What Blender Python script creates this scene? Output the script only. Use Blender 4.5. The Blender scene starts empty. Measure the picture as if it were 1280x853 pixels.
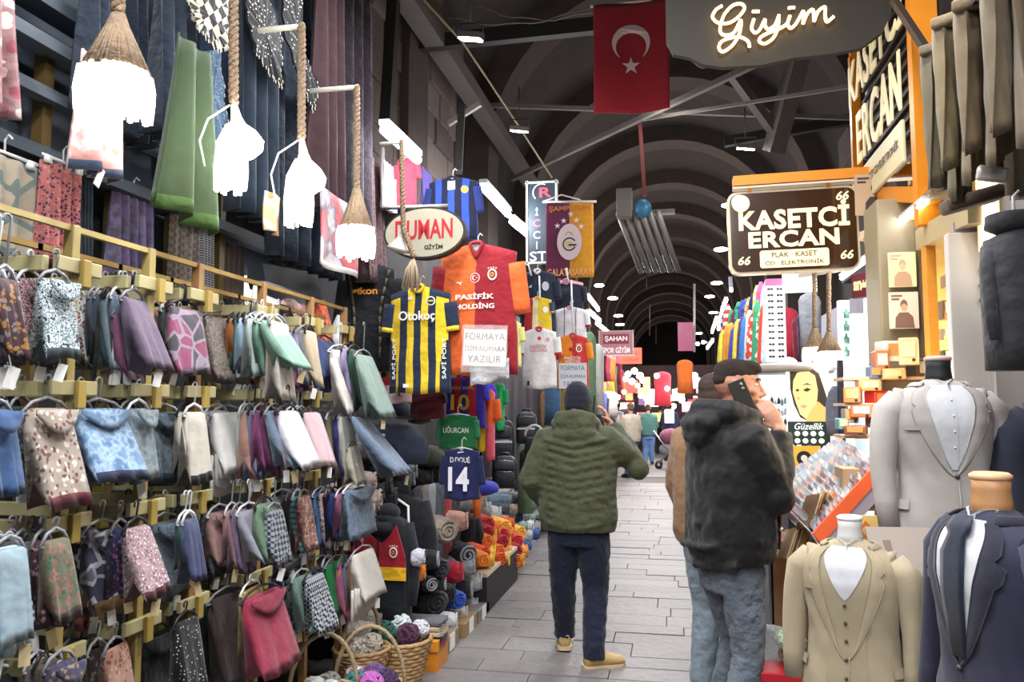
import bpy, math, random
from mathutils import Vector, Matrix, Euler
random.seed(7)
SC = bpy.context.scene
COL = SC.collection
PI = math.pi

def rgb(h):
    h = h.lstrip('#')
    v = [int(h[i:i+2], 16)/255 for i in (0, 2, 4)]
    return tuple(x/12.92 if x <= .04045 else ((x+.055)/1.055)**2.4 for x in v)

# ------------------------------------------------------------------ camera
F, H = 1000.0, 1.645
YAW, PIT = math.atan(.198), math.atan(.0815)
cam = bpy.data.objects.new('camera', bpy.data.cameras.new('camera'))
COL.objects.link(cam)
cam.data.sensor_width = 36; cam.data.lens = 36*F/1280; cam.data.clip_start = .05; cam.data.clip_end = 300
cam.location = (0, 0, H); cam.rotation_euler = (PI/2+PIT, 0, YAW)
cam.data.dof.use_dof = True; cam.data.dof.focus_distance = 4.6; cam.data.dof.aperture_fstop = 8.0
SC.camera = cam
# ------------------------------------------------------------------ world, exposure, big lamps
W = bpy.data.worlds.new('world'); SC.world = W; W.use_nodes = True
W.node_tree.nodes['Background'].inputs[0].default_value = (.80, .86, 1, 1)
W.node_tree.nodes['Background'].inputs[1].default_value = .2
SC.view_settings.view_transform = 'Standard'; SC.view_settings.look = 'None'
SC.view_settings.gamma = 1; SC.view_settings.use_curve_mapping = False
SC.view_settings.exposure = 0.92
SC.cycles.max_bounces = 6; SC.cycles.diffuse_bounces = 3; SC.cycles.glossy_bounces = 3
SC.cycles.transmission_bounces = 6; SC.cycles.transparent_max_bounces = 10
SC.cycles.caustics_reflective = False; SC.cycles.caustics_refractive = False
SC.cycles.sample_clamp_indirect = 4

def area(loc, size, power, col=(.97, .98, 1), rot=(0, 0, 0), sy=None):
    l = bpy.data.lights.new('lamp_light', 'AREA'); l.energy = power; l.color = col; l.size = size
    if sy: l.shape = 'RECTANGLE'; l.size_y = sy
    o = bpy.data.objects.new('lamp_light', l); COL.objects.link(o); o.location = loc; o.rotation_euler = rot; return o
def point(loc, power, col=(1, .93, .84), r=.05):
    l = bpy.data.lights.new('bulb_or_fill_light', 'POINT'); l.energy = power; l.color = col; l.shadow_soft_size = r
    o = bpy.data.objects.new('bulb_or_fill_light', l); COL.objects.link(o); o.location = loc; return o
# LED floodlights under the vault, beside and behind the photographer as well as ahead
for y in (-3.5, -1.0, 1.4, 3.8):
    area((-1.0, y, 4.2), .5, 42)
    area((.5, y-1.1, 4.3), .5, 42)
for y in (7.6, 12, 17, 24, 32, 42, 52):
    area((-.2 if y > 8 else 1.1, y, 4.3), .9, 95 if y > 8 else 60); point((-.1, y+1.5, 4.9), 9 if y < 14 else 22 if y < 20 else 60, (1, .93, .86), .25)  # the points are added fill without fittings, brightening the dark vault

# ------------------------------------------------------------------ helpers
FWD = Vector((-math.sin(YAW)*math.cos(PIT), math.cos(YAW)*math.cos(PIT), math.sin(PIT)))
RGT = Vector((math.cos(YAW), math.sin(YAW), 0))
UPV = RGT.cross(FWD)
def at(px, py, X=None, Y=None, Z=None):
    d = FWD + RGT*((px-640)/F) + UPV*(-(py-426.5)/F)
    t = X/d.x if X is not None else Y/d.y if Y is not None else (Z-H)/d.z
    return Vector((0, 0, H)) + d*t
def ppm(p):                       # pixels per metre at a place
    return F/((Vector(p)-Vector((0, 0, H))).dot(FWD))

def frame(o, x, z):
    x = Vector(x).normalized(); z = Vector(z).normalized(); y = z.cross(x).normalized(); z = x.cross(y)
    m = Matrix((x, y, z)).transposed().to_4x4(); m.translation = Vector(o); return m
def rotz(a, o=(0, 0, 0)):
    return Matrix.Translation(Vector(o)) @ Matrix.Rotation(a, 4, 'Z')

class MB:
    def __init__(s): s.v = []; s.f = []; s.m = []; s.mi = 0; s.M = Matrix.Identity(4)
    def add(s, vs, fs, mi=None):
        n = len(s.v); s.v += [s.M @ Vector(p) for p in vs]
        s.f += [[i+n for i in f] for f in fs]; s.m += [s.mi if mi is None else mi]*len(fs); return s
    def box(s, c, d, R=None, mi=None, top=1.0):
        x, y, z = d[0]/2, d[1]/2, d[2]/2
        vs = [Vector((a*x*(top if k > 0 else 1), b*y*(top if k > 0 else 1), k*z)) for k in (-1, 1) for a, b in ((-1, -1), (1, -1), (1, 1), (-1, 1))]
        if R is not None:
            R = Euler(R).to_matrix() if isinstance(R, tuple) else R
            vs = [R @ p for p in vs]
        return s.add([p+Vector(c) for p in vs], [(3, 2, 1, 0), (4, 5, 6, 7), (0, 1, 5, 4), (1, 2, 6, 5), (2, 3, 7, 6), (3, 0, 4, 7)], mi)
    def loft(s, rings, cap=True, closed=True, mi=None):
        n = len(rings[0]); vs = [p for r in rings for p in r]; fs = []
        for i in range(len(rings)-1):
            for j in range(n if closed else n-1):
                k = (j+1) % n
                fs.append((i*n+j, i*n+k, (i+1)*n+k, (i+1)*n+j))
        if cap: fs.append(tuple(reversed(range(n)))); fs.append(tuple((len(rings)-1)*n+j for j in range(n)))
        return s.add(vs, fs, mi)
    def tube(s, pts, r, n=8, mi=None, flat=1.0, side=None, cap=True):
        pts = [Vector(p) for p in pts]; rings = []; px = Vector(side) if side else None
        for i, p in enumerate(pts):
            t = (pts[min(i+1, len(pts)-1)]-pts[max(i-1, 0)])
            if t.length < 1e-7: t = Vector((0, 0, 1))
            t.normalize()
            if px is None: px = t.orthogonal()
            u = (px - t*px.dot(t))
            if u.length < 1e-6: u = t.orthogonal()
            u.normalize(); px = u; w = t.cross(u)
            q = r[i] if isinstance(r, (list, tuple)) else r
            a, b = q if isinstance(q, tuple) else (q, q*flat)
            rings.append([p+u*(a*math.cos(2*PI*j/n))+w*(b*math.sin(2*PI*j/n)) for j in range(n)])
        return s.loft(rings, cap, mi=mi)
    def lathe(s, prof, c=(0, 0, 0), n=16, M=None, mi=None, cap=True):
        rings = []
        for r, z in prof:
            rings.append([(Vector((r*math.cos(2*PI*j/n), r*math.sin(2*PI*j/n), z)) if M is None else M @ Vector((r*math.cos(2*PI*j/n), r*math.sin(2*PI*j/n), z)))+Vector(c) for j in range(n)])
        return s.loft(rings, cap, mi=mi)
    def ell(s, c, r, R=None, n=12, m=8, mi=None):
        if isinstance(r, (int, float)): r = (r, r, r)
        R = Euler(R).to_matrix() if isinstance(R, tuple) else R
        rings = []
        for i in range(m+1):
            a = -PI/2+PI*(i/m)*.998+.003
            ring = []
            for j in range(n):
                p = Vector((r[0]*math.cos(a)*math.cos(2*PI*j/n), r[1]*math.cos(a)*math.sin(2*PI*j/n), r[2]*math.sin(a)))
                if R is not None: p = R @ p
                ring.append(p+Vector(c))
            rings.append(ring)
        return s.loft(rings, mi=mi)
    def grid(s, fn, nu, nv, mf=None, th=None):
        """fn(u,v) -> point; mf(u,v) -> material index; th adds a back side at this offset vector"""
        P = [[Vector(fn(i/nu, j/nv)) for i in range(nu+1)] for j in range(nv+1)]
        base = len(s.v); w = nu+1
        s.v += [s.M @ p for row in P for p in row]
        for j in range(nv):
            for i in range(nu):
                a = base+j*w+i; s.f.append([a, a+1, a+1+w, a+w]); s.m.append(mf((i+.5)/nu, (j+.5)/nv) if mf else s.mi)
        if th is not None:
            b2 = len(s.v); T = Vector(th)
            s.v += [s.M @ (p+T) for row in P for p in row]
            for j in range(nv):
                for i in range(nu):
                    a = b2+j*w+i; s.f.append([a+w, a+1+w, a+1, a]); s.m.append(mf((i+.5)/nu, (j+.5)/nv) if mf else s.mi)
            edge = [(j*w, (j+1)*w) for j in range(nv)]+[((j+1)*w+nu, j*w+nu) for j in range(nv)]
            edge += [(i+1, i) for i in range(nu)]+[(nv*w+i, nv*w+i+1) for i in range(nu)]
            for a, b in edge: s.f.append([base+a, base+b, b2+b, b2+a]); s.m.append(s.m[-1] if not mf else mf(.5, .5))
        return s
    def prism(s, pts, d, M=None, mi=None):
        """pts: 2D outline (x,z), extruded from y=0 to y=d, through M"""
        n = len(pts); M = M or Matrix.Identity(4)
        vs = [M @ Vector((x, 0, z)) for x, z in pts]+[M @ Vector((x, d, z)) for x, z in pts]
        fs = [tuple(range(n)), tuple(reversed(range(n, 2*n)))]+[((i+1) % n, i, i+n, (i+1) % n+n) for i in range(n)]
        return s.add(vs, fs, mi)
    def build(s, name, mat, parent=None, loc=None, smooth=True, bev=0, remesh=0, sm=0, disp=0, dsize=.1, sub=0):
        me = bpy.data.meshes.new(name)
        L = Vector(loc) if loc is not None else (WL.get(parent, Vector((0, 0, 0))) if parent is not None else Vector((0, 0, 0)))
        me.from_pydata([p-L for p in s.v], [], s.f)
        for mm in (mat if isinstance(mat, (list, tuple)) else [mat]): me.materials.append(mm)
        if isinstance(mat, (list, tuple)): me.polygons.foreach_set('material_index', s.m)
        me.polygons.foreach_set('use_smooth', [smooth]*len(s.f)); me.update()
        o = bpy.data.objects.new(name, me); COL.objects.link(o)
        if parent is not None:
            o.parent = parent; o.location = L-WL.get(parent, Vector((0, 0, 0)))
        else: o.location = L
        WL[o] = L
        if bev:
            b = o.modifiers.new('b', 'BEVEL'); b.width = bev; b.segments = 2; b.limit_method = 'ANGLE'
        if remesh:
            r = o.modifiers.new('r', 'REMESH'); r.mode = 'VOXEL'; r.voxel_size = remesh; r.use_smooth_shade = True
        if sm:
            q = o.modifiers.new('s', 'SMOOTH'); q.factor = .6; q.iterations = sm
        if disp:
            t = bpy.data.textures.get('t%g' % dsize) or bpy.data.textures.new('t%g' % dsize, 'CLOUDS'); t.noise_scale = dsize; t.noise_depth = 2
            q = o.modifiers.new('d', 'DISPLACE'); q.texture = t; q.strength = disp; q.mid_level = .5
        if sub:
            q = o.modifiers.new('u', 'SUBSURF'); q.levels = q.render_levels = sub
        return o
WL = {}
LABELS = {}
def tag(o, label, cat, group=None, kind=None):
    o['label'] = label; o['category'] = cat
    if group: o['group'] = group
    if kind: o['kind'] = kind
    if label in LABELS and not (group and LABELS[label] == group): print('DUP LABEL', label)
    if not 4 <= len(label.split()) <= 16: print('LABEL LEN', label)
    LABELS[label] = group
    return o
def thing(name, label, cat, loc, group=None):
    o = bpy.data.objects.new(name, None); COL.objects.link(o); o.location = loc; o.empty_display_size = .05
    WL[o] = Vector(loc); return tag(o, label, cat, group)
def struct(o): o['kind'] = 'structure'; return o

# ------------------------------------------------------------------ materials
MC = {}
def nodemat(key):
    m = bpy.data.materials.new(key[:40]); m.use_nodes = True; nt = m.node_tree
    return m, nt, nt.nodes, nt.links, nt.nodes['Principled BSDF']
def M_(c, rough=.6, metal=0, emit=0, alpha=1, trans=0, bump=0, bs=40, var=.0, spec=.5, coat=0, ec=None):
    key = 'm%s_%g_%g_%g_%g_%g_%g_%g_%g_%g' % (c, rough, metal, emit, alpha, trans, bump, bs, var, coat)
    if key in MC: return MC[key]
    m, nt, N, L, b = nodemat(key); c3 = rgb(c)
    b.inputs['Base Color'].default_value = (*c3, 1); b.inputs['Roughness'].default_value = rough; b.inputs['Metallic'].default_value = metal
    b.inputs['Specular IOR Level'].default_value = spec; b.inputs['Coat Weight'].default_value = coat
    if emit: b.inputs['Emission Color'].default_value = (*(rgb(ec) if ec else c3), 1); b.inputs['Emission Strength'].default_value = emit
    if alpha < 1: b.inputs['Alpha'].default_value = alpha
    if trans: b.inputs['Transmission Weight'].default_value = trans
    if bump or var:
        tc = N.new('ShaderNodeTexCoord'); n = N.new('ShaderNodeTexNoise'); n.inputs['Scale'].default_value = bs; n.inputs['Detail'].default_value = 4
        L.new(tc.outputs['Object'], n.inputs['Vector'])
        if bump:
            bp = N.new('ShaderNodeBump'); bp.inputs['Strength'].default_value = bump; bp.inputs['Distance'].default_value = .02
            L.new(n.outputs['Fac'], bp.inputs['Height']); L.new(bp.outputs['Normal'], b.inputs['Normal'])
        if var:
            r = N.new('ShaderNodeMapRange'); r.inputs[3].default_value = 1-var; r.inputs[4].default_value = 1+var; L.new(n.outputs['Fac'], r.inputs[0])
            mx = N.new('ShaderNodeMix'); mx.data_type = 'RGBA'; mx.blend_type = 'MULTIPLY'; mx.inputs[0].default_value = 1
            mx.inputs[6].default_value = (*c3, 1); L.new(r.outputs[0], mx.inputs[7]); L.new(mx.outputs[2], b.inputs['Base Color'])
    MC[key] = m; return m
def fab(c1, pat='plain', c2='#ffffff', c3=None, s=1.0, fold=.5, rough=.85, fs=14):
    """cloth with weave, soft creases and a printed pattern"""
    key = 'f%s%s%s%s%g%g%g%g' % (c1, pat, c2, c3, s, fold, rough, fs)
    if key in MC: return MC[key]
    m, nt, N, L, b = nodemat(key)
    tc = N.new('ShaderNodeTexCoord'); co = tc.outputs['Object']
    def noise(sc, d=3, vec=co):
        n = N.new('ShaderNodeTexNoise'); n.inputs['Scale'].default_value = sc; n.inputs['Detail'].default_value = d; L.new(vec, n.inputs['Vector']); return n
    def ramp(src, stops, const=True):
        r = N.new('ShaderNodeValToRGB'); e = r.color_ramp.elements; r.color_ramp.interpolation = 'CONSTANT' if const else 'LINEAR'
        while len(e) < len(stops): e.new(.5)
        for q, (p, c) in zip(e, stops): q.position = p; q.color = (*rgb(c), 1)
        L.new(src, r.inputs[0]); return r.outputs[0]
    c3 = c3 or c2; col = None
    if pat == 'plain':
        n = noise(25); r = N.new('ShaderNodeMapRange'); r.inputs[3].default_value = .88; r.inputs[4].default_value = 1.12; L.new(n.outputs['Fac'], r.inputs[0])
        mx = N.new('ShaderNodeMix'); mx.data_type = 'RGBA'; mx.blend_type = 'MULTIPLY'; mx.inputs[0].default_value = 1
        mx.inputs[6].default_value = (*rgb(c1), 1); L.new(r.outputs[0], mx.inputs[7]); col = mx.outputs[2]
    elif pat == 'leopard':
        v = N.new('ShaderNodeTexVoronoi'); v.inputs['Scale'].default_value = 110*s; L.new(co, v.inputs['Vector'])
        n = noise(70*s); a = N.new('ShaderNodeMath'); a.operation = 'MULTIPLY'; L.new(v.outputs['Distance'], a.inputs[0]); L.new(n.outputs['Fac'], a.inputs[1])
        col = ramp(a.outputs[0], [(0, c1), (.22, c2), (.34, c3)])
    elif pat == 'floral':
        n0 = noise(30*s); ad = N.new('ShaderNodeVectorMath'); ad.operation = 'MULTIPLY_ADD'; ad.inputs[1].default_value = (.02/s,)*3
        L.new(n0.outputs['Color'], ad.inputs[0]); L.new(co, ad.inputs[2])
        v = N.new('ShaderNodeTexVoronoi'); v.inputs['Scale'].default_value = 70*s; L.new(ad.outputs[0], v.inputs['Vector'])
        sp = N.new('ShaderNodeSeparateColor'); L.new(v.outputs['Color'], sp.inputs[0])
        ca = ramp(sp.outputs[0], [(0, c2), (.35, c3), (.62, c1), (.8, c2)])
        k = N.new('ShaderNodeMath'); k.operation = 'LESS_THAN'; k.inputs[1].default_value = .44; L.new(v.outputs['Distance'], k.inputs[0])
        mx = N.new('ShaderNodeMix'); mx.data_type = 'RGBA'; L.new(k.outputs[0], mx.inputs[0]); mx.inputs[6].default_value = (*rgb(c1), 1); L.new(ca, mx.inputs[7]); col = mx.outputs[2]
    elif pat in ('stripe', 'stripez', 'wavy'):
        w = N.new('ShaderNodeTexWave'); w.bands_direction = 'Y' if pat != 'stripez' else 'Z'; w.inputs['Scale'].default_value = 12*s
        w.inputs['Distortion'].default_value = 6 if pat == 'wavy' else .2; L.new(co, w.inputs['Vector']); col = ramp(w.outputs['Fac'], [(0, c1), (.55, c2), (.85, c3)])
    elif pat == 'check':
        n0 = N.new('ShaderNodeMapping'); n0.inputs['Rotation'].default_value = (PI/4, 0, 0); L.new(co, n0.inputs[0])
        k = N.new('ShaderNodeTexChecker'); k.inputs['Scale'].default_value = 60*s; k.inputs[1].default_value = (*rgb(c1), 1); k.inputs[2].default_value = (*rgb(c2), 1)
        L.new(n0.outputs[0], k.inputs[0]); col = k.outputs[0]
    elif pat == 'diamond':
        v = N.new('ShaderNodeTexVoronoi'); v.feature = 'DISTANCE_TO_EDGE'; v.inputs['Scale'].default_value = 14*s; L.new(co, v.inputs['Vector'])
        v2 = N.new('ShaderNodeTexVoronoi'); v2.inputs['Scale'].default_value = 14*s; L.new(co, v2.inputs['Vector'])
        sp = N.new('ShaderNodeSeparateColor'); L.new(v2.outputs['Color'], sp.inputs[0]); ca = ramp(sp.outputs[0], [(0, c1), (.5, c3)])
        k = N.new('ShaderNodeMath'); k.operation = 'LESS_THAN'; k.inputs[1].default_value = .07; L.new(v.outputs[0], k.inputs[0])
        mx = N.new('ShaderNodeMix'); mx.data_type = 'RGBA'; L.new(k.outputs[0], mx.inputs[0]); L.new(ca, mx.inputs[6]); mx.inputs[7].default_value = (*rgb(c2), 1); col = mx.outputs[2]
    elif pat == 'dots':
        v = N.new('ShaderNodeTexVoronoi'); v.inputs['Scale'].default_value = 120*s; v.inputs['Randomness'].default_value = .6; L.new(co, v.inputs['Vector'])
        col = ramp(v.outputs['Distance'], [(0, c2), (.2, c3), (.38, c1)])
    elif pat == 'lace':
        n0 = noise(35*s); col = ramp(n0.outputs['Fac'], [(0, c1), (.44, c1), (.47, c2), (.53, c1)])
    elif pat == 'batik':
        n0 = noise(20*s, 5); col = ramp(n0.outputs['Fac'], [(0, c1), (.42, c1), (.5, c2), (.6, c3)], False)
    L.new(col, b.inputs['Base Color']); b.inputs['Roughness'].default_value = rough
    b.inputs['Sheen Weight'].default_value = .15; b.inputs['Specular IOR Level'].default_value = .3
    n1 = noise(fs, 2); n2 = noise(400, 1); ad = N.new('ShaderNodeMath'); ad.operation = 'MULTIPLY_ADD'; ad.inputs[1].default_value = .06
    L.new(n2.outputs['Fac'], ad.inputs[0]); L.new(n1.outputs['Fac'], ad.inputs[2])
    bp = N.new('ShaderNodeBump'); bp.inputs['Strength'].default_value = fold; bp.inputs['Distance'].default_value = .03; L.new(ad.outputs[0], bp.inputs['Height']); L.new(bp.outputs['Normal'], b.inputs['Normal'])
    MC[key] = m; return m

def text(s, parent, M, w=None, h=None, mat=None, name='lettering', ext=.002, bold=0.0, shear=0, space=1.0, lab=None):
    """lettering built as raised geometry; M = frame whose x runs along the words and z up; centred on M's origin"""
    cu = bpy.data.curves.new('lettering', 'FONT'); cu.body = s; cu.size = 1; cu.extrude = 0; cu.offset = bold; cu.align_x = 'CENTER'
    cu.shear = shear; cu.space_character = space; cu.resolution_u = 3; cu.space_line = .85
    to = bpy.data.objects.new('lettering', cu); me = bpy.data.meshes.new_from_object(to); bpy.data.objects.remove(to)
    xs = [v.co.x for v in me.vertices]; ys = [v.co.y for v in me.vertices]
    if not xs: return None
    cx, cy = (min(xs)+max(xs))/2, (min(ys)+max(ys))/2; bw, bh = max(xs)-min(xs), max(ys)-min(ys)
    sx = w/bw if w else h/bh; sz = h/bh if h else sx
    L = WL.get(parent, Vector((0, 0, 0)))
    vs = [(M @ Vector(((v.co.x-cx)*sx, -ext, (v.co.y-cy)*sz)))-L for v in me.vertices]
    n = len(vs); back = [(M @ Vector(((v.co.x-cx)*sx, .0005, (v.co.y-cy)*sz)))-L for v in me.vertices]
    fs = [list(p.vertices) for p in me.polygons]
    from collections import Counter
    ec = Counter(); 
    for f in fs:
        for i in range(len(f)): ec[tuple(sorted((f[i], f[(i+1) % len(f)])))] += 1
    side = [[a, b, b+n, a+n] for (a, b), k in ec.items() if k == 1]
    m2 = bpy.data.meshes.new(name); m2.from_pydata(vs+back, [], fs+side); m2.materials.append(mat); m2.update(); bpy.data.meshes.remove(me)
    o = bpy.data.objects.new(name, m2); COL.objects.link(o)
    if parent is not None: o.parent = parent
    WL[o] = L
    if lab: o['label'] = lab
    return o
def circ(r, n=24, a0=0, a1=2*PI, rz=None):
    return [(r*math.cos(a0+(a1-a0)*i/n), (rz or r)*math.sin(a0+(a1-a0)*i/n)) for i in range(n + (0 if abs(a1-a0-2*PI) < 1e-6 else 1))]
def star(r, cx=0, cz=0, rot=PI/2, n=5, k=.382):
    return [(cx+(r if i % 2 == 0 else r*k)*math.cos(rot+PI*i/n), cz+(r if i % 2 == 0 else r*k)*math.sin(rot+PI*i/n)) for i in range(2*n)]
def arcband(r0, r1, a0, a1, n=16, cx=0, cz=0):
    o = [(cx+r1*math.cos(a0+(a1-a0)*i/n), cz+r1*math.sin(a0+(a1-a0)*i/n)) for i in range(n+1)]
    return o+[(cx+r0*math.cos(a1-(a1-a0)*i/n), cz+r0*math.sin(a1-(a1-a0)*i/n)) for i in range(n+1)]
# ================================================================== STRUCTURE
m_mortar = M_('#4a4643', .9, bump=.5, bs=30)
m_slab = [M_(c, .55, bump=.4, bs=16, var=.16) for c in ('#767170', '#716d6d', '#7a7574', '#6f6b6b')]
fb = MB(); fb.box((0, 20, -.06), (7, 96, .1))
floor = struct(fb.build('floor', M_('#63605f', .8, bump=.4, bs=12, var=.15), smooth=False))
random.seed(3)
y = 2.6; n_sl = 0
while y < 24 and n_sl < 285:
    d = random.uniform(.2, .34)*(1 if y < 12 else 1.7); x = -1.95+random.uniform(-.3, .1)
    while x < 1.9:
        w = random.uniform(.45, 1.0)
        b = MB(); g = .004; z = random.uniform(-.004, .004)
        b.box((x+w/2, y+d/2, -.006+z), (w-g, d-g, .03), R=(random.uniform(-.004, .004), random.uniform(-.004, .004), 0))
        b.build('paving_slab', random.choice(m_slab), floor, loc=(x+w/2, y+d/2, 0), smooth=False, bev=.004); n_sl += 1
        x += w
    y += d
fb = MB(); fb.box((0, 42.2, -.008), (4, y and 2*(66-42.2-.6), .03)) ; o = fb.build('paving_slab', m_slab[1], floor, loc=(0, 42.2, 0), smooth=False); o['kind'] = 'stuff'

m_vault = M_('#332c29', .9, bump=.5, bs=3, var=.3)
m_rib = M_('#463b36', .9, bump=.6, bs=5, var=.25)
R0, ZS = 2.75, 5.0
vb = MB()
def vf(u, v):
    a = PI*u; return (R0*math.cos(a), -7+75*v, ZS+R0*math.sin(a))
vb.grid(vf, 28, 40, th=None)
vb.box((0, 60, 4), (6, .1, 9))
ceiling = struct(vb.build('ceiling', m_vault))
for i, ry in enumerate([7.4, 10.8]+[14.2+3.4*k for k in range(13)]):
    b = MB(); w = .62
    for side in (1,):
        rings = []
        for j in range(25):
            a = PI*j/24; ca, sa = math.cos(a), math.sin(a)
            rings.append([(r*ca, yy, ZS+r*sa) for r, yy in ((R0+.02, ry-w/2), (R0-.34, ry-w/2), (R0-.34, ry+w/2), (R0+.02, ry+w/2))])
        b.loft(rings)
    b.box((-R0+.16, ry, ZS/2+.6), (.36, w, ZS-1.2)); b.box((R0-.16, ry, ZS/2+.6), (.36, w, ZS-1.2))
    b.build('vault_rib', m_rib, ceiling, loc=(0, ry, ZS), smooth=False)
for sx, nm in ((-1, 'wall_left'), (1, 'wall_right')):
    b = MB(); b.box((sx*(R0+.05), 30, ZS/2), (.1, 76, ZS))
    wl = struct(b.build(nm, M_('#3b3634', .9, bump=.4, bs=6, var=.2), smooth=False))
    if sx < 0: wall_left = wl
    else: wall_right = wl
# rough ashlar pier on the left, built course by course
random.seed(5)
m_st = [M_(c, .9, bump=.8, bs=14, var=.22) for c in ('#6b5f59', '#625650', '#756860', '#5a4f4a')]
z = 3.5; k = 0
while z < 6.9:
    hgt = random.uniform(.26, .4); yy = 5.2+random.uniform(-.3, 0)
    yend = 8.95+random.uniform(-.12, .12) if z < 5.6 else 9.3
    while yy < yend:
        L_ = min(random.uniform(.4, .85), yend-yy+.1); b = MB(); pr = random.uniform(0, .035)
        b.box((-2.62+pr, yy+L_/2, z+hgt/2), (.22, L_-.016, hgt-.016), R=(0, random.uniform(-.02, .02), 0))
        b.build('stone', random.choice(m_st), wall_left, loc=(-2.62, yy+L_/2, z+hgt/2), smooth=False, bev=.012); yy += L_; k += 1
    z += hgt
z = 3.4
while z < 5.4:                                         # the right-hand pier
    hgt = random.uniform(.35, .5); yy = 9.2
    while yy < 11.6:
        L_ = random.uniform(.4, .8); b = MB()
        b.box((2.58, yy+L_/2, z+hgt/2), (.25, L_-.02, hgt-.02), R=(0, random.uniform(-.03, .03), 0))
        b.build('stone', random.choice(m_st), wall_right, loc=(2.58, yy+L_/2, z+hgt/2), smooth=False, bev=.015); yy += L_
    z += hgt

# steelwork and ties under the vault
m_steel = M_('#6c6763', .6, .3, bump=.2, bs=20, var=.2)
m_dsteel = M_('#2e2b2a', .6, .4)
def beam(name, a, b_, w, h, mat, label=None, cat='beam', group=None):
    b = MB(); a = Vector(a); b_ = Vector(b_)
    M = frame((a+b_)/2, b_-a, (0, 0, 1)); b.M = M; b.box((0, 0, 0), ((b_-a).length, w, h))
    o = b.build(name, mat, loc=(a+b_)/2, smooth=False)
    return tag(o, label, cat, group) if label else o
beam('steel_beam', (-2.25, 4.5, 5.25), (-2.2, 13, 5.3), .2, .16, m_steel, 'long grey steel beam running under the left springing of the vault')
beam('tie_beam', (-2.6, 7.4, 5.25), (2.6, 7.4, 5.32), .1, .14, m_dsteel, 'dark tie beam crossing above the Turkish flag')
beam('tie_beam', at(560, 130, Y=9.6), at(1075, 148, Y=9.6), .05, .05, m_steel, 'thin grey tie rod crossing just below the flag')
beam('diagonal_brace', at(640, 224, Y=11), at(975, 66, Y=8.2), .06, .06, m_steel, 'grey diagonal rod rising behind the flag to the neon board')
beam('diagonal_brace', at(800, 150, Y=9.7), at(1075, 106, Y=7.5), .035, .035, m_steel, 'thin rod rising from under the flag towards the orange sign')
beam('roof_strut', at(998, 72, Y=9.0), at(967, 190, Y=9.4), .2, .16, m_steel, 'broad grey strut leaning beside the neon board')
beam('roof_strut', at(915, 92, Y=9.0), at(966, 162, Y=9.3), .1, .1, m_steel, 'short grey strut meeting the broad one beside the neon board')
beam('roof_strut', at(905, 178, Y=10.5), at(1062, 150, Y=10.5), .1, .12, m_dsteel, 'dark horizontal strut behind the orange framed sign')
beam('support_post', at(577, 135, Y=7.6), at(573, 215, Y=7.2), .07, .07, m_steel, 'pale vertical post above the blue and black striped jersey', 'post')
beam('support_bracket', at(560, 155, Y=7.6), at(600, 130, Y=7.6), .05, .05, M_('#b9b2aa', .6), 'pale bracket at the head of the post by the stone pier', 'bracket')
beam('steel_pipe', at(457, 0, X=-2.3), at(455, 150, X=-2.3), .05, .05, m_steel, 'light grey pipe standing on the stone pier', 'pipe')
beam('steel_pipe', at(492, 0, X=-2.25), at(482, 165, X=-2.25), .09, .09, m_dsteel, 'dark wide pipe standing before the stone pier', 'pipe')
beam('hanging_pole', at(800, 155, Y=9.6), at(806, 245, Y=9.6), .045, .045, M_('#6a2a2c', .6), 'red pole dropping from the tie rod to the heater', 'pole')
beam('hanging_pole', at(868, 355, Y=19), at(868, 440, Y=19), .05, .05, M_('#8a8582', .6), 'pale pole hanging beside the small maroon banner', 'pole')
def cable(pts, r, mat, label, cat='cable', name='cable', group=None):
    b = MB(); b.tube(pts, r, 5); return tag(b.build(name, mat, loc=pts[0]), label, cat, group)
m_yel = M_('#9d8b52', .6); m_cab = M_('#3a3735', .7)
cable([at(530, 0, Y=6.2), at(580, 55, Y=7), at(640, 145, Y=8.5), at(690, 222, Y=10)], .012, M_('#8a7f5e', .6), 'yellowish cable slanting past the floodlights')
import itertools
for k, (a, b_, lab) in enumerate([((590, 5), (745, 14), 'upper tangled cable along the dark tie beam'), ((560, 22), (740, 8), 'lower tangled cable along the dark tie beam'), ((835, 45), (900, 82), 'frayed pale cable drooping beside the flag')]):
    p0, p1 = at(*a, Y=7.3), at(*b_, Y=7.3); pts = [p0.lerp(p1, t)+Vector((0, 0, -.12*math.sin(PI*t)+.015*math.sin(17*t))) for t in [i/12 for i in range(13)]]
    cable(pts, .007, M_('#77706a', .8), lab)

# floodlights
m_lit = M_('#f4f7ff', .5, emit=26); m_lamp = M_('#55524f', .5, .3)
def flood(px, py, Y, w, lab):
    p = at(px, py, Y=Y); t = thing('floodlight', lab, 'light', p)
    b = MB(); b.M = Matrix.Translation(p) @ Euler((.25, .15, 0)).to_matrix().to_4x4()
    b.box((0, 0, .035), (w*1.15, w*.9, .05)); b.build('housing', m_lamp, t, smooth=False, bev=.006)
    b = MB(); b.M = Matrix.Translation(p) @ Euler((.25, .15, 0)).to_matrix().to_4x4(); b.box((0, 0, .004), (w, w*.75, .012)); b.build('lens', m_lit, t, smooth=False)
    b = MB(); b.tube([p+Vector((-w*.6, 0, .04)), p+Vector((-w*.6, 0, .14)), p+Vector((w*.6, 0, .14)), p+Vector((w*.6, 0, .04))], .008, 5); b.tube([p+Vector((0, 0, .14)), p+Vector((0, 0, .5))], .008, 5); b.build('bracket', m_lamp, t)
flood(588, 50, 6.1, .17, 'nearest square floodlight, above the stone pier')
flood(649, 165, 8.3, .17, 'square floodlight left of the flag, below it')
flood(932, 187, 9.4, .19, 'square floodlight right of the red pole')
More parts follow.
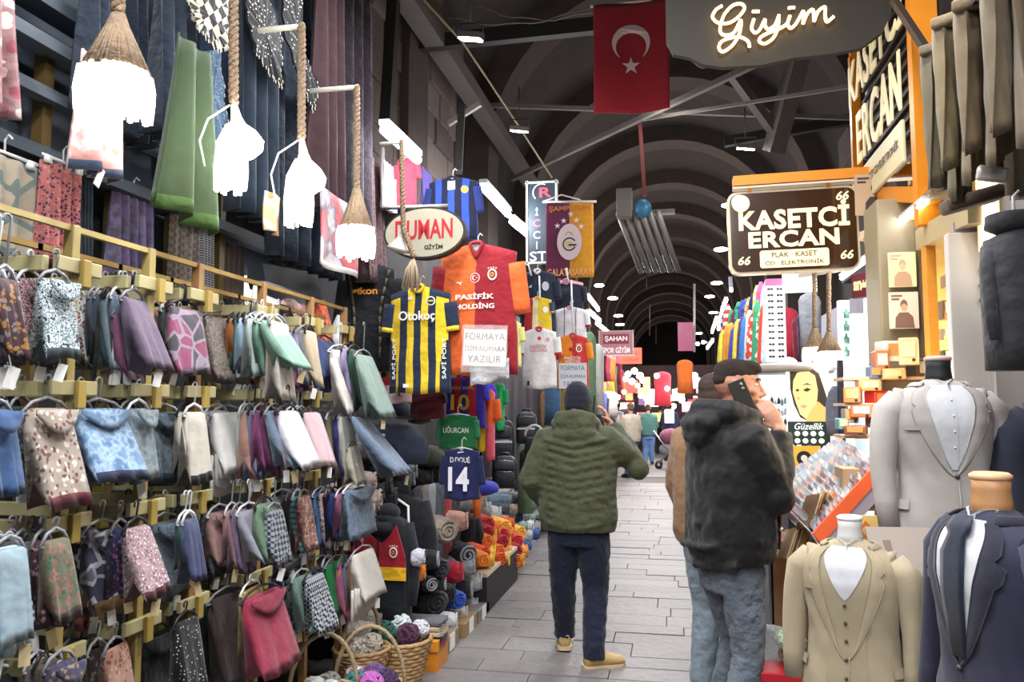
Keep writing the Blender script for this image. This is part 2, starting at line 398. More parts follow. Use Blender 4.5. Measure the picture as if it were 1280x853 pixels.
# ceiling discs further off: two long rows
disc = []
for px, py, Y, w in [(732, 318, 12, .2), (749, 357, 14.5, .2), (766, 373, 17, .24), (773, 395, 19, .24), (775, 406, 21.5, .26),
                     (909, 257, 13, .2), (901, 312, 14, .26), (896, 354, 17, .26), (887, 371, 20, .26), (892, 391, 23, .28), (874, 417, 27, .22), (880, 428, 30, .22)]:
    p = at(px, py, Y=Y); b = MB(); b.M = Matrix.Translation(p)
    b.lathe([(w*.36, .02), (w*.44, .01), (w*.44, -.01), (w*.36, -.02)], n=14)
    o = b.build('ceiling_light', M_('#f6f7ff', .5, emit=14), loc=p); tag(o, 'small round white lamp hanging in the rows under the vault', 'light', 'round lamps under the vault')
# fluorescent tubes along the shop fronts
def tube_lamp(a, b_, r, lab, e=16, group=None, power=0):
    a, b_ = Vector(a), Vector(b_); t = thing('tube_lamp', lab, 'light', (a+b_)/2, group)
    b = MB(); b.tube([a, b_], r, 10); b.build('tube', M_('#f2f6ff', .5, emit=e), t)
    d = (b_-a).normalized(); b = MB(); b.M = frame((a+b_)/2+Vector((0, 0, r*1.6)), d, (0, 0, 1)); b.box((0, 0, 0), ((b_-a).length*1.02, r*2.2, r*1.1)); b.build('fixture', M_('#c9ccd0', .5), t, smooth=False)
    if power: point((a+b_)/2+Vector((.12, 0, -.15)), power, (.95, .97, 1), .1)
tube_lamp(at(480, 162, X=-1.7), at(522, 200, X=-1.7), .03, 'tube lamp beside the stone pier, left of the striped jersey', power=22)
tube_lamp(at(604, 234, X=-1.7), at(635, 268, X=-1.7), .035, 'tube lamp over the orange and red jersey', power=25)
tube_lamp(at(640, 277, X=-1.7), at(671, 303, X=-1.7), .035, 'tube lamp ending at the hanging club banner', power=25)
tube_lamp(at(536, 248, X=-1.75), at(575, 262, X=-1.75), .012, 'slim tube lamp crossing in front of the blue striped jersey', e=8)
for i, (a, b_, X) in enumerate([((734, 370), (748, 388), -1.6), ((735, 390), (750, 402), -1.6), ((746, 405), (760, 416), -1.6), ((902, 393), (898, 412), 1.1), ((913, 350), (914, 364), 1.1), ((908, 375), (903, 388), 1.1), ((896, 398), (890, 416), 1.1), ((891, 426), (884, 436), 1.1)]):
    p0, p1 = at(*a, X=X), at(*b_, X=X)
    if (p1-p0).length > 4: p1 = p0+(p1-p0).normalized()*2.2
    tube_lamp(p0, p1, .03, 'distant tube lamp over the far shop fronts', 16, 'distant tube lamps', 20 if i % 2 == 0 else 0)
# ================================================================== THE SCARF RACK (left)
m_post = M_('#a8955a', .45, .1, bump=.1, bs=30, var=.08); m_postO = M_('#8f6c42', .5, bump=.1, bs=30, var=.15)
m_arm = M_('#b3ab80', .4, .1); m_clamp = M_('#a8904a', .4, .1); m_rail = M_('#8a6f35', .5, .3)
m_hang = M_('#8d8f94', .35); m_hangD = M_('#26262a', .4); m_hangW = M_('#dfe2e6', .35)
m_tag = M_('#e9e8e4', .6); m_tag2 = M_('#c9b48a', .7)
PY = [1.72, 2.12, 2.49, 2.79, 3.29, 3.78, 4.21]; LV = [2.07, 1.70, 1.30, .91]; XR = -1.8
rack = thing('display_rack', 'yellow metal display rack of posts and arms holding the folded scarves', 'rack', (XR, 3, 0))
for i, y in enumerate(PY):
    b = MB(); b.box((XR, y, 1.1), (.034, .034, 2.2)); b.build('post', m_post if i < 3 else m_postO, rack, smooth=False, bev=.003)
    for j, z in enumerate(LV):
        b = MB(); b.box((XR+.026, y, z), (.018, .19, .044)); b.build('bracket', m_arm, rack, smooth=False, bev=.003); b = MB(); b.box((XR+.043, y+.012, z-.02), (.016, .035, .085)); b.build('clamp', m_clamp, rack, smooth=False, bev=.003)
        b = MB(); b.box((-2.12, y-.1, z-.004), (.64, .024, .046)); b.build('arm', m_arm, rack, smooth=False, bev=.003)
for a, b_ in zip(PY[:-1], PY[1:]):
    for z in (2.19, 2.14):
        b = MB(); b.box((XR if z > 2.15 else XR-.12, (a+b_)/2, z), (.018, b_-a+.02, .018)); b.build('rail', m_post if a < 2.4 and z > 2.15 else m_rail, rack, smooth=False)
b = MB(); b.box((-2.5, 3, 1.2), (.04, 3.6, 2.4)); o = b.build('back_board', M_('#17171a', .8), rack, smooth=False)

def hanger_mb(top, w, z0, r=.0035, hookup=.075):
    """hanger in the local YZ plane: hook, two shoulders and a bottom bar"""
    b = MB(); pts = [(0, .012*math.cos(a), top-.012+.012*math.sin(a)+.006) for a in [PI*1.2-1.15*PI*k/6 for k in range(7)]]
    pts += [(0, 0.0, z0+.035)]
    pts = [(0, -.012*0+p[1], p[2]) for p in pts]
    b.tube(pts, r, 5); h = w/2
    b.tube([(0, 0, z0+.04), (0, h*.6, z0+.026), (0, h, z0-.004)], r*1.5, 5); b.tube([(0, 0, z0+.04), (0, -h*.6, z0+.026), (0, -h, z0-.004)], r*1.5, 5)
    b.tube([(0, h, z0-.006), (0, 0, z0-.018), (0, -h, z0-.006)], r*1.3, 5); return b
NSC = 0
def scarf(X, Yc, zt, w, h, mat, label, hem=None, lean=.02, thick=.024, hang_top=None, hmat=None, tagz=None, layers=1, swag=False, group=None, rz=0, seed=0, name='folded_scarf'):
    rnd = random.Random(seed+int(X*991)+int(Yc*577)+int(zt*331)+int(w*1000))
    b = MB(); ph = rnd.uniform(0, 6); fl = rnd.uniform(1.0, 1.09); st = 10
    mats = [mat]+([hem] if hem else []); rings = []
    nz = 7
    def loop(v):
        s_ = v*2-1; L_ = []
        hh = h*(1+.03*math.sin(ph*2+3*v))
        for k in range(nz+1):                       # front leaf, hem to top
            q = 1-k/nz; z = -hh*q
            x = .012+thick*q**.8+lean*q+.006*math.sin(9*v*1.7+ph)*q+.004*math.sin(17*v+ph*3)*q
            yy = s_*w/2*(.95+(fl-.95)*q)+.012*q*math.sin(ph)
            L_.append((x, yy, z))
        L_.append((0, s_*w/2*.85, .009))
        hb = hh*(1.0+.1*(ph-3)/3*.6)
        for k in range(nz+1):
            q = k/nz; z = -hb*q
            x = -.012-thick*.7*q+lean*q*.8+.005*math.sin(8*v+ph+2)*q
            yy = s_*w/2*(.95+(fl-.95)*q)+.012*q*math.sin(ph)
            L_.append((x, yy, z))
        L_.append((lean*.6, s_*w/2*.95, -hb*.72))      # gap between the leaves
        return [Vector(p) for p in L_]
    R = rotz(rz+rnd.uniform(-.12, .12), (X, Yc, zt)); rings = [[R @ p for p in loop(i/st)] for i in range(st+1)]
    b.loft(rings)
    if hem:
        n = len(rings[0]); cnt = 0
        for fi in range(len(b.f)-2):
            j = fi % n
            if j in (0, nz+nz+1, 2*nz+1, n-1, 2*nz+2): b.m[fi] = 1
    o = b.build(name, mats if hem else mat, loc=(X, Yc, zt))
    b2 = hanger_mb((hang_top if hang_top else zt+.09)-zt, w*1.12, 0); b2.M = Matrix.Identity(4)
    b2.v = [R @ p for p in b2.v]; hm = hmat or rnd.choice([m_hang, m_hang, m_hangW, m_hangD])
    b2.build('hanger', hm, o, loc=(X, Yc, zt))
    if swag:
        b3 = MB(); b3.M = R
        b3.grid(lambda u, v: (.03+.02*math.sin(PI*u)*v+.012, (u-.5)*w*.98, .004-v*(.015+h*.2*math.sin(PI*u))), 10, 3, th=(-.006, 0, 0)); b3.build('neck_fold', mat, o)
    if layers > 1:
        for q in range(1, layers):
            b4 = MB(); b4.M = R; hz = h*(1+.13*q)
            b4.grid(lambda u, v: (lean*.9-.012*q+.01+.006*math.sin(6*u+q), (u-.5)*w*(.92-.02*q)-.01*q, -h*.7-v*(hz-h*.7)+.01*math.sin(5*u+q)), 6, 3, th=(-.012, 0, 0)); b4.build('under_layer', mat, o)
    if tagz is None and rnd.random() < .5: tagz = -h-.035
    if tagz:
        b5 = MB(); b5.M = R; yy = rnd.uniform(-.3, .3)*w
        b5.box((lean+.02, yy, tagz), (.003, .026, .052), R=(rnd.uniform(-.3, .3), 0, rnd.uniform(-.9, -.4))); b5.tube([(lean+.01, yy, -h*.9), (lean+.02, yy, tagz+.02)], .0015, 4)
        b5.build('price_tag', rnd.choice([m_tag, m_tag, m_tag2]), o, smooth=False)
    if label: tag(o, label, 'scarf', group)
    return o
PAL = {}
def rack_row(level, arm, Yc, items, W=34, yt=None, yb=None):
    """items: (px_left, colour words, material, options) read from left (deep) to right (near the aisle)"""
    global NSC
    tier = ('top', 'second', 'third', 'lowest')[level]; prev = None
    pn = ('before the first', 'at the first', 'at the second', 'at the third', 'at the fourth', 'at the fifth', 'at the last')[arm]
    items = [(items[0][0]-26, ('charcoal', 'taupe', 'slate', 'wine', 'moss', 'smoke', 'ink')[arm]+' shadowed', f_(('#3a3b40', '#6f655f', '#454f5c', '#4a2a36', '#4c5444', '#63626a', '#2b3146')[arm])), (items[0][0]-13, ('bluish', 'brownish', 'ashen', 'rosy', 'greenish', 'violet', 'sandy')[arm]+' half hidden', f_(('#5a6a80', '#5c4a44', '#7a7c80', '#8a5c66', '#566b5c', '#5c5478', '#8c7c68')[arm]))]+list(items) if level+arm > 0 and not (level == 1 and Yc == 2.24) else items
    for it in items:
        px, words, mat = it[:3]; op = dict(it[3]) if len(it) > 3 else {}
        w_ = op.pop('W', W); t_ = op.pop('t', yt); b_ = op.pop('b', yb)
        dl, dr = at(px, t_, Y=1), at(px+w_, t_, Y=1); kl, kr = dl.x, dr.x
        Yn = 2*Yc*kr/(kl+kr); Yf = 2*Yc-Yn; X = kl*Yn; w = abs(Yf-Yn)
        zt = at(px+w_/2, t_, X=X).z; zb = at(px+w_/2+4, b_, X=X).z
        lab = '%s scarf, %s tier, %s post' % (words, tier, pn) + (', right of the %s one' % prev if prev else '')
        if len(lab.split()) > 16: lab = '%s scarf, %s tier, %s post' % (words, tier, pn)
        scarf(X, Yc, zt, w, zt-zb, mat, lab, hang_top=LV[level]+.03, seed=NSC, **op); NSC += 1; prev = words
D = dict
def dull(h, k=.80, d=.16):
    v = [int(h[i:i+2], 16) for i in (1, 3, 5)]; g = sum(v)/3; k = k if g < 190 else .9
    return '#%02x%02x%02x' % tuple(int(max(0, min(255, (x+(g-x)*d)*k))) for x in v)
def f_(c1, pat='plain', c2='#ffffff', c3=None, **kw): return fab(dull(c1), pat, dull(c2), dull(c3) if c3 else None, **kw)
# ---- top tier
rack_row(0, 0, 1.62, [(-34, 'plum', f_('#4a3548')), (-20, 'grey plum', f_('#6d5a70')), (-8, 'dark orange floral', f_('#54343a', 'floral', '#c8843c', '#8f8a90'))], 26, 352, 455)
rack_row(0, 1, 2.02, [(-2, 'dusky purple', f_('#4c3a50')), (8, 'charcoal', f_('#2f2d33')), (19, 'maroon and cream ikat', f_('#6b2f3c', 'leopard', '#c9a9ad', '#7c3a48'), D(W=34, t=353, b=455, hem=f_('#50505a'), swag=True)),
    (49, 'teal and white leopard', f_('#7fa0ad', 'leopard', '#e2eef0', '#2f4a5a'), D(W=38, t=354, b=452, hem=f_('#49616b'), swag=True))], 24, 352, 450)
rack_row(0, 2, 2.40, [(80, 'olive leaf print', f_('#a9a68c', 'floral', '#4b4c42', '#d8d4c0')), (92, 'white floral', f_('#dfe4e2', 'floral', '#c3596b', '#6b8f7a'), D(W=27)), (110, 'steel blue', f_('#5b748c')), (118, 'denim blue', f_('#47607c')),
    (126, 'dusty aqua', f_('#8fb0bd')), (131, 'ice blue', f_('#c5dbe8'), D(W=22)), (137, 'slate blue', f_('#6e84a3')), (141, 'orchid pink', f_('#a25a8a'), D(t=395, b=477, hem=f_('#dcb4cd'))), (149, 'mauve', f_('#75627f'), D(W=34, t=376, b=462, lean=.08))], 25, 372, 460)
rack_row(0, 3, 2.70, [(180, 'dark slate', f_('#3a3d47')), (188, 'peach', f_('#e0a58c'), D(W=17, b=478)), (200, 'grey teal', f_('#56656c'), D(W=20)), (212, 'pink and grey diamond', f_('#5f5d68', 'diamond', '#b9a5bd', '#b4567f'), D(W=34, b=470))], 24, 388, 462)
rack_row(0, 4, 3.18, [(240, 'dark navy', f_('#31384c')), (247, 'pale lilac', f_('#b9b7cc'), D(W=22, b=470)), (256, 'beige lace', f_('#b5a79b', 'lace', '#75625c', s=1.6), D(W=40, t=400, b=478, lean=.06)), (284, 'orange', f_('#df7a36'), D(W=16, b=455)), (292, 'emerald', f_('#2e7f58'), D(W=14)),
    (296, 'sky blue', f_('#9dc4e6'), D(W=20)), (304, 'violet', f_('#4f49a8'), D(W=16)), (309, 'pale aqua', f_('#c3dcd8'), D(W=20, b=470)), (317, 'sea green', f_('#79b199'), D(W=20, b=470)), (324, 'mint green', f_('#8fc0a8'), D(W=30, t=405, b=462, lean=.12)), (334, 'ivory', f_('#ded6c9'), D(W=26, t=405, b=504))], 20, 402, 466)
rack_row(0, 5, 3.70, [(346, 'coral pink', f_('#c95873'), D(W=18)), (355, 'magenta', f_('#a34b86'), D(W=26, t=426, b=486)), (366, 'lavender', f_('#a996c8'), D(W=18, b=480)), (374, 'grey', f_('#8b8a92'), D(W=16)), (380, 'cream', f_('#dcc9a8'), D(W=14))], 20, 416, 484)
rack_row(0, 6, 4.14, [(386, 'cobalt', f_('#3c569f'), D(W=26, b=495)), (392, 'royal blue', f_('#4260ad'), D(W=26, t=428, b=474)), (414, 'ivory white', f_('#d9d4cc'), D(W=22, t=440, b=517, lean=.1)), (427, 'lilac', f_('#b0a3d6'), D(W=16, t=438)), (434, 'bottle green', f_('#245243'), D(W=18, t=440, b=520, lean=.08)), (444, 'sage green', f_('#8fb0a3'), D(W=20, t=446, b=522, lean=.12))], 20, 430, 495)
# ---- second tier
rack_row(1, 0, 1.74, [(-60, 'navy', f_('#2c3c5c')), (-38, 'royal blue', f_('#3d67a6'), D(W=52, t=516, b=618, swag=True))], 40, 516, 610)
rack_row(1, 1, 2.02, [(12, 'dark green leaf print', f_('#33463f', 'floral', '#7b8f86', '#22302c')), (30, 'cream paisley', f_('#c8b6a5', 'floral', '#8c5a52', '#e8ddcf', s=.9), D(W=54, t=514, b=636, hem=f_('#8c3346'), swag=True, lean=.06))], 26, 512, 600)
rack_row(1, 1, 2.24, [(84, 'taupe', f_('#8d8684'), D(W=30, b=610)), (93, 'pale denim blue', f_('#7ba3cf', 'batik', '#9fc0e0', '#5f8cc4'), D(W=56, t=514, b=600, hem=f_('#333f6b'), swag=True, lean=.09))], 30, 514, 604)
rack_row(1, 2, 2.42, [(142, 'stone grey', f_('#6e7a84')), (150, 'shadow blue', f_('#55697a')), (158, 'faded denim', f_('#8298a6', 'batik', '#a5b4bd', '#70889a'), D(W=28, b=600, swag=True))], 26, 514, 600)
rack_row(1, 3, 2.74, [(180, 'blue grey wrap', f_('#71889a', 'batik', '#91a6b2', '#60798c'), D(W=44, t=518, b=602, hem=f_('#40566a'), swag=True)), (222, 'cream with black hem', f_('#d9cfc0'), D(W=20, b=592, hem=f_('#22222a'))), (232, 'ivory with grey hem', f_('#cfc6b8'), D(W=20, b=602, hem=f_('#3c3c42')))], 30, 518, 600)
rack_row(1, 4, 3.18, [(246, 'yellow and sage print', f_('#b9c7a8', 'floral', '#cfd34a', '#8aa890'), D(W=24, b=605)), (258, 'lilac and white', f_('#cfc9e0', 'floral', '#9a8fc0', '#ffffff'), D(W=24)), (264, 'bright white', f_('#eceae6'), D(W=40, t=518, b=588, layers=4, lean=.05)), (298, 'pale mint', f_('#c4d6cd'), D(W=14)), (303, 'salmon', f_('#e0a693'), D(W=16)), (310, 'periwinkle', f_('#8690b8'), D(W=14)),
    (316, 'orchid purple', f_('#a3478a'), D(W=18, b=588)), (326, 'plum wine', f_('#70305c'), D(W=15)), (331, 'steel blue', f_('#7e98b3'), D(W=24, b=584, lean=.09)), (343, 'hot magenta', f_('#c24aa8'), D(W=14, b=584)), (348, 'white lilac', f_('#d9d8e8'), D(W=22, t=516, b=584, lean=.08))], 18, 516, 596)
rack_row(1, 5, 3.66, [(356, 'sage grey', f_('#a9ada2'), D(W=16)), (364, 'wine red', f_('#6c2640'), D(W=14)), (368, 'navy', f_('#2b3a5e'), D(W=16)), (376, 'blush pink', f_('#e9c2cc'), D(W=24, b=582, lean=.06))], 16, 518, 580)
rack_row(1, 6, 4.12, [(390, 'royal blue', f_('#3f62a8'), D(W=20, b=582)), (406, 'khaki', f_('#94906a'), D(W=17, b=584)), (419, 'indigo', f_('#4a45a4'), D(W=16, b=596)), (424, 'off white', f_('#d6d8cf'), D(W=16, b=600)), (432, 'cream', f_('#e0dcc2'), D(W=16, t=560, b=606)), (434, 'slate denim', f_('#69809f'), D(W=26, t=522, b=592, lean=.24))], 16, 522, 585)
# ---- third tier
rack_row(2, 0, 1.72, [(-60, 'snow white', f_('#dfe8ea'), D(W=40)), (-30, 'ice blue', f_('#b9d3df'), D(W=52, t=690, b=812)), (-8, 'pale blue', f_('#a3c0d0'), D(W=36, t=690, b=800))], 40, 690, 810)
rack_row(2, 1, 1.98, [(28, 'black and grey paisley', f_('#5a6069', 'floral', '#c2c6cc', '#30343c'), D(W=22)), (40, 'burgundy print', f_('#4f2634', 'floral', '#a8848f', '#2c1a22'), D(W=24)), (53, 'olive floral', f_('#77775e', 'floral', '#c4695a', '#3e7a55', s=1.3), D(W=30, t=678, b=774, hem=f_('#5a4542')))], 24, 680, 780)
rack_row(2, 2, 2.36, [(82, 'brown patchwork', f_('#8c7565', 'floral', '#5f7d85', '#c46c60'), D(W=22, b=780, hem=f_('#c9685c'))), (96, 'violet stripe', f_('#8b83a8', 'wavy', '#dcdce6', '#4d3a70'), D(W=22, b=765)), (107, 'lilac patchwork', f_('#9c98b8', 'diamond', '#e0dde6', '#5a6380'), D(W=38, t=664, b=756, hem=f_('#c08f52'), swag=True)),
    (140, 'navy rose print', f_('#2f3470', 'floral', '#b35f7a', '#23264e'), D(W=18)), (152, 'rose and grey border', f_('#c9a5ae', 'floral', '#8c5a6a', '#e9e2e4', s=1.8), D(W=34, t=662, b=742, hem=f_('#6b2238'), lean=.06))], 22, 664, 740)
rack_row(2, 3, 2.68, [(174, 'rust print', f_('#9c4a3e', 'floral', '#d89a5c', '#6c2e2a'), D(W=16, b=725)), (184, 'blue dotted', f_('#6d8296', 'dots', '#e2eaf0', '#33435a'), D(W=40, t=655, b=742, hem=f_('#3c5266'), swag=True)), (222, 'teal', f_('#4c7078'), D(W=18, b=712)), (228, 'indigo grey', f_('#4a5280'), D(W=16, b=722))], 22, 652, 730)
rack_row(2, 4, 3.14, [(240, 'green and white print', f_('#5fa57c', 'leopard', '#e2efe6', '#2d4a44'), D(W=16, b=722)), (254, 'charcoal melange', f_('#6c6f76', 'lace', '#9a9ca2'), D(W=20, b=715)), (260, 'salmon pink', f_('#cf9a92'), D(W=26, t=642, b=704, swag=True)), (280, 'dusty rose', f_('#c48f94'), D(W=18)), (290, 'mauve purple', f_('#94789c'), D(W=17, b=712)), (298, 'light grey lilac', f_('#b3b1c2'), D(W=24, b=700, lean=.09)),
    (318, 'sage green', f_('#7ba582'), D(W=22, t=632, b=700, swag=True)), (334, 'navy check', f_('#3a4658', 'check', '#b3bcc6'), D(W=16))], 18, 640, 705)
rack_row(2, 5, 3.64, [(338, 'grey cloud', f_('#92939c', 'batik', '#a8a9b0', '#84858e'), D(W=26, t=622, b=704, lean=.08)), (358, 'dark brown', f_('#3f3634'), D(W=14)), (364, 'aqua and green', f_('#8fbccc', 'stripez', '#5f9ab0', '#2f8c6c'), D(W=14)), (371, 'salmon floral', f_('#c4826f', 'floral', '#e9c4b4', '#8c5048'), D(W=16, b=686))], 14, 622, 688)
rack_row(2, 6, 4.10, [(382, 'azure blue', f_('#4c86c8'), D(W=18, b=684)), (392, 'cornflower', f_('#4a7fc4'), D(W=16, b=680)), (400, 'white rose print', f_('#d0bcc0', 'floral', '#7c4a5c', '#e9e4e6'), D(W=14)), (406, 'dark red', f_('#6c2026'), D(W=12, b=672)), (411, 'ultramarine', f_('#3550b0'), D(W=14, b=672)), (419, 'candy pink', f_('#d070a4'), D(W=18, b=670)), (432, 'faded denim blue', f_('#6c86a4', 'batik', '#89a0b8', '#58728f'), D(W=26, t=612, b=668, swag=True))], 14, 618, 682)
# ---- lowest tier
rack_row(3, 1, 1.98, [(56, 'indigo and brown floral', f_('#3e3c62', 'floral', '#a08468', '#6a5a55'), D(W=36, t=832, b=905, swag=True)), (-20, 'dark grey', f_('#333338'), D(W=36, t=850, b=930))], 30, 832, 900)
rack_row(3, 2, 2.36, [(100, 'olive', f_('#5c5a3c'), D(W=24)), (110, 'brown print', f_('#4a3833', 'floral', '#8c7b70', '#33262a'), D(W=22)), (128, 'peach and rust floral', f_('#d09a82', 'floral', '#b4513a', '#e0b8a0'), D(W=30, t=812, b=890))], 26, 814, 890)
rack_row(3, 3, 2.66, [(166, 'black', f_('#15161a'), D(W=46, t=796, b=872, swag=True)), (216, 'black with white flecks', f_('#16161a', 'dots', '#d8d4cc', '#16161a', s=.6), D(W=30, t=778, b=862))], 26, 796, 870)
rack_row(3, 4, 3.12, [(240, 'deep navy', f_('#1f2746'), D(W=20)), (250, 'dark forest green', f_('#1f3a33'), D(W=20)), (262, 'chocolate brown', f_('#452f2e'), D(W=40, t=746, b=846, lean=.06)), (300, 'mustard', f_('#c9a044'), D(W=26, t=738, b=812)), (304, 'crimson pink', f_('#c02f52'), D(W=42, t=744, b=832, lean=.08, swag=True))], 22, 750, 840)
rack_row(3, 5, 3.62, [(352, 'navy print', f_('#2e3a58', 'floral', '#8c98b0', '#1d2438'), D(W=16)), (360, 'pale green print', f_('#9fb8a8', 'floral', '#33424c', '#cfd8d0'), D(W=14)), (366, 'mint aqua', f_('#9fc9bf'), D(W=20, b=782, lean=.07)), (380, 'black and white check', f_('#20232e', 'check', '#b9bec8', s=1.2), D(W=22, b=786, lean=.06))], 14, 722, 782)
rack_row(3, 6, 4.08, [(392, 'dark navy floral', f_('#1f2638', 'floral', '#6a7690', '#141a28'), D(W=18, b=780)), (402, 'grey check', f_('#4a5058', 'check', '#8c929a', s=1.5), D(W=14, b=775)), (408, 'emerald green', f_('#10a04e'), D(W=22, t=704, b=764)), (422, 'pink and orange', f_('#e0709a', 'stripe', '#e09a5c', '#d85a94'), D(W=14, b=768)), (429, 'periwinkle blue', f_('#7c8cc0'), D(W=12, b=762)), (435, 'amber', f_('#b98a52'), D(W=12, b=770)), (440, 'ivory layered', f_('#d5d0c4'), D(W=24, t=692, b=745, layers=4, lean=.05))], 14, 704, 765)
f_ = fab

# ---------------- larger cloths hung flat behind the rack, on clip hangers
def drape(px0, px1, y0, y1, X, mat, label, cat='shawl', folds=4, amp=.02, name='hanging_shawl', point_=0, taper=1.0, sway=0, bar=True, hem=None, rag=0, slant=0, nrm='x'):
    """cloth hung from a bar that runs along the street (nrm x) or across it (nrm y)"""
    if nrm == 'x':
        A, B = at(px0, y0, X=X), at(px1, y0, X=X); C = at(px0, y1, X=X)
        U = Vector((0, B.y-A.y, 0)); Nn = Vector((1, 0, 0)); o_ = A
    else:
        A, B = at(px0, y0, Y=X), at(px1, y0, Y=X); C = at(px0, y1, Y=X); U = Vector((B.x-A.x, 0, 0)); Nn = Vector((0, -1, 0)); o_ = A
    hgt = A.z-C.z; ph = random.uniform(0, 6)
    def fn(u, v):
        k = 1+(taper-1)*v; uu = .5+(u-.5)*k
        z = -hgt*v*(1+point_*(abs(u-.5)*2-1)*-1*.5*(1)) + rag*math.sin(23*u)*v + slant*(u-.5)*v
        return o_+U*uu+Nn*(amp*(.3+v)*math.sin(folds*2*PI*u+ph+1.2*v)+sway*v)+Vector((0, 0, z))
    b = MB(); b.grid(fn, 36, 12, (lambda u, v: 1 if v > .88 else 0) if hem else None, th=Nn*-.008)
    o = b.build(name, [mat, hem] if hem else mat, loc=o_+U*.5)
    if bar:
        q = MB(); q.tube([o_+Vector((0, 0, .012)), o_+U+Vector((0, 0, .012))], .007, 6); c = o_+U*.5
        q.tube([c+Vector((0, 0, .012)), c+Vector((0, 0, .06)), c+Vector((.015, 0, .075)), c+Vector((.03, 0, .06))], .004, 5)
        for e in (.12, .88): q.box(o_+U*e+Vector((0, 0, 0)), (.025, .03, .03))
        q.build('clip_hanger', m_hangW, o)
    return tag(o, label, cat)
random.seed(11)
drape(-40, 48, 178, 318, -2.3, f_('#8c8070', 'diamond', '#5f6b66', '#9a8f7e', s=.5), 'beige shawl with dark line pattern behind the rack beside the leftmost back post', amp=.015)
drape(52, 104, 196, 332, -2.35, f_('#b06a68', 'floral', '#3c3048', '#c98078', s=1.2), 'red and blue floral shawl on a clip hanger behind the rack', amp=.02, hem=f_('#5a2a3c'))
drape(100, 118, 210, 325, -2.4, f_('#39424c'), 'dark slate shawl edge beside the red floral shawl', bar=False)
drape(140, 192, 232, 348, -2.4, f_('#5b4d70', 'batik', '#4a4452', '#6c6484', s=.5), 'purple grey pleated shawl on a clip hanger behind the rack', amp=.03, folds=5)
drape(214, 252, 252, 372, -2.4, f_('#6a5f56', 'check', '#4a423e', s=.6), 'brown lattice pattern shawl behind the rack with a white tag', amp=.01)
drape(252, 268, 262, 378, -2.4, f_('#8f8d90', 'stripez', '#4a4a50', s=2), 'grey striped shawl edge beside the brown lattice shawl', bar=False)
drape(278, 305, 300, 372, -2.45, f_('#6a5d58'), 'plain taupe shawl far back above the rack', bar=False, amp=.01)
b = MB(); c = at(246, 274, X=-2.36); b.box(c, (.004, .035, .075)); b.tube([c+Vector((0, 0, .04)), c+Vector((0, 0, .12))], .0015, 4)
tag(b.build('price_tag', m_tag, loc=c, smooth=False), 'white paper tag hanging before the brown lattice shawl', 'tag')
for px, xx in ((45, 1), (139, 2), (214, 3), (273, 4)):
    p = at(px, 300, X=-2.44); b = MB(); b.box((p.x, p.y, 1.6), (.05, .05, 3.0))
    tag(b.build('back_post', M_('#5c4826', .5, .1) if xx == 1 else M_('#6e6230', .5, .1), loc=(p.x, p.y, 0), smooth=False), ('orange yellow back post beside the beige patterned shawl', 'olive yellow back post left of the purple shawl', 'olive yellow back post left of the brown lattice shawl', 'olive yellow back post right of the brown lattice shawl')[xx-1], 'post')
# shop canopy over the rack: dark boards and rails running along the street
m_can = M_('#3d4650', .6, bump=.2, bs=8, var=.15); m_canl = M_('#77808a', .5, .2)
canopy = thing('shop_canopy', 'dark grey canopy framework running along the street above the scarf rack', 'canopy', (-2.4, 3, 2.8))
for (za, xa, w, h, mt) in [(2.62, -2.42, .14, .05, m_can), (2.86, -2.4, .06, .03, m_canl), (2.90, -2.42, .03, .02, m_canl), (3.06, -2.4, .1, .05, m_canl), (3.22, -2.4, .12, .05, m_can), (3.40, -2.35, .08, .04, m_canl)]:
    b = MB(); b.box((xa, 3.0, za), (w, 4.6, h)); b.build('canopy_rail', mt, canopy, smooth=False)
b = MB(); b.box((-2.56, 3.0, 3.1), (.06, 5.0, 1.9)); b.build('back_panel', M_('#39424e', .7, var=.1, bs=4), canopy, smooth=False)
for y in (1.55, 2.3, 3.2): b = MB(); b.tube([(-2.36, y, 2.84), (-2.33, y, 2.9), (-2.34, y+.02, 3.1), (-2.4, y+.06, 3.3)], .012, 6); b.build('curved_bracket', m_can, canopy)
# awning edge with the bright window below, at the rack's far end
def quad(name, pts, mat, label, cat, th=.02, parent=None, **k):
    b = MB(); p = [Vector(q) for q in pts]; n = (p[1]-p[0]).cross(p[2]-p[0]).normalized()*th
    b.add(p+[q-n for q in p], [(0, 1, 2, 3), (7, 6, 5, 4), (1, 0, 4, 5), (2, 1, 5, 6), (3, 2, 6, 7), (0, 3, 7, 4)])
    o = b.build(name, mat, parent, loc=None if parent else p[0], smooth=False)
    return tag(o, label, cat, **k) if label else o
quad('awning', [at(308, 330, X=-2.35), at(378, 342, X=-2.35), at(386, 376, X=-2.35), at(312, 352, X=-2.35)], M_('#56606a', .6), 'grey awning edge above the rack near the dark jersey', 'awning', .1)
quad('inner_awning', [at(308, 345, X=-2.42), at(386, 370, X=-2.42), at(386, 392, X=-2.42), at(312, 362, X=-2.42)], M_('#333d4c', .6), 'blue grey valance below the grey awning edge', 'awning', .02)
quad('shop_window', [at(305, 345, X=-2.47), at(388, 362, X=-2.47), at(388, 420, X=-2.47), at(305, 420, X=-2.47)], M_('#fff6f2', .6, emit=2.6), 'bright lit shop window behind the rack under the awning', 'window', .02)
random.seed(4)
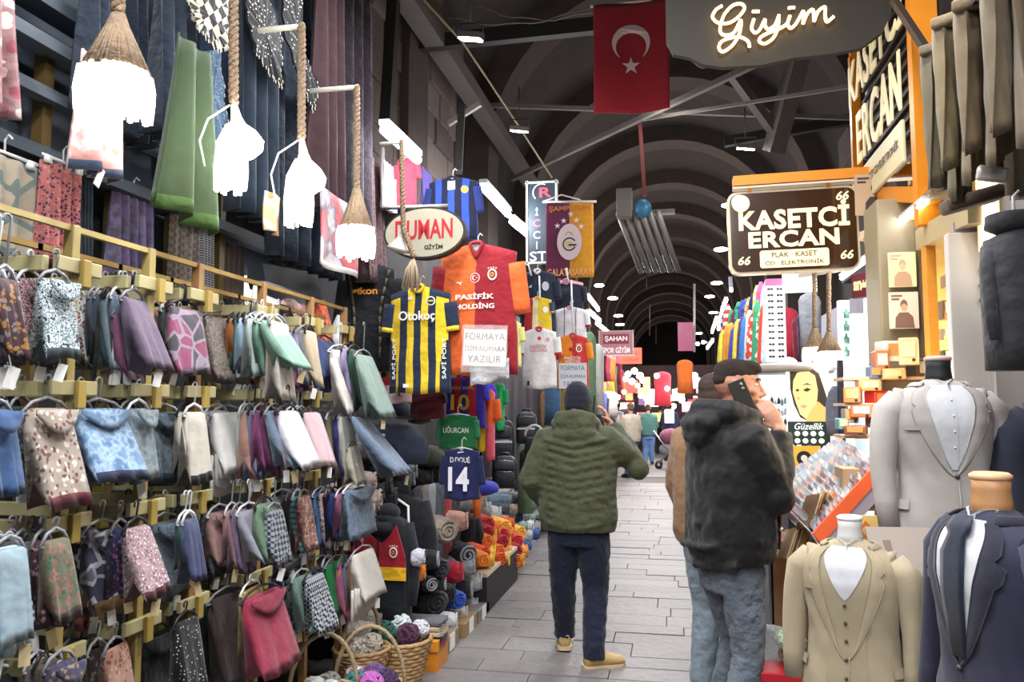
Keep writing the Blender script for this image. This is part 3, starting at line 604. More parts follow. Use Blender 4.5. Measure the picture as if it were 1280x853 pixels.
for px, py, r, c, lab in [(352, 396, .1, '#0e0f14', 'black cloth bunched before the bright window'), (375, 390, .07, '#d9a9b0', 'pink scarf bundle lying before the bright window'), (362, 382, .06, '#e9c6c8', 'pale pink bundle on the shelf before the bright window')]:
    p = at(px, py, X=-2.3); b = MB(); b.ell(p, (.05, r, r*.8)); b.ell(p+Vector((.01, r*.6, -r*.3)), (.05, r*.7, r*.6)); tag(b.build('cloth_bundle', f_(c, fold=1), loc=p, remesh=.012, disp=.03, dsize=.06), lab, 'cloth')
p = at(402, 400, X=-2.2); b = MB(); b.loft([[p+Vector((.05*s*math.cos(a), s*.1*math.sin(a), z)) for a in [2*PI*i/14 for i in range(14)]] for s, z in ((.3, .13), (.55, .08), (1, -.02), (1.1, -.12), (1.15, -.2))]); tag(b.build('hanging_garment', f_('#c0522c', 'batik', '#d8683a', '#8c3624', fold=1), loc=p, disp=.03, dsize=.05), 'rust orange garment hanging above the last post of the rack', 'garment')
p = at(423, 405, X=-2.2); b = MB(); b.loft([[p+Vector((.05*s*math.cos(a), s*.07*math.sin(a), z)) for a in [2*PI*i/14 for i in range(14)]] for s, z in ((.2, .06), (.7, .0), (1, -.1), (1.1, -.2))]); tag(b.build('hanging_garment', f_('#d5d8dc', fold=1), loc=p), 'pale grey garment hanging right of the rust orange one', 'garment')
p = at(319, 372, X=-1.95); b = MB(); b.lathe([(.008, .07), (.018, .02), (.024, -.03), (.026, -.07)], p, 10); tag(b.build('spray_bottle', M_('#f4f4f2', .4), loc=p), 'small white bottle hanging at the fourth arm of the rack', 'bottle')

# ---------------- long dark shawls hung high along the canopy edge
random.seed(21)
navy, mar = f_('#152231', fold=.9, fs=6), f_('#331d22', fold=.9, fs=6)
kef = f_('#14161b', 'dots', '#c9bfae', '#14161b', s=.35); kef2 = f_('#bdb3a2', 'check', '#14161b', s=.35)
for args in [
    (196, 242, -60, 168, -1.95, f_('#2b3442', fold=.9), 'slate blue shawl hanging high behind the first lit pendant'),
    (112, 150, -60, 140, -2.05, f_('#2d3744', fold=.9), 'dark blue shawl hanging just left of the first lit pendant'),
    (160, 198, -60, 175, -2.15, f_('#202a38', fold=.9), 'near black blue shawl hanging right of the first lit pendant'),
    (238, 268, -60, 215, -2.2, f_('#1c2a3c', fold=.9), 'midnight shawl hanging behind the green scarf'),
    (300, 345, -60, 265, -1.95, navy, 'navy shawl hanging between the second and third lit pendants'),
    (262, 300, -60, 190, -2.1, f_('#25364c', fold=.9), 'blue shawl hanging behind the second lit pendant'),
    (345, 395, -60, 322, -2.05, f_('#101c2a', fold=.9), 'black blue shawl hanging behind the third lit pendant'),
    (392, 430, -60, 340, -2.1, f_('#122030', fold=.9), 'dark navy shawl hanging left of the fourth lit pendant'),
    (398, 430, -60, 260, -1.9, mar, 'dark maroon shawl hanging behind the fourth lit pendant'),
    (426, 462, -60, 285, -1.95, f_('#231a22', fold=.9), 'long wine black shawl nearest the stone pier'),
    (455, 478, 190, 352, -2.0, f_('#4a3638', 'lace', '#6c5254'), 'brown lace curtain strip hanging on a clip at the shelf corner')]:
    drape(*args, folds=3, amp=.05, name='long_shawl', bar=False)
def kef_tri(pts, X, label, mat):
    P3 = [at(a, b, X=X) for a, b in pts]; c = sum(P3, Vector())/len(P3); b = MB(); n = len(P3)
    # subdivided fan so the cloth ripples
    vs = []; fs = []; K = 8
    for i in range(n):
        a_, b_ = P3[i], P3[(i+1) % n]
        for j in range(K): 
            q = a_.lerp(b_, j/K); vs.append(q+Vector((.006*math.sin(j*1.7+i), 0, 0)))
    m_ = len(vs); vs.append(c+Vector((.008, 0, 0))); fs = [(k, (k+1) % m_, m_) for k in range(m_)]
    vs += [v-Vector((.012, 0, 0)) for v in vs]; fs += [(b_+m_+1, a_+m_+1, c_+m_+1) for a_, b_, c_ in fs]+[(( k+1) % m_, k, k+m_+1, (k+1) % m_+m_+1) for k in range(m_)]
    b.add(vs, fs); o = b.build('chequered_scarf', mat, loc=P3[0], smooth=False)
    # fringe
    q = MB()
    for k in range(m_//2):
        v = vs[k+m_//4]; q.tube([v, v+Vector((.002, 0, -.016))], .0022, 4)
    q.build('fringe', M_('#cfc6b4', .9), o)['kind'] = 'stuff'; return tag(o, label, 'scarf')
kef_tri([(236, -20), (290, -20), (288, 58), (272, 62), (250, 36), (238, 12)], -1.86, 'black and cream chequered scarf hanging left of the second rope', kef2)
kef_tri([(306, -20), (332, -20), (352, 48), (352, 108), (338, 92), (322, 66), (310, 20)], -1.87, 'black and cream chequered scarf between the second and third ropes', kef)
kef_tri([(352, -20), (378, -20), (376, 55), (398, 108), (392, 138), (380, 110), (356, 40)], -1.9, 'black and cream chequered scarf behind the third rope', kef)
kef_tri([(250, 65), (275, 62), (284, 150), (262, 190), (244, 120)], -1.98, 'grey blue bandana pattern scarf left of the second lit lamp', f_('#3a526c', 'dots', '#8fa5bd', '#2b3f56', s=.5))
drape(222, 262, 40, 270, -1.72, f_('#3a4a31', fold=.8, fs=5), 'green scarf with lilac leaf hem hanging before the back posts', folds=2, amp=.04, taper=1.7, slant=-.05, bar=False, hem=f_('#4d6b38'))
drape(106, 158, 60, 212, -1.62, f_('#c4908c', 'batik', '#d8c4cc', '#b87874', s=.4), 'pink and grey printed scarf hanging under the first lit pendant', folds=2, amp=.03, bar=False, hem=f_('#4f5f7a'))
b = MB(); c = at(124, 222, X=-1.6); b.box(c, (.003, .022, .06), R=(-.4, 0, 0)); tag(b.build('price_tag', m_tag, loc=c, smooth=False), 'white tag dangling below the pink and grey printed scarf', 'tag')
drape(-34, 18, -30, 134, -1.45, f_('#a88484', 'floral', '#a8626c', '#e9d6d0', s=.4), 'pink floral shawl at the upper left edge of the picture', folds=2, amp=.03, bar=False)
drape(334, 352, 238, 288, -1.75, f_('#c69a5c', 'batik', '#b9b0a4', '#8c5f38', s=.5), 'small amber printed scarf hanging left of the third lit pendant', folds=1, amp=.02, bar=False)
drape(400, 446, 232, 330, -1.72, f_('#a09aa4', 'batik', '#5a5462', '#b04a52', s=.35), 'white and grey printed scarf with rosy motif behind the fourth pendant', folds=1, amp=.02, bar=False, hem=f_('#dcd8de'))

# ---------------- rope pendants
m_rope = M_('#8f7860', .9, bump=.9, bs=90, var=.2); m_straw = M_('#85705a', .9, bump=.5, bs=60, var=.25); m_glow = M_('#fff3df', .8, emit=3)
m_bulb = M_('#ffffff', .5, emit=45)
def rope(b, a, c, r, turns=26, n=3):
    a, c = Vector(a), Vector(c); L_ = (c-a).length; st = int(L_/.012)+2
    u = (c-a).normalized().orthogonal().normalized(); w = (c-a).normalized().cross(u)
    for k in range(n):
        pts = []
        for i in range(st+1):
            t = i/st; ang = 2*PI*(t*L_/.075+k/n); pts.append(a.lerp(c, t)+(u*math.cos(ang)+w*math.sin(ang))*r*.55)
        b.tube(pts, r*.62, 5)
def pendant(pxc, ytop, yapex, ybot, wpx, Y, lab, lit=True, rodlen=.2, power=14, rod=None, tufts=46, bulb=(0, 0)):
    top = at(pxc, ytop, Y=Y); ap = at(pxc, yapex, Y=Y); bt = at(pxc, ybot, Y=Y); r = wpx/ppm(ap)/2
    t = thing('rope_pendant', lab, 'lamp', ap)
    b = MB(); rope(b, top, ap, .019 if wpx > 60 else .016); b.build('rope', m_rope, t)
    if rod:
        q = at(pxc, rod, Y=Y); b = MB(); b.tube([q+Vector((-rodlen-.05, 0, 0)), q+Vector((.01, 0, 0))], .012, 6); b.build('bracket_arm', M_('#d8cfc0', .5), t)
    rr = random.Random(int(pxc)); b = MB(); hgt = ap.z-bt.z
    for i in range(tufts):                       # straw strands that fan out and then hang
        a = 2*PI*i/tufts+rr.uniform(-.06, .06); k = rr.uniform(.8, 1.0)
        b.tube([ap+Vector((.012*math.cos(a), .012*math.sin(a), 0)), ap+Vector((r*.5*k*math.cos(a), r*.5*k*math.sin(a), -hgt*.3)), ap+Vector((r*.92*k*math.cos(a), r*.92*k*math.sin(a), -hgt*.62))], [.004, .006, .0075], 4)
    b.lathe([(.02, 0), (r*.5, -hgt*.3), (r*.9, -hgt*.6), (r*.86, -hgt*.6), (r*.45, -hgt*.3), (.01, -.02)], ap, 20, cap=False); b.build('straw_shade', m_straw, t)['kind'] = 'stuff'
    b = MB()
    for i in range(tufts):
        a = 2*PI*i/tufts+rr.uniform(-.06, .06); k = rr.uniform(.88, 1.0); q = Vector((r*k*math.cos(a), r*k*math.sin(a), 0)); l2 = rr.uniform(.9, 1.08)
        b.tube([ap+q*.93+Vector((0, 0, -hgt*.6)), ap+q*1.02+Vector((0, 0, -hgt*.8*l2)), ap+q*.97+Vector((0, 0, -hgt*l2))], .0085, 4)
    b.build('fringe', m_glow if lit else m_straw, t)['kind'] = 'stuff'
    if lit:
        c = ap+Vector((bulb[0], -.0, -hgt*.72+bulb[1])); b = MB(); b.ell(c, .036 if wpx > 60 else .034); b.build('bulb', m_bulb, t); point(c+Vector((0, 0, -.0)), power, (1, .96, .9), .045)
    return t
pendant(148, -60, 18, 142, 88, 1.98, 'largest lit rope pendant with straw fringe, nearest the camera', rod=None, power=5)
def bulbpendant(pxc, ytop, yb, rpx, Y, ylow, lab, rod=None, power=14, dx=10):
    top = at(pxc, ytop, Y=Y); ap = at(pxc, yb-50, Y=Y); c = at(pxc+dx, yb, Y=Y); low = at(pxc-4, ylow, Y=Y); r = rpx/ppm(c)
    t = thing('rope_pendant', lab, 'lamp', ap); b = MB(); rope(b, top, ap, .017); b.build('rope', m_rope, t)
    b = MB(); b.tube([ap, ap.lerp(c, .45)], [.012, .022], 10); b.build('lamp_holder', M_('#c9c4be', .5), t)
    b = MB(); ax = (c-ap).normalized(); M = frame(ap.lerp(c, .4), ax.orthogonal(), ax); L_ = (c-ap).length
    b.lathe([(.02, 0), (.028, L_*.15), (r*.8, L_*.4), (r, L_*.62), (r*.9, L_*.78), (r*.5, L_*.92)], n=16, M=M); b.build('bulb', m_bulb, t)
    if rod:
        q = at(pxc, rod, Y=Y); b = MB(); b.tube([q+Vector((-.2, 0, 0)), q+Vector((.01, 0, 0))], .012, 6); b.build('bracket_arm', M_('#d8cfc0', .5), t)
    rr = random.Random(int(pxc)+9); b = MB(); w = r*.72; hh = (ap.z-low.z)
    for i in range(34):
        a = 2*PI*i/34; q = Vector((w*math.cos(a), w*math.sin(a)*.8, 0)); cc = ap+Vector(((low.x-ap.x), 0, 0)); l2 = rr.uniform(.9, 1.03)
        b.tube([ap.lerp(cc, .5)+q*.3+Vector((0, 0, -hh*.25)), cc+q*.85+Vector((0, 0, -hh*.45)), cc+q+Vector((0, 0, -hh*.75)), cc+q*.95+Vector((0, 0, -hh*l2))], .007, 4)
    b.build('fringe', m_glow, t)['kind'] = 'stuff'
    b = MB(); e = ap+Vector((-r*1.1, 0, 0)); b.tube([ap+Vector((-.01, 0, 0)), ap+Vector((-r*1.3, 0, -hh*.15)), ap+Vector((-r*1.7, 0, -hh*.4)), ap+Vector((-r*1.4, 0, -hh*.7))], .004, 5); b.build('loose_cord', M_('#d8d4cc', .7), t)
    point(c+Vector((.02, -.02, -.05)), power, (.97, .98, 1), .05)
bulbpendant(292, -60, 180, 27, 2.55, 238, 'lit rope pendant with bare bulb, second from the camera', power=5)
bulbpendant(377, 30, 224, 24, 3.07, 280, 'lit rope pendant with bare bulb, third from the camera', rod=33, power=5, dx=6)
pendant(446, 107, 236, 318, 46, 3.68, 'lit rope pendant with straw fringe on a short arm, before the dark jersey', rod=109, power=5)
# the unlit one before the oval sign
t = thing('rope_pendant', 'unlit rope pendant with a grey bulb hanging before the oval shop sign', 'lamp', at(508, 290, Y=4.4))
b = MB(); rope(b, at(502, 175, Y=4.4), at(504, 285, Y=4.4), .015); rope(b, at(504, 285, Y=4.4), at(518, 322, Y=4.38), .017); b.build('rope', m_rope, t)
b = MB(); q = at(505, 178, Y=4.4); b.tube([q+Vector((-.15, 0, 0)), q], .01, 6); b.build('bracket_arm', M_('#d8cfc0', .5), t)
b = MB(); p = at(500, 303, Y=4.42); b.M = Matrix.Translation(p) @ Matrix.Rotation(.25, 4, 'Y'); b.lathe([(.02, .06), (.022, .03), (.04, .0), (.068, -.04), (.07, -.05), (.02, -.062)], n=18); b.build('bulb', M_('#b9b4aa', .3), t)
b = MB(); rr = random.Random(3); p = at(517, 322, Y=4.38)
for i in range(40):
    a = rr.uniform(0, 6.28); r = .05*math.sqrt(rr.random()); b.tube([p, p+Vector((r*.7*math.cos(a)-.01, r*.7*math.sin(a), -.07)), p+Vector((r*1.1*math.cos(a)-.015, r*math.sin(a), -rr.uniform(.15, .2)))], .0045, 4)
b.build('tassel', M_('#a8967c', .9), t)['kind'] = 'stuff'
# ================================================================== FOOTBALL SHIRTS AND STREET GOODS (left, beyond the rack)
def decal(parent, M, pts, mat, name='print', d=-.003, lab=None):
    """small raised printed shape: pts in (x,z) of frame M, standing proud of the cloth"""
    b = MB(); b.prism(pts, d, M); o = b.build(name, mat, parent, smooth=False)
    if lab: o['label'] = lab
    return o
def shirt(px, py, Y, wpx, hpx, label, colf, mats, sleeve=None, cuff=None, collar=None, rot=0, group=None, name='football_shirt', sl=1.0, bulge=.045, prints=None, nu=24, vneck=False, hang=True, slen=.33, longs=False, cat='shirt'):
    """px,py = top centre of the shirt (collar) in the photograph, wpx/hpx its body width and height"""
    c = at(px, py, Y=Y); s = ppm(c); w, h = wpx/s, hpx/s
    t = thing(name, label, cat, c, group); R = rotz(rot, c); nk = .17
    def front(u, v, off=0):
        a = 2*u-1; sh = abs(a)
        hw = w/2*(1.0-.05*math.sin(PI*min(1, v*1.4))+.03*v)
        drop = h*.075*sh**1.3*(1-v)**2
        neck = (h*.11 if vneck else h*.06)*max(0, 1-(sh/nk)**(1 if vneck else 2))*(1-v)**6
        z = -h*v*(1-drop/h)-drop-neck
        if v > .5: z += .006*math.sin(9*u)*v
        y = -bulge*(1-sh**2.2)*(.5+.5*min(1, v*3))-.008*math.sin(11*u+v*5)*v-.006*math.sin(17*v+u*6)*(1-sh)
        return Vector((a*hw, y-off, z))
    b = MB(); b.M = R; b.grid(lambda u, v: front(u, v), nu, 14, colf, th=(0, .03, 0)); b.build('body', mats, t)
    for sd in (-1, 1):
        x0, z0 = sd*w*.485, -h*.075-h*.075*.9; ln = h*slen*(2.1 if longs else 1)*sl; tx, tz = x0+sd*ln*(.13 if not longs else .1), z0-ln*.95
        b = MB(); b.M = R; rs = []
        for k in range(7):
            q = k/6; wd = h*.078*(1-.1*q); x = x0+(tx-x0)*q; z = z0+(tz-z0)*q-h*.02*(1-q)
            dx, dz = (tx-x0), (tz-z0); l = math.hypot(dx, dz); nx, nz = -dz/l, dx/l
            rs.append([Vector((x+nx*wd*math.cos(a)*1.0, .012+.026*math.sin(a), z+nz*wd*math.cos(a))) for a in [2*PI*i/12 for i in range(12)]])
        b.loft(rs); sm_ = sleeve[0 if sd < 0 else 1] if isinstance(sleeve, (list, tuple)) else (sleeve or mats[0]); b.build('sleeve', sm_, t)
        if cuff:
            b = MB(); b.M = R; b.loft([[p+(Vector((0, -.003, 0)) if p.y < .012 else Vector((0, .003, 0))) for p in rs[k]] for k in (5, 6)]); b.build('cuff', cuff, t)
    if collar:
        b = MB(); b.M = R; pts = [front(.5+nk*.5*k/6, 0, .004) for k in range(-6, 7)]; b.tube(pts, h*.013+.002, 6)
        b.tube([pts[0], pts[0]+Vector((nk*w*.3, .02, h*.018)), pts[-1]+Vector((-nk*w*.3, .02, h*.018)), pts[-1]], h*.013+.002, 6); b.build('collar', collar, t)
    if hang:
        b = MB(); b.M = R; b.tube([(-w*.3, .01, -h*.05), (0, .01, .0), (w*.3, .01, -h*.05)], .008, 6); b.tube([(0, .01, 0), (0, .01, .05), (.015, .01, .07), (.03, .01, .055)], .004, 5); b.box((0, .012, -h*.03), (w*.16, .008, h*.06)); b.build('hanger', m_hangW, t)
    if prints:
        def on(u, v, off=.004):                   # a frame lying on the cloth
            p = front(u, v, off); du = (front(min(u+.04, 1), v)-front(max(u-.04, 0), v)); return R @ frame(p, (du.x, du.y, 0), (0, 0, 1))
        prints(t, on, w, h)
    return t
cW, cK = M_('#f2f0ea', .6), M_('#1b1d24', .7)
cR, cO, cY, cN = f_('#8f1c28', fold=.6), f_('#d9622a', fold=.6), f_('#e3c22c', fold=.6), f_('#1e2a41', fold=.6)
def crest_club(t, M, r, body=None, ring=None):
    decal(t, M, circ(r, 20, rz=r*1.25), cW, 'crest', -.003); o = M @ Matrix.Translation((0, -.003, 0))
    decal(t, o, circ(r*.72, 18, rz=r*.9), ring or cR, 'crest_centre', -.001); o = o @ Matrix.Translation((0, -.001, 0))
    decal(t, o, arcband(r*.28, r*.45, .6, 5.6, 12), M_('#e8b23a', .5), 'crest_letter', -.001); decal(t, o, [(0, -r*.05), (r*.42, -r*.05), (r*.42, r*.08), (0, r*.08)], M_('#e8b23a', .5), 'crest_letter', -.001)
    for k in range(4): decal(t, M @ Matrix.Translation(((k-1.5)*r*.55, 0, r*1.55-abs(k-1.5)*r*.12)), star(r*.26), M_('#e8d9b0', .5), 'crest_star', -.002)
def badge_flag(t, M, r):
    decal(t, M, circ(r, 18), cW, 'badge', -.002); o = M @ Matrix.Translation((0, -.002, 0)); decal(t, o, circ(r*.88, 18), M_('#b01a24', .5), 'badge_field', -.001)
    o = o @ Matrix.Translation((0, -.001, 0)); decal(t, o, crescent(r*.5, -r*.12), cW, 'badge_crescent', -.001); decal(t, o, star(r*.2, r*.42, 0, PI), cW, 'badge_star', -.001)
def crescent(r, cx, n=18, k=.8, off=.25, ang=0):
    a0 = .62; P = [(cx+r*math.cos(a), r*math.sin(a)) for a in [a0+(2*PI-2*a0)*i/n for i in range(n+1)]]
    ri = r*k; cxi = cx+r*off; q0 = math.atan2(P[-1][1], P[-1][0]-cxi)%(2*PI); q1 = math.atan2(P[0][1], P[0][0]-cxi)
    P += [(cxi+ri*math.cos(a), ri*math.sin(a)) for a in [q0+(q1-q0)*i/n for i in range(1, n)]]
    return [(x*math.cos(ang)-z*math.sin(ang), x*math.sin(ang)+z*math.cos(ang)) for x, z in P]
def three_bar(t, M, s, mat):
    for k in range(3):
        x = (k-1)*s*.36; hh = s*(.35+.28*k); decal(t, M, [(x-s*.2, -s*.4), (x-s*.2+s*.26, -s*.4), (x+s*.1, -s*.4+hh), (x-s*.06, -s*.4+hh*1.0)], mat, 'maker_mark', -.002)
def cat_mark(t, M, s, mat):
    decal(t, M, [(-s, s*.15), (-s*.3, s*.25), (s*.3, 0), (s*.9, s*.5), (s*.8, s*.1), (s*.35, -s*.25), (s*.5, -s*.75), (s*.2, -s*.6), (0, -s*.15), (-s*.5, 0), (-s*.95, -.02*s)], mat, 'maker_mark', -.002)
# club shirt, half orange half red
def pr(t, on, w, h):
    cat_mark(t, on(.28, .29), .022, cW); badge_flag(t, on(.505, .25), .032); crest_club(t, on(.73, .235), .03)
    text('PASİFİK', t, on(.5, .40, .005), w*.50, .042, cW, bold=.02, name='sponsor_lettering'); text('HOLDİNG', t, on(.5, .475, .005), w*.51, .042, cW, bold=.02, name='sponsor_lettering')
gs = shirt(597, 305, 5.0, 100, 165, 'large football shirt, half orange half crimson, with sponsor lettering', lambda u, v: 0 if u < .5 else 1, [cO, cR], [cR, cO], None, cR, rot=-.12, prints=pr, vneck=True, slen=.42, longs=False)
# yellow and navy stripes
def pr(t, on, w, h):
    three_bar(t, on(.36, .1), .03, cW); decal(t, on(.72, .13), circ(.03, 18), cW, 'crest', -.003); decal(t, on(.72, .13, .008), circ(.023, 18), cN, 'crest_centre', -.001); decal(t, on(.72, .13, .010), [(-.018, -.005), (.018, -.005), (.018, .005), (-.018, .005)], cY, 'crest_bar', -.001)
    text('Otokoç', t, on(.5, .285, .006), w*.62, .075, cW, bold=.015, name='sponsor_lettering')
    for u in (.08, .92):
        M = on(u, .68, .006); M = M @ Matrix.Rotation(-PI/2, 4, 'Y'); text('SAFİ PORT', t, M, h*.38, .034, cW, bold=.01, name='side_lettering')
    decal(t, on(.33, .93), [(-.02, -.012), (.02, -.012), (.02, .012), (-.02, .012)], cW, 'hem_label')
def fbcol(u, v):
    e = abs(u-.5)*2
    if v < .09 and e > .5: return 1
    if e > .72 and v > .45+.25*(1-(e-.72)/.28): return 1
    if e > .62: return 0
    return [1, 0, 1, 0, 1][min(4, int((u-.19)/.62*5))]
shirt(525, 358, 4.95, 78, 134, 'yellow and navy striped football shirt below the oval shop sign', fbcol, [cY, cN], cN, cY, cY, rot=-.05, prints=pr, nu=50, slen=.3)
# black jersey
def pr(t, on, w, h):
    three_bar(t, on(.3, .16), .028, M_('#c9b89c', .5)); text('ikon', t, on(.52, .26, .006), w*.4, .05, M_('#e8963a', .5), bold=.02, name='sponsor_lettering'); decal(t, on(.27, .26), [(-.03, -.012), (.03, .0), (.03, .02), (-.03, .012)], M_('#e8963a', .5), 'sponsor_mark')
    decal(t, on(.17, .83), [(-.016, -.012), (.016, -.012), (.016, .012), (-.016, .012)], M_('#b9b4aa', .5), 'hem_label')
    for sd in (-1, 1):
        for k in range(9):
            a = .5+sd*(.42-.16*min(1, k*.22)+.03*max(0, k-5)*0); a2 = .5+sd*(.42-.16*min(1, (k+1)*.22)); p0, p1 = on(a, .02+k*.095).translation, on(a2, .02+(k+1)*.095).translation
            b = MB(); b.tube([p0, p1], .011, 4, flat=.4); b.build('side_stripe', M_('#4f4a3c', .7), t)
shirt(462, 328, 5.15, 64, 138, 'black football shirt with orange sponsor lettering beside the scarf rack', lambda u, v: 0, [f_('#0f1218', fold=.7)], None, None, M_('#141414', .7), rot=.05, prints=pr, slen=.45)
# blue and black striped jersey high up
def pr(t, on, w, h):
    decal(t, on(.5, .16), [(-.03, -.02), (.03, -.02), (.03, .05), (-.03, .05)], M_('#b9bfc8', .5), 'sleeve_logo'); decal(t, on(.78, .2), circ(.028, 14), M_('#d8a02c', .5), 'crest')
shirt(566, 222, 5.6, 62, 80, 'blue and black striped football shirt hanging high under the pale post', lambda u, v: int(u*7) % 2, [f_('#12182c'), f_('#2b45b4')], f_('#1b2a66'), None, f_('#10131c'), prints=pr, nu=28, slen=.45)
shirt(508, 196, 5.3, 26, 66, 'plain crimson shirt on the upper rail left of the striped blue one', lambda u, v: 0, [f_('#b02a3c')], slen=.3, nu=8)
drape(480, 494, 200, 258, -1.9, f_('#e6e4f4'), 'white shirt edge on the upper rail beside the stone pier', cat='shirt', name='shirt', bar=False)
drape(488, 500, 205, 258, -1.95, f_('#5a3fb0'), 'violet shirt edge on the upper rail beside the stone pier', cat='shirt', name='shirt', bar=False)
drape(528, 540, 208, 252, -1.9, f_('#8a7ad8'), 'lavender shirt edge on the upper rail by the blue striped shirt', cat='shirt', name='shirt', bar=False)
b = MB(); b.tube([at(478, 185, Y=5.1), at(478, 260, Y=5.1), at(560, 258, Y=5.1)], .018, 6)
tag(b.build('hanging_rail', m_steel, loc=at(476, 262, Y=5.1)), 'grey metal rail that carries the oval shop sign', 'rail')
shirt(574, 345, 5.4, 56, 90, 'royal blue shirt hanging behind the striped yellow one', lambda u, v: 0, [f_('#2f35b4')], slen=.3, nu=8)

# oval shop sign
c = at(530, 291, Y=4.85); s = ppm(c); t = thing('oval_sign', 'white oval shop sign with red lettering hanging over the football shirts', 'sign', c)
R = rotz(-.05, c); b = MB(); b.prism(circ(54/s, 40, rz=33/s), .07, R); b.build('sign_case', M_('#25211f', .5), t, smooth=False)
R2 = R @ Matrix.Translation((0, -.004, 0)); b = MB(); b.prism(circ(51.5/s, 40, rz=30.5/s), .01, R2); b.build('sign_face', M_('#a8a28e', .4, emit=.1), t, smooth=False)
Rt = R2 @ Matrix.Translation((0, -.001, 4/s)); text('DUMAN', t, Rt, 76/s, 25/s, M_('#b3202e', .5), bold=.02)
Rt = R2 @ Matrix.Translation((13/s, -.001, -18/s)); text('GİYİM', t, Rt, 24/s, 7/s, M_('#2b2a28', .5), bold=.02)
# paper notices
def paper(px, py, Y, wpx, hpx, lines, label, rot=0, tilt=0, sheet='#ddd6d0', ink='#5a514c', name='paper_notice', cat='notice'):
    c = at(px, py, Y=Y); s = ppm(c); w, h = wpx/s, hpx/s; t = thing(name, label, cat, c); R = rotz(rot, c) @ Matrix.Rotation(tilt, 4, 'Y')
    b = MB(); b.M = R; b.box((0, 0, 0), (w, .004, h)); b.build('sheet', M_(sheet, .5, var=.05, bs=15), t, smooth=False); n = len(lines)
    for i, (ln, k) in enumerate(lines):
        text(ln, t, R @ Matrix.Translation((0, -.0025, h*(.5-(i+.5)/n)*.92)), w*k, h/n*.56, M_(ink, .6), ext=.001, bold=.0, space=1.05)
    return t, R, w, h
t, R, w, h = paper(606, 435, 4.86, 55, 46, [('FORMAYA', .92), ('İSİM-NUMARA', .94), ('YAZILIR', .78)], 'plastic-wrapped notice pinned on the orange and crimson shirt', tilt=.04)
b = MB(); b.M = R; b.grid(lambda u, v: ((u-.5)*w*1.06, -.012-.01*math.sin(13*u+9*v), h*.62-v*h*1.3), 14, 10, th=(0, -.001, 0)); b.build('plastic_sleeve', M_('#ffffff', .08, alpha=.16, bump=.6, bs=30), t)
b = MB(); c2 = at(612, 465, Y=4.9); s = ppm(c2); b.grid(lambda u, v: c2+Vector(((u-.5)*50/s, -.02*math.sin(7*u), (.5-v)*26/s+(u-.5)*.06+.01*math.sin(11*u))), 10, 5, th=(0, .01, 0)); tag(b.build('plastic_bag', M_('#c8c9cc', .25, bump=.9, bs=30), loc=c2), 'crumpled clear plastic bag below the pinned notice', 'bag')

# far group of shirts round Y = 8
s1 = [f_('#2a3346'), f_('#c9b45c')]
def pr(t, on, w, h): three_bar(t, on(.3, .25), .03, cW); decal(t, on(.75, .25), circ(.035, 14, rz=.045), M_('#c9ccd2', .5), 'crest')
shirt(672, 338, 7.6, 44, 80, 'navy shirt with pale collar hanging left of the club banner', lambda u, v: 0, [s1[0]], None, None, M_('#e2e0dc', .5), prints=pr)
shirt(708, 350, 7.8, 42, 60, 'dark shirt with pink shoulders below the club banner', lambda u, v: 1 if v < .1 else 0, [f_('#262a3c'), f_('#d9a0ac')], f_('#262a3c'), None, f_('#d9a0ac'))
def pr(t, on, w, h): decal(t, on(.82, .35), circ(.03, 12), cW, 'crest')
shirt(672, 372, 7.5, 34, 44, 'small shirt striped red and yellow above the white shirt', lambda u, v: 0 if u < .33 else 1 if u < .55 else 2, [f_('#c8303c'), f_('#f0e4b0'), f_('#e8c830')], f_('#44506a'), f_('#e8a84c'), f_('#e8a84c'), prints=pr)
def pr(t, on, w, h):
    decal(t, on(.52, .16), circ(.018, 10), M_('#d8465a', .5), 'badge'); decal(t, on(.78, .18), circ(.02, 10), M_('#d8a0a8', .5), 'crest')
    text('PASİFİK', t, on(.5, .3), w*.5, .04, M_('#d8667a', .5), name='sponsor_lettering'); text('HOLDİNG', t, on(.5, .365), w*.5, .035, M_('#d8667a', .5), name='sponsor_lettering'); decal(t, on(.2, .92), [(-.01, -.02), (.01, -.02), (.01, .02), (-.01, .02)], cK, 'hem_label')
shirt(674, 410, 7.3, 42, 76, 'white football shirt with red collar and pink lettering', lambda u, v: 0, [f_('#e9e7e8')], None, f_('#c8303c'), f_('#c8303c'), prints=pr)
shirt(713, 384, 7.7, 40, 56, 'white football shirt with dark side piping above the orange one', lambda u, v: 1 if .3 < u < .33 or .67 < u < .7 else 0, [f_('#dfdde2'), f_('#6c6f7c')], None, f_('#8c2436'), f_('#c98a94'), nu=30)
def pr(t, on, w, h):
    crest_club(t, on(.72, .25), .028); decal(t, on(.45, .27), circ(.02, 10), M_('#b01a24', .5), 'badge'); text('PASİFİK', t, on(.52, .42), w*.55, .035, cW, name='sponsor_lettering'); text('HOLDİNG', t, on(.52, .48), w*.5, .035, cW, name='sponsor_lettering')
shirt(716, 418, 7.4, 38, 70, 'smaller football shirt, half orange half red, beyond the white one', lambda u, v: 0 if u < .5 else 1, [f_('#e0862c'), f_('#c03436')], [f_('#c03436'), f_('#e0862c')], None, f_('#c03436'), prints=pr, vneck=True)
paper(716, 470, 7.2, 35, 32, [('FORMAYA', .85), ('İSİM-NUMARA', .9), ('YAZILIR', .7)], 'small paper notice on the further orange and red shirt', ink='#4a5a7c', sheet='#c9cdd2')
shirt(640, 400, 6.6, 22, 60, 'pale yellow shirt seen edge on behind the large club shirt', lambda u, v: 0, [f_('#e2dc8c')], nu=8)
b = MB()
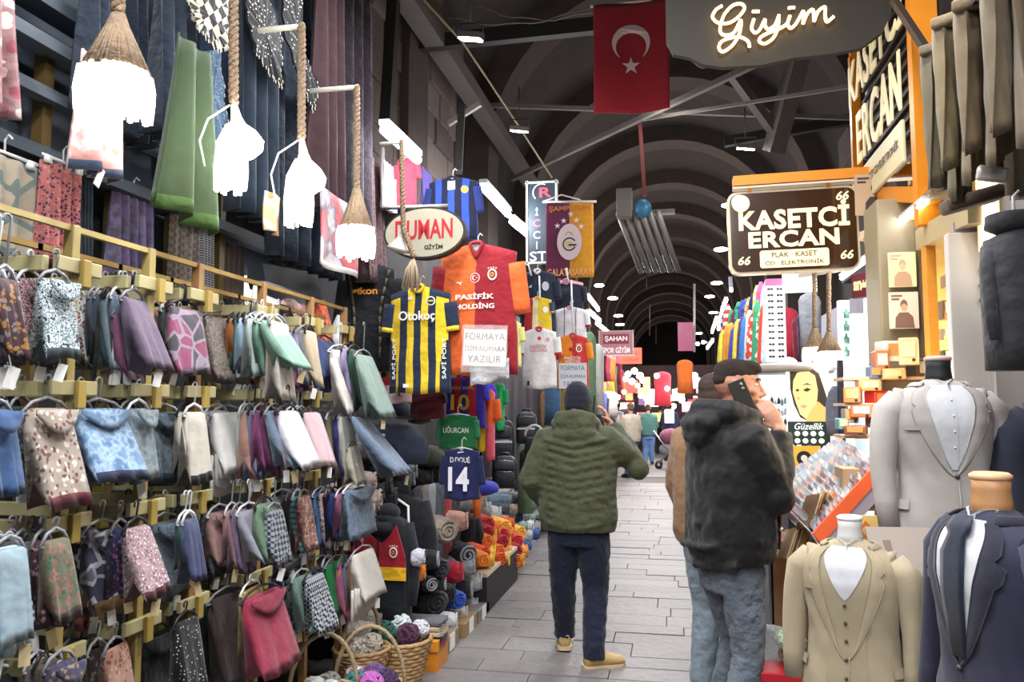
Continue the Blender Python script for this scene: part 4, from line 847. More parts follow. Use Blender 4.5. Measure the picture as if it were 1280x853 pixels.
for i, (a, c_) in enumerate([((660, 330), (664, 345)), ((708, 335), (710, 352)), ((674, 345), (676, 412)), ((714, 350), (716, 418))]): b.tube([at(*a, Y=7.5), at(*c_, Y=7.5)], .009, 5)
tag(b.build('hanger_chain', m_hangW, loc=at(670, 340, Y=7.5)), 'pale hanger chain joining the further shirts', 'hanger')
# club banner and the dark vertical sign behind it
def flatsign(px, py, Y, wpx, hpx, label, face, frame_=None, name='shop_sign', d=.05, rot=0, em=0, cat='sign', bev=0):
    c = at(px, py, Y=Y); s = ppm(c); w, h = wpx/s, hpx/s; t = thing(name, label, cat, c); R = rotz(rot, c)
    b = MB(); b.M = R; b.box((0, d/2, 0), (w, d, h)); b.build('panel', M_(face, .5, emit=em, var=.08, bs=6), t, smooth=False, bev=bev)
    if frame_:
        for q in ((-w/2, 0, .02, h+.04), (w/2, 0, .02, h+.04), (0, -h/2, w+.04, .02), (0, h/2, w+.04, .02)):
            b = MB(); b.M = R; b.box((q[0], d/2, q[1]), (q[2], d+.02, q[3])); b.build('frame', M_(frame_, .5), t, smooth=False)
    return t, R @ Matrix.Translation((0, -.003, 0)), w, h, s
t, R, w, h, s = flatsign(677, 278, 8.0, 37, 102, 'dark vertical shop sign with white frame behind the club banner', '#23303a', '#c9c6c2')
R_ = lambda x, z: R @ Matrix.Translation((x/s, 0, z/s))
text('R', t, R_(5, 38), 16/s, 13/s, M_('#b04a5c', .5), bold=.03); b = MB(); b.prism(arcband(10/s, 11.5/s, PI*.35, PI*1.25, 10), -.004, R_(0, 38)); b.build('letter_swirl', M_('#c9c6c8', .5), t, smooth=False)
for z, ch, cc in ((14, 'İ', '#7fb0b8'), (-1, 'C', '#b04a5c'), (-16, 'C', '#a08a94'), (-29, 'I', '#a08a94')): text(ch, t, R_(-6, z), None, 10/s, M_(cc, .5), bold=.02)
text('ST', t, R_(-4, -43), 22/s, 12/s, M_('#e2e0da', .5), bold=.01)
c = at(712, 300, Y=7.7); s = ppm(c); t = thing('club_banner', 'maroon and gold football club banner with stars and crest', 'banner', c)
wv = lambda x, z: Vector((x/s, -.01*math.sin(x*.12), z/s))
b = MB(); b.M = Matrix.Translation(c); b.grid(lambda u, v: wv((u-.5)*60, 48-96*v), 20, 10, lambda u, v: 0 if u < .52 else 1, th=(0, .008, 0)); b.build('cloth', [f_('#6b2f4c', fold=.3), f_('#d9962c', fold=.3)], t)
b = MB(); b.tube([c+Vector((-34/s, 0, 50/s)), c+Vector((34/s, 0, 47/s))], .012, 6); b.tube([c+Vector((-34/s, 0, 50/s)), c+Vector((-10/s, 0, 58/s)), c+Vector((14/s, 0, 50/s))], .008, 5); b.build('pole', M_('#cfc9c4', .5), t)
R = Matrix.Translation(c+Vector((0, -.018, 0))); R_ = lambda x, z: R @ Matrix.Translation((x/s, 0, z/s))
text('ŞAMPİYON', t, R_(0, 40), 52/s, 10/s, M_('#c9762c', .5), bold=.02); text('GALATASARAY', t, R_(0, -41), 56/s, 9/s, M_('#e8a860', .5), bold=.02)
decal(t, R_(0, -3), circ(15.5/s, 24, rz=23/s), M_('#d8c4c8', .5), 'crest'); decal(t, R_(0, -6) @ Matrix.Translation((0, -.003, 0)), arcband(7/s, 8.6/s, .5, 5.9, 16), cK, 'crest_letter'); decal(t, R_(4, -7) @ Matrix.Translation((0, -.003, 0)), [(-5/s, -1/s), (5/s, -1/s), (5/s, 1/s), (-5/s, 1/s)], cK, 'crest_letter')
decal(t, R_(-.5, 5) @ Matrix.Translation((0, -.003, 0)), arcband(3.4/s, 5/s, 0, PI, 10), M_('#c9a03c', .5), 'crest_letter'); decal(t, R_(-.5, -6) @ Matrix.Translation((0, -.003, 0)), circ(4.5/s, 14, rz=4.5/s), M_('#c9b87c', .5), 'crest_ball')
for x, z, r in ((2, 32, 4), (-7, 24, 4), (9, 24, 4), (-15, 18, 4), (15, 16, 4)): decal(t, R_(x, z), star(r/s), M_('#e0d6d8', .5), 'banner_star')

# ------------------------------------------------ stall base and piled goods
m_dk = M_('#1d1c1f', .8); m_wood = M_('#8c6a45', .6, bump=.3, bs=20, var=.15)
def table(x0, x1, y0, y1, z, mat, label, name='display_table'):
    t = thing(name, label, 'table', ((x0+x1)/2, (y0+y1)/2, 0)); b = MB(); b.box(((x0+x1)/2, (y0+y1)/2, z-.02), (x1-x0, y1-y0, .04)); b.build('table_top', mat, t, smooth=False, bev=.004)
    b = MB(); b.box(((x0+x1)/2, (y0+y1)/2, z/2-.02), (x1-x0-.06, y1-y0-.06, z-.04)); b.build('skirt', m_dk, t, smooth=False); return t
table(-2.38, -1.75, 5.0, 5.5, .55, m_dk, 'low black display table under the rolled hoodies')
table(-2.38, -1.95, 5.55, 8.6, .5, m_dk, 'long black display table behind the rolled clothes')
table(-2.4, -1.75, 8.9, 13.5, .35, m_dk, 'far black display table beyond the orange jerseys')
beam('floor_plank', (-2.1, 2.0, .06), (-1.95, 4.7, .06), .3, .1, M_('#2f2b2a', .8), 'dark plank lying on the floor below the scarf rack', 'plank')
beam('floor_plank', (-2.5, 1.8, .18), (-2.4, 4.7, .18), .3, .1, M_('#26231f', .8), 'second dark plank behind the first under the scarf rack', 'plank')

def roll(px, py, X, r, L_, col, label, ax='x', col2=None, ang=0, cat='clothing', name='rolled_hoodie', group=None, mat=None):
    """rolled garment: a spiral of cloth whose end faces the street (or the camera)"""
    c = at(px, py, X=X); s = ppm(c); r = r*1.22/s; L_ = L_*1.2/s; rr = random.Random(int(px*7+py*13))
    mat = mat or f_(col, fold=.9, fs=22); t = None
    d = Vector((-1, -.15, 0)) if ax == 'x' else Vector((0, 1, 0)) if ax == 'y' else Vector((-.7, .7, 0)); d = Matrix.Rotation(ang, 3, 'Z') @ d; d.normalize()
    b = MB(); n = 14; rings = []
    for k in range(9):
        q = k/8; m_ = (.72, .93, 1, 1.02, 1, .98, 1, .95, .8)[k]; p = c+d*(L_*q)
        u = d.cross(Vector((0, 0, 1))).normalized(); rings.append([p+u*(r*m_*1.08*math.cos(a)*(1+.06*math.sin(3*a+k*.5)))+Vector((0, 0, r*m_*.92*math.sin(a)*(1+.05*math.sin(2*a+k)))) for a in [2*PI*j/n for j in range(n)]])
    b.loft(rings); o = b.build(name, mat, loc=c)
    q = MB(); u = d.cross(Vector((0, 0, 1))).normalized(); pts = [c-d*.004+u*(r*.8*(1-k/26)*math.cos(k*.62+1))+Vector((0, 0, r*.75*(1-k/26)*math.sin(k*.62+1))) for k in range(22)]
    q.tube(pts, r*.11, 5); q.build('rolled_edge', f_(col2) if col2 else mat, o)
    return tag(o, label, cat, group)
def fold_stack(px, py, X, wpx, hpx, dpt, cols, label, nx=None, name='folded_clothes', each=True, rot=0):
    """a pile of folded garments: each is a thing; px,py = bottom centre of the street-side face"""
    c = at(px, py, X=X); s = ppm(c); w, h = wpx/s, hpx/s; n = len(cols); z = c.z
    for i, (col, nm) in enumerate(cols):
        hh = h/n; b = MB(); rr = random.Random(i*31+int(px)); R = rotz(rot+rr.uniform(-.08, .08), (c.x-dpt/2, c.y, z)); b.M = R
        rings = []
        for k in range(9):
            q = k/8*2-1; ww = (1-.06*q*q); rings.append([Vector((dpt/2*ww*(1 if abs(e) <= 1 else 1)*cx, w/2*q, hh/2+hh*.5*sz*(1-.12*q*q)+.003*math.sin(7*q+i))) for cx, sz, e in ((-1, -.9, 0), (1.0, -.95, 0), (1.04, -.5, 0), (1.0, -.06, 0), (.93, .0, 0), (1.0, .06, 0), (1.04, .5, 0), (1, .95, 0), (-1, .9, 0))])
        b.loft(rings); o = b.build(name, f_(col, fold=.8, fs=20), loc=(c.x-dpt/2, c.y, z)); tag(o, '%s %s' % (nm, label), 'clothing'); z += hh

# garments hung and standing at the corner: hooded coats in a row
def coat(px, py, Y, wpx, hpx, label, mat, parts=None, name='hanging_coat', depth=.09, longs=True, zipm=None, hood=True, rot=0, cat='jacket'):
    c = at(px, py, Y=Y); s = ppm(c); w, h = wpx/s, hpx/s; t = thing(name, label, cat, c); R = rotz(rot, c)
    b = MB(); b.M = R; rings = []
    for v, k, dd in ((0, .22, .45), (.03, .34, .6), (.07, .74, .8), (.12, .96, .95), (.25, 1, 1), (.5, 1, 1.05), (.8, 1.02, 1), (1, 1.02, .9)):
        rings.append([Vector((w/2*k*(abs(math.cos(a))**.6)*(1 if math.cos(a) > 0 else -1), depth*dd*(abs(math.sin(a))**.8)*(1 if math.sin(a) > 0 else -1), -h*v)) for a in [2*PI*j/28 for j in range(28)]])
    b.loft(rings); b.build('body', mat, t, disp=.01, dsize=.12)
    for sd in (-1, 1):
        b = MB(); b.M = R; b.tube([(sd*w*.42, 0, -h*.1), (sd*w*.56, -.02, -h*.35), (sd*w*.6, -.04, -h*.62), (sd*w*.58, -.05, -h*.8)], [w*.12, w*.11, w*.1, w*.08], 12); b.build('sleeve', mat, t, disp=.008, dsize=.1)
    if hood: b = MB(); b.M = R; b.ell((0, .02, -.01), (w*.24, depth*.9, h*.09)); b.ell((0, -depth*.35, -h*.06), (w*.2, depth*.5, h*.05)); b.build('hood', mat, t)
    return t, R, w, h
t, R, w, h = coat(484, 640, 4.8, 64, 138, 'black zip hoodie with crimson chest, yellow band and club crest', f_('#1c1f26', fold=.5), cat='hoodie', name='club_hoodie')
def chestp(x, z, off=.002): return R @ Matrix.Translation((x*w, -.098-off, z*h))
b = MB(); b.M = R; P_ = [(-.62, -.40), (-.60, -.30), (-.30, -.16), (-.12, -.22), (0, -.26), (.12, -.22), (.30, -.10), (.48, -.36), (.50, -.46), (-.52, -.46), (-.62, -.46)]
b.prism([(x*w, z*h) for x, z in P_], -.012, R0 := Matrix.Identity(4) @ Matrix.Translation((0, -.094, 0))); b.build('chest_panel', f_('#a01c30'), t, smooth=False)
b = MB(); b.M = R; b.prism([(-.52*w, -.46*h), (.5*w, -.46*h), (.5*w, -.575*h), (-.5*w, -.575*h)], -.012, Matrix.Translation((0, -.094, 0))); b.build('yellow_band', f_('#f0b822'), t, smooth=False)
b = MB(); b.M = R; b.box((-.05*w, -.108, -.6*h), (.008, .004, .78*h)); b.build('zip', cK, t, smooth=False)
b = MB(); b.M = R; b.lathe([(.045, 0), (.085, .02), (.09, .05), (.07, .08), (.03, .085)], (0, -.03, -.2*h), 18); b.ell((0, -.02, -.12*h), (w*.2, .06, h*.09)); b.build('collar', f_('#1c1f26'), t)
crest_club(t, chestp(.26, -.33, .012), .026)
decal(t, chestp(-.22, -.93, .005), [(0, 0), (.01, 0), (.01, .01), (0, .01)], cW, 'hem_mark')
t, R, w, h = coat(494, 612, 5.25, 84, 150, 'black quilted coat with white zip and paper label behind the club hoodie', f_('#15171c', fold=.5), cat='coat')
b = MB(); b.M = R; b.tube([(.1*w, -.1, -.06*h), (.28*w, -.105, -.12*h), (.3*w, -.11, -.35*h), (.27*w, -.11, -.55*h)], .01, 5); b.build('white_piping', cW, t)
decal(t, R @ Matrix.Translation((-.02*w, -.115, -.22*h)), [(-.05, -.07), (.06, -.12), (.06, .06), (-.05, .06)], M_('#d9dbdd', .5), 'paper_label')
b = MB(); b.M = R; b.tube([(-.25*w, -.1, -.12*h), (-.25*w, -.11, -.3*h)], .004, 4); b.box((-.25*w, -.112, -.26*h), (.03, .006, .03)); b.build('drawcord', M_('#8c8f94', .4, .5), t)
for k, (px, col, nm) in enumerate([(524, '#1a1b1f', 'black'), (532, '#6d655c', 'taupe'), (540, '#8f9096', 'silver grey'), (547, '#3c4858', 'slate'), (552, '#6f7376', 'grey green'), (560, '#a3282c', 'bright red'), (566, '#22262b', 'charcoal')]):
    p = at(px, 614-k*1.6, Y=5.4+k*.12); s = ppm(p); b = MB(); hh = (130-k*9)/s; wd = .05
    rings = [[p+Vector((.032*math.cos(a)*q2, .22*math.sin(a)*q2*.9, -hh*v+.02)) for a in [2*PI*j/14 for j in range(14)]] for v, q2 in ((-.02, .3), (.0, .7), (.06, .95), (.3, 1), (.7, 1.05), (1, 1))]
    b.loft(rings); tag(b.build('hanging_coat', f_(col, fold=.8), loc=p, disp=.012, dsize=.1), '%s coat seen edge on in the row behind the black quilted coat' % nm, 'coat')
# child shirts and named jerseys on chain hangers
shirt(582, 470, 5.9, 50, 66, 'blue and red striped football shirt with yellow number ten', lambda u, v: int(u*5) % 2, [f_('#3a2f9c'), f_('#b52a3c')], f_('#4a46c0'), None, None, nu=20, prints=lambda t, on, w, h: (text('LAMİNE YAMAL', t, on(.42, .22), w*.7, .03, M_('#e8c83c', .5), name='name_lettering'), text('10', t, on(.4, .5, .008), w*.5, .12, M_('#e8d03c', .5), bold=.02, name='number_lettering')), hang=False)
shirt(604, 478, 6.3, 26, 46, 'bright blue football shirt behind the striped number ten', lambda u, v: 0, [f_('#3438b8')], nu=8, hang=False)
shirt(625, 478, 7.2, 10, 60, 'green scarf like shirt hanging beyond the bright blue one', lambda u, v: 0, [f_('#1c9a58')], nu=6, hang=False)
b = MB()
shirt(572, 518, 5.45, 48, 44, 'green goalkeeper shirt lettered with a name, on a hanger', lambda u, v: 0, [f_('#1f6a3c')], f_('#2a8050'), None, None, prints=lambda t, on, w, h: text('UĞURCAN', t, on(.5, .42), w*.66, .05, M_('#e4ece4', .5), bold=.01, name='name_lettering'), slen=.55)
shirt(577, 560, 5.25, 44, 64, 'navy football shirt with white number fourteen on a hanger', lambda u, v: 0, [f_('#1f2450')], None, None, None, slen=.6, prints=lambda t, on, w, h: (text('D.DOUÉ', t, on(.5, .2), w*.62, .045, M_('#e4e4ec', .5), bold=.01, name='name_lettering'), text('14', t, on(.48, .58, .008), w*.62, .16, M_('#e4e4ec', .5), bold=.03, name='number_lettering'), decal(t, on(.5, .06), [(-.02, 0), (.02, .006), (.02, .012), (-.02, .006)], cW, 'maker_mark')))
shirt(494, 470, 5.2, 40, 34, 'red shirt with white monogram panel below the striped yellow one', lambda u, v: 1 if v > .35 else 0, [f_('#a8242c'), f_('#e4c8cc')], f_('#b02a30'), f_('#e0742c'), None, nu=10, hang=False, prints=lambda t, on, w, h: (text('Y', t, on(.7, .62), None, .05, cK, name='monogram'), text('C', t, on(.72, .68, .006), None, .03, cK, name='monogram')))
shirt(474, 440, 5.25, 20, 82, 'yellow and black scarf shirt edge between rack and striped shirt', lambda u, v: 0 if u < .7 else 1, [f_('#d8c834'), f_('#2a2a1c')], nu=8, hang=False)
shirt(534, 488, 5.3, 44, 36, 'dark maroon nylon jacket hung below the striped yellow shirt', lambda u, v: 0, [f_('#4f0f1c')], f_('#17141a'), hang=False, nu=10)
shirt(612, 485, 6.0, 12, 90, 'orange and pink sports shirt seen edge on beside the backpacks', lambda u, v: 0 if v < .5 else 1, [f_('#e0602c'), f_('#d85a6c')], nu=6, hang=False)
shirt(603, 520, 6.0, 12, 44, 'yellow shirt sleeve peeping from behind the green goalkeeper shirt', lambda u, v: 0, [f_('#f0c832')], nu=6, hang=False)
# caps, beanies and balls of black cloth on the table
random.seed(8)
def cap(px, py, X, r, col, label, brim=True, patch=None):
    c = at(px, py, X=X); s = ppm(c); r = r/s; b = MB(); b.M = rotz(random.uniform(-.5, .3), c)
    b.lathe([(r, -r*.35), (r*1.02, 0), (r*.92, r*.35), (r*.6, r*.66), (r*.2, r*.78)], n=16); m = f_(col, fold=.4); o = b.build('cap', m, loc=c)
    if brim: q = MB(); q.M = b.M; q.prism([(r*1.0*math.cos(a), 0) for a in (0,)] and [(r*.95*math.cos(a), r*1.6*math.sin(a)) for a in [PI+PI*k/12 for k in range(13)]], .012, Matrix.Translation((0, -r*.1, -r*.3)) @ Matrix.Rotation(PI/2-.2, 4, 'X')); q.build('brim', m, o)
    q = MB(); q.M = b.M; q.ell((0, 0, r*.78), r*.09, n=8, m=4); q.build('button', m, o)
    if patch: q = MB(); q.M = b.M; q.ell((0, -r*.93, r*.12), (r*.32, r*.12, r*.24)); q.build('patch', M_(patch, .5), o)
    return tag(o, label, 'cap')
cap(491, 512, -1.95, 22, '#262d42', 'navy cap with white tag on the pile left of the green shirt', patch='#e9e9e4')
cap(525, 522, -2.1, 15, '#1b1c20', 'black cap just right of the navy cap')
cap(535, 574, -1.85, 22, '#3c4234', 'olive cap with white front panel on the black display', patch='#eef0ea')
b = MB(); c = at(492, 553, Y=5.3); s = ppm(c); b.M = rotz(.1, c)
b.loft([[Vector((46/s*k*math.cos(a), .16*k2*math.sin(a), z/s)) for a in [2*PI*j/24 for j in range(24)]] for k, k2, z in ((.35, .5, 24), (.6, .7, 20), (.92, .95, 4), (1, 1, -12), (.95, 1, -26))]); tag(b.build('folded_sweater', f_('#2a3145', fold=.5), loc=c), 'broad navy sweater spread over the pile under the navy cap', 'sweater')
for i, (px, py, r, col) in enumerate([(478, 556, 14, '#7c7f82'), (487, 572, 12, '#8a8c8c'), (468, 602, 12, '#a3938c'), (458, 620, 14, '#9a8c86'), (474, 627, 16, '#ab9a92'), (502, 562, 15, '#1e2026'), (517, 562, 13, '#24262c'), (482, 588, 12, '#1a1b20'), (496, 586, 11, '#b2aca6'), (508, 590, 13, '#15161a'), (488, 605, 13, '#1d1e23'), (504, 607, 13, '#202126'), (517, 600, 10, '#7f8a8a'), (520, 590, 9, '#8c9494'), (478, 615, 12, '#191a1f'), (494, 622, 13, '#1c1d22'), (510, 621, 12, '#17181c'), (540, 600, 14, '#2a2a2c'), (548, 590, 15, '#202224'), (560, 596, 15, '#1c1e22'), (468, 640, 14, '#a89a92')]):
    roll(px, py, -1.78-.012*(i % 3), r, r*3.2, col, ['grey', 'light', 'dark', 'black', 'charcoal'][i % 5]+' beanie roll in the heap of hats, '+('upper', 'middle', 'lower')[min(2, int((py-550)/28))]+' part, '+('left', 'centre', 'right')[min(2, int((px-455)/36))] + (' front' if i % 2 else ' back')+(' edge' if i in (14, 17) else ''), name='rolled_beanie', cat='hat')
# rolled hoodies and sweatshirts beside the club hoodie
RL = [(560, 665, 15, 60, '#94877a', 'light taupe fleece roll at the top of the heap beside the coats'), (583, 652, 12, 40, '#c9988c', 'pink printed bundle above the taupe fleece roll'), (547, 700, 11, 50, '#17181d', 'black roll with grey band below the taupe fleece'),
    (585, 695, 13, 40, '#1b1c22', 'black roll with white stripe behind the taupe fleece'), (529, 697, 10, 30, '#c9c9d4', 'silvery white bundle beside the club hoodie'), (530, 716, 10, 50, '#e08030', 'orange and red roll beside the club hoodie'), (552, 712, 12, 50, '#23262e', 'dark navy roll right of the orange roll'),
    (577, 716, 13, 50, '#b52334', 'bright red roll with black edge'), (592, 708, 12, 40, '#8e9196', 'grey hat roll above the street edge'), (540, 732, 9, 50, '#1a1b1f', 'black roll with pale cuff below the orange roll'), (556, 731, 9, 50, '#202126', 'black roll with pale cuff in the middle of the heap'),
    (567, 742, 12, 55, '#17181c', 'black roll left of the blue one'), (574, 752, 11, 40, '#2d4fae', 'royal blue roll with white letters'), (589, 738, 12, 45, '#1d1f2a', 'midnight roll with ringed end by the street'), (601, 728, 11, 40, '#b4b6bc', 'light grey roll nearest the street, upper'),
    (545, 755, 16, 70, '#1b1d1f', 'large black sweatshirt roll with small green mark'), (583, 767, 9, 40, '#c2bab0', 'cream roll wrapped in plastic'), (596, 757, 10, 40, '#a8aeb4', 'pale grey roll wrapped in plastic'), (603, 770, 10, 40, '#8f969c', 'mid grey roll wrapped in plastic'), (590, 780, 9, 40, '#7c8288', 'dark grey roll wrapped in plastic'), (570, 776, 10, 40, '#c9cbce', 'whitish roll wrapped in plastic'), (604, 787, 8, 40, '#5f666e', 'slate roll wrapped in plastic by the kerb')]
for i, (px, py, r, l, col, lab) in enumerate(RL):
    l = min(l, max(12, px-522))
    roll(px, py, -1.5-.03*(i % 2), r, l, col, lab, ax='x' if i % 3 else 'd', col2=('#8c8f94' if i in (2, 3, 9, 10, 13) else None))
fold_stack(556, 806, -1.43, 40, 32, .36, [('#8a3a44', 'dusky red folded'), ('#2b2b30', 'black and white printed'), ('#cfc0a8', 'cream folded'), ('#c2ae92', 'sand folded'), ('#5f5f64', 'grey packed')], 'garment in the plastic-wrapped pile above the orange box')
# orange cardboard box at the street edge
c = at(525, 826, Y=4.9); t = thing('cardboard_box', 'orange cardboard box with brown tape at the street edge', 'box', (c.x-.02, c.y+.12, .0))
b = MB(); X0 = c.x; b.box((X0, 5.02, .085), (.22, .24, .17)); b.build('body', M_('#e08a20', .5, var=.06), t, smooth=False, bev=.004)
b = MB(); b.box((X0+.02, 5.02, .16), (.19, .26, .07)); b.build('lid', M_('#e69428', .5), t, smooth=False, bev=.004); b = MB(); b.box((X0-.005, 4.896, .06), (.05, .006, .12)); b.build('tape', M_('#9c5a34', .4), t, smooth=False)
for k, (yy, xx, h0) in enumerate([(5.35, -1.62, .12), (5.8, -1.6, .11), (6.2, -1.6, .1)]):
    b = MB(); b.box((xx, yy, h0/2), (.3, .36, h0)); o = b.build('packing_box', M_(('#857868', '#8f7450', '#7a7672')[k], .5, var=.1, bump=.2), loc=(xx, yy, 0), smooth=False, bev=.005); q = MB(); q.box((xx+.152, yy, h0*.55), (.004, .12, .1)); q.build('paper_label', m_tag, o, smooth=False)
    tag(o, ('tan', 'ochre', 'grey')[k]+' low packing box under the rolled clothes, %s along the kerb' % ('first', 'second', 'third')[k], 'box')
# baskets of yarn
def basket(px, py, Yb, rpx, label, fills, hh=1.3, hdir=0, hd=1):
    c = at(px, py, Y=Yb); s = ppm(c); r = rpx/s; h = r*hh; base = Vector((c.x, c.y, max(0.0, c.z-h))); h = c.z-base.z if c.z-base.z > .1 else h
    t = thing('wicker_basket', label, 'basket', base); b = MB()
    for k in range(11):                                 # woven courses
        q = k/10; rr = r*(.68+.34*q); z = h*q; b.tube([base+Vector((rr*math.cos(a)*(1+.02*(-1)**(int(j)+k)), rr*math.sin(a)*(1+.02*(-1)**(int(j)+k)), z+.008)) for j, a in [(j, 2*PI*j/28) for j in range(29)]], h/17, 5)
    b.lathe([(r*.68, 0), (r*.66, .01), (r*1.0, h*.98), (r*.95, h*.98), (r*.6, .02)], base, 20, cap=True); b.build('weave', M_('#b99668', .8, bump=.7, bs=60, var=.2), t)
    if hd: b = MB(); b.tube([base+Vector((math.cos(hdir)*r*math.cos(a), math.sin(hdir)*r*math.cos(a), h+r*1.75*math.sin(a))) for a in [PI*j/14 for j in range(15)]], .011, 8); b.build('handle', M_('#9c8868', .7, bump=.6, bs=50), t)
    for dx, dy, dz, rr, col, lab in fills:
        p = base+Vector((dx*r, dy*r, h+dz*r)); q = MB(); rk = rr*r
        rr_ = random.Random(int(dx*100+dy*37+px)); 
        for n_ in range(9):
            ax = Vector((rr_.uniform(-1, 1), rr_.uniform(-1, 1), rr_.uniform(-1, 1))).normalized(); u = ax.orthogonal().normalized(); w = ax.cross(u)
            q.tube([p+(u*math.cos(a)+w*math.sin(a))*rk*.9+ax*rk*.25*math.sin(3*a+n_) for a in [2*PI*j/18 for j in range(19)]], rk*.16, 5)
        q.ell(p, rk*.86, n=10, m=6); tag(q.build('yarn_scarf', f_(col, 'floral' if 'fleck' in lab else 'plain', '#f0ece6', fold=1.0, fs=40), loc=p), lab, 'yarn')
basket(404, 868, 3.72, 42, 'front wicker basket cut by the bottom edge, full of pale scarves', [(-.3, 0, .1, .38, '#d9d4cc', 'white flecked yarn bundle in the front basket'), (.3, -.2, .12, .36, '#c9cfc8', 'pale mint yarn bundle in the front basket'), (0, .4, .15, .36, '#8f8b84', 'grey yarn bundle in the front basket')], hdir=.5)
basket(462, 862, 3.95, 44, 'middle wicker basket of purple and teal crocheted yarn', [(-.35, -.1, .15, .36, '#2c7a80', 'teal crocheted yarn in the middle basket'), (.15, -.3, .2, .38, '#b45fb0', 'orchid pink crocheted yarn in the middle basket'), (.45, .15, .2, .34, '#40224c', 'deep purple crocheted yarn in the middle basket'), (0, .35, .25, .36, '#6d4a7c', 'violet mottled yarn in the middle basket'), (-.55, .3, .22, .3, '#d0a0b4', 'pink flecked yarn in the middle basket')], hdir=.3)
basket(500, 800, 4.5, 38, 'rear wicker basket of dark green and plum yarn beside the orange box', [(-.5, -.2, .2, .42, '#1f5a4c', 'dark green crocheted yarn in the rear basket'), (.35, -.2, .2, .4, '#4a1f3c', 'plum crocheted yarn in the rear basket'), (-.1, .4, .35, .36, '#c9d0d4', 'icy white yarn in the rear basket'), (.6, .3, .3, .3, '#d8dade', 'white plastic-wrapped yarn in the rear basket')], hd=0)
basket(452, 812, 4.25, 34, 'beige wicker basket with tall handle behind the purple yarn', [(-.3, 0, .15, .42, '#a39a8e', 'beige felt hat in the tall handled basket'), (.4, 0, .2, .4, '#c9bfae', 'cream felt hat in the tall handled basket'), (0, -.45, .15, .4, '#b9b0a0', 'stone flecked hat in the tall handled basket')], hdir=1.2)
for k, (px, py, r, col, lab) in enumerate([(477, 774, 12, '#8f867c', 'grey knitted hat on the goods behind the rear basket'), (492, 768, 10, '#d5d9dc', 'white folded paper pack above the rear basket'), (470, 790, 11, '#a89c90', 'sand knitted hat left of the rear basket')]): roll(px, py, -1.75, r, 30, col, lab, name='knitted_hat', cat='hat')
# the orange jersey pile and further goods along the kerb
random.seed(9)
oc = [('#e8862a', 'orange'), ('#e8a03a', 'amber'), ('#f0b83c', 'gold'), ('#a8202c', 'crimson'), ('#d8501e', 'vermilion'), ('#e8963c', 'apricot'), ('#e8c440', 'yellow'), ('#c8343c', 'scarlet'), ('#e07028', 'tangerine')]
b = MB(); b.box((-1.75, 6.95, .15), (.6, 1.3, .28)); o = b.build('display_box', M_('#1e1c20', .7), loc=(-1.75, 6.95, 0), smooth=False); q = MB(); q.box((-1.75, 6.95, .305), (.6, 1.28, .03)); q.build('cloth_layer', f_('#cdb9a0'), o, smooth=False); tag(o, 'black low display box under the orange jersey pile', 'box')
kk = 0
for lay in range(5):
    for j in range(6-lay//2):
        col, nm = oc[(lay*4+j*2) % 9]; px = 605+j*10+lay*1.5+random.uniform(-2, 2); py = 702-lay*11+random.uniform(-2, 2)
        roll(px, py, -1.45-.03*lay, 9, 44, col, '%s rolled jersey, %s layer of the bright pile, %s along' % (nm, ('bottom', 'second', 'third', 'fourth', 'top')[lay], ('first', 'second', 'third', 'fourth', 'fifth', 'sixth')[j]), name='rolled_jersey', ax='x' if j % 2 else 'd', ang=random.uniform(-.3, .3), cat='jersey')
fold_stack(618, 752, -1.5, 52, 30, .34, [('#e07a5a', 'coral red packed'), ('#e8d8d0', 'blush packed'), ('#d88a78', 'salmon packed'), ('#efe6e0', 'ivory packed'), ('#e4d4d4', 'pale pink packed')], 'garment in the plastic wrapped pile at the kerb')
gc = [('#8f9499', 'grey'), ('#c2c6ca', 'silver'), ('#4a5058', 'slate'), ('#2d3a6c', 'navy'), ('#d5d8d6', 'white'), ('#6a7f8c', 'blue grey'), ('#3c4a44', 'dark green'), ('#9ab0a4', 'pale green'), ('#4060a0', 'blue'), ('#a38c7c', 'tan')]
kk = 0; Ys = [7.9, 8.4, 8.9, 9.4]
for lay in range(6):
    for j in range(6):
        col, nm = gc[(lay*3+j*7) % 10]; px = 628+j*8.5+lay*2; py = 690-lay*13+random.uniform(-2, 2)-j*1.5
        if px > 682: continue
        roll(px, py, -1.62-.02*lay, 7.2, 26, col, '%s rolled hat, row %s, place %s, grey heap by the green jacket' % (nm, ('one', 'two', 'three', 'four', 'five', 'six')[lay], ('one', 'two', 'three', 'four', 'five', 'six')[j]), name='rolled_hat', ax='x', ang=random.uniform(-.3, .3), cat='hat')
fold_stack(640, 640, -1.9, 40, 42, .3, [('#aab0b4', 'pale grey'), ('#5f656c', 'iron grey'), ('#b9bdc0', 'silver grey'), ('#1f2126', 'black topped')], 'garment folded on the long table left of the green jacket')
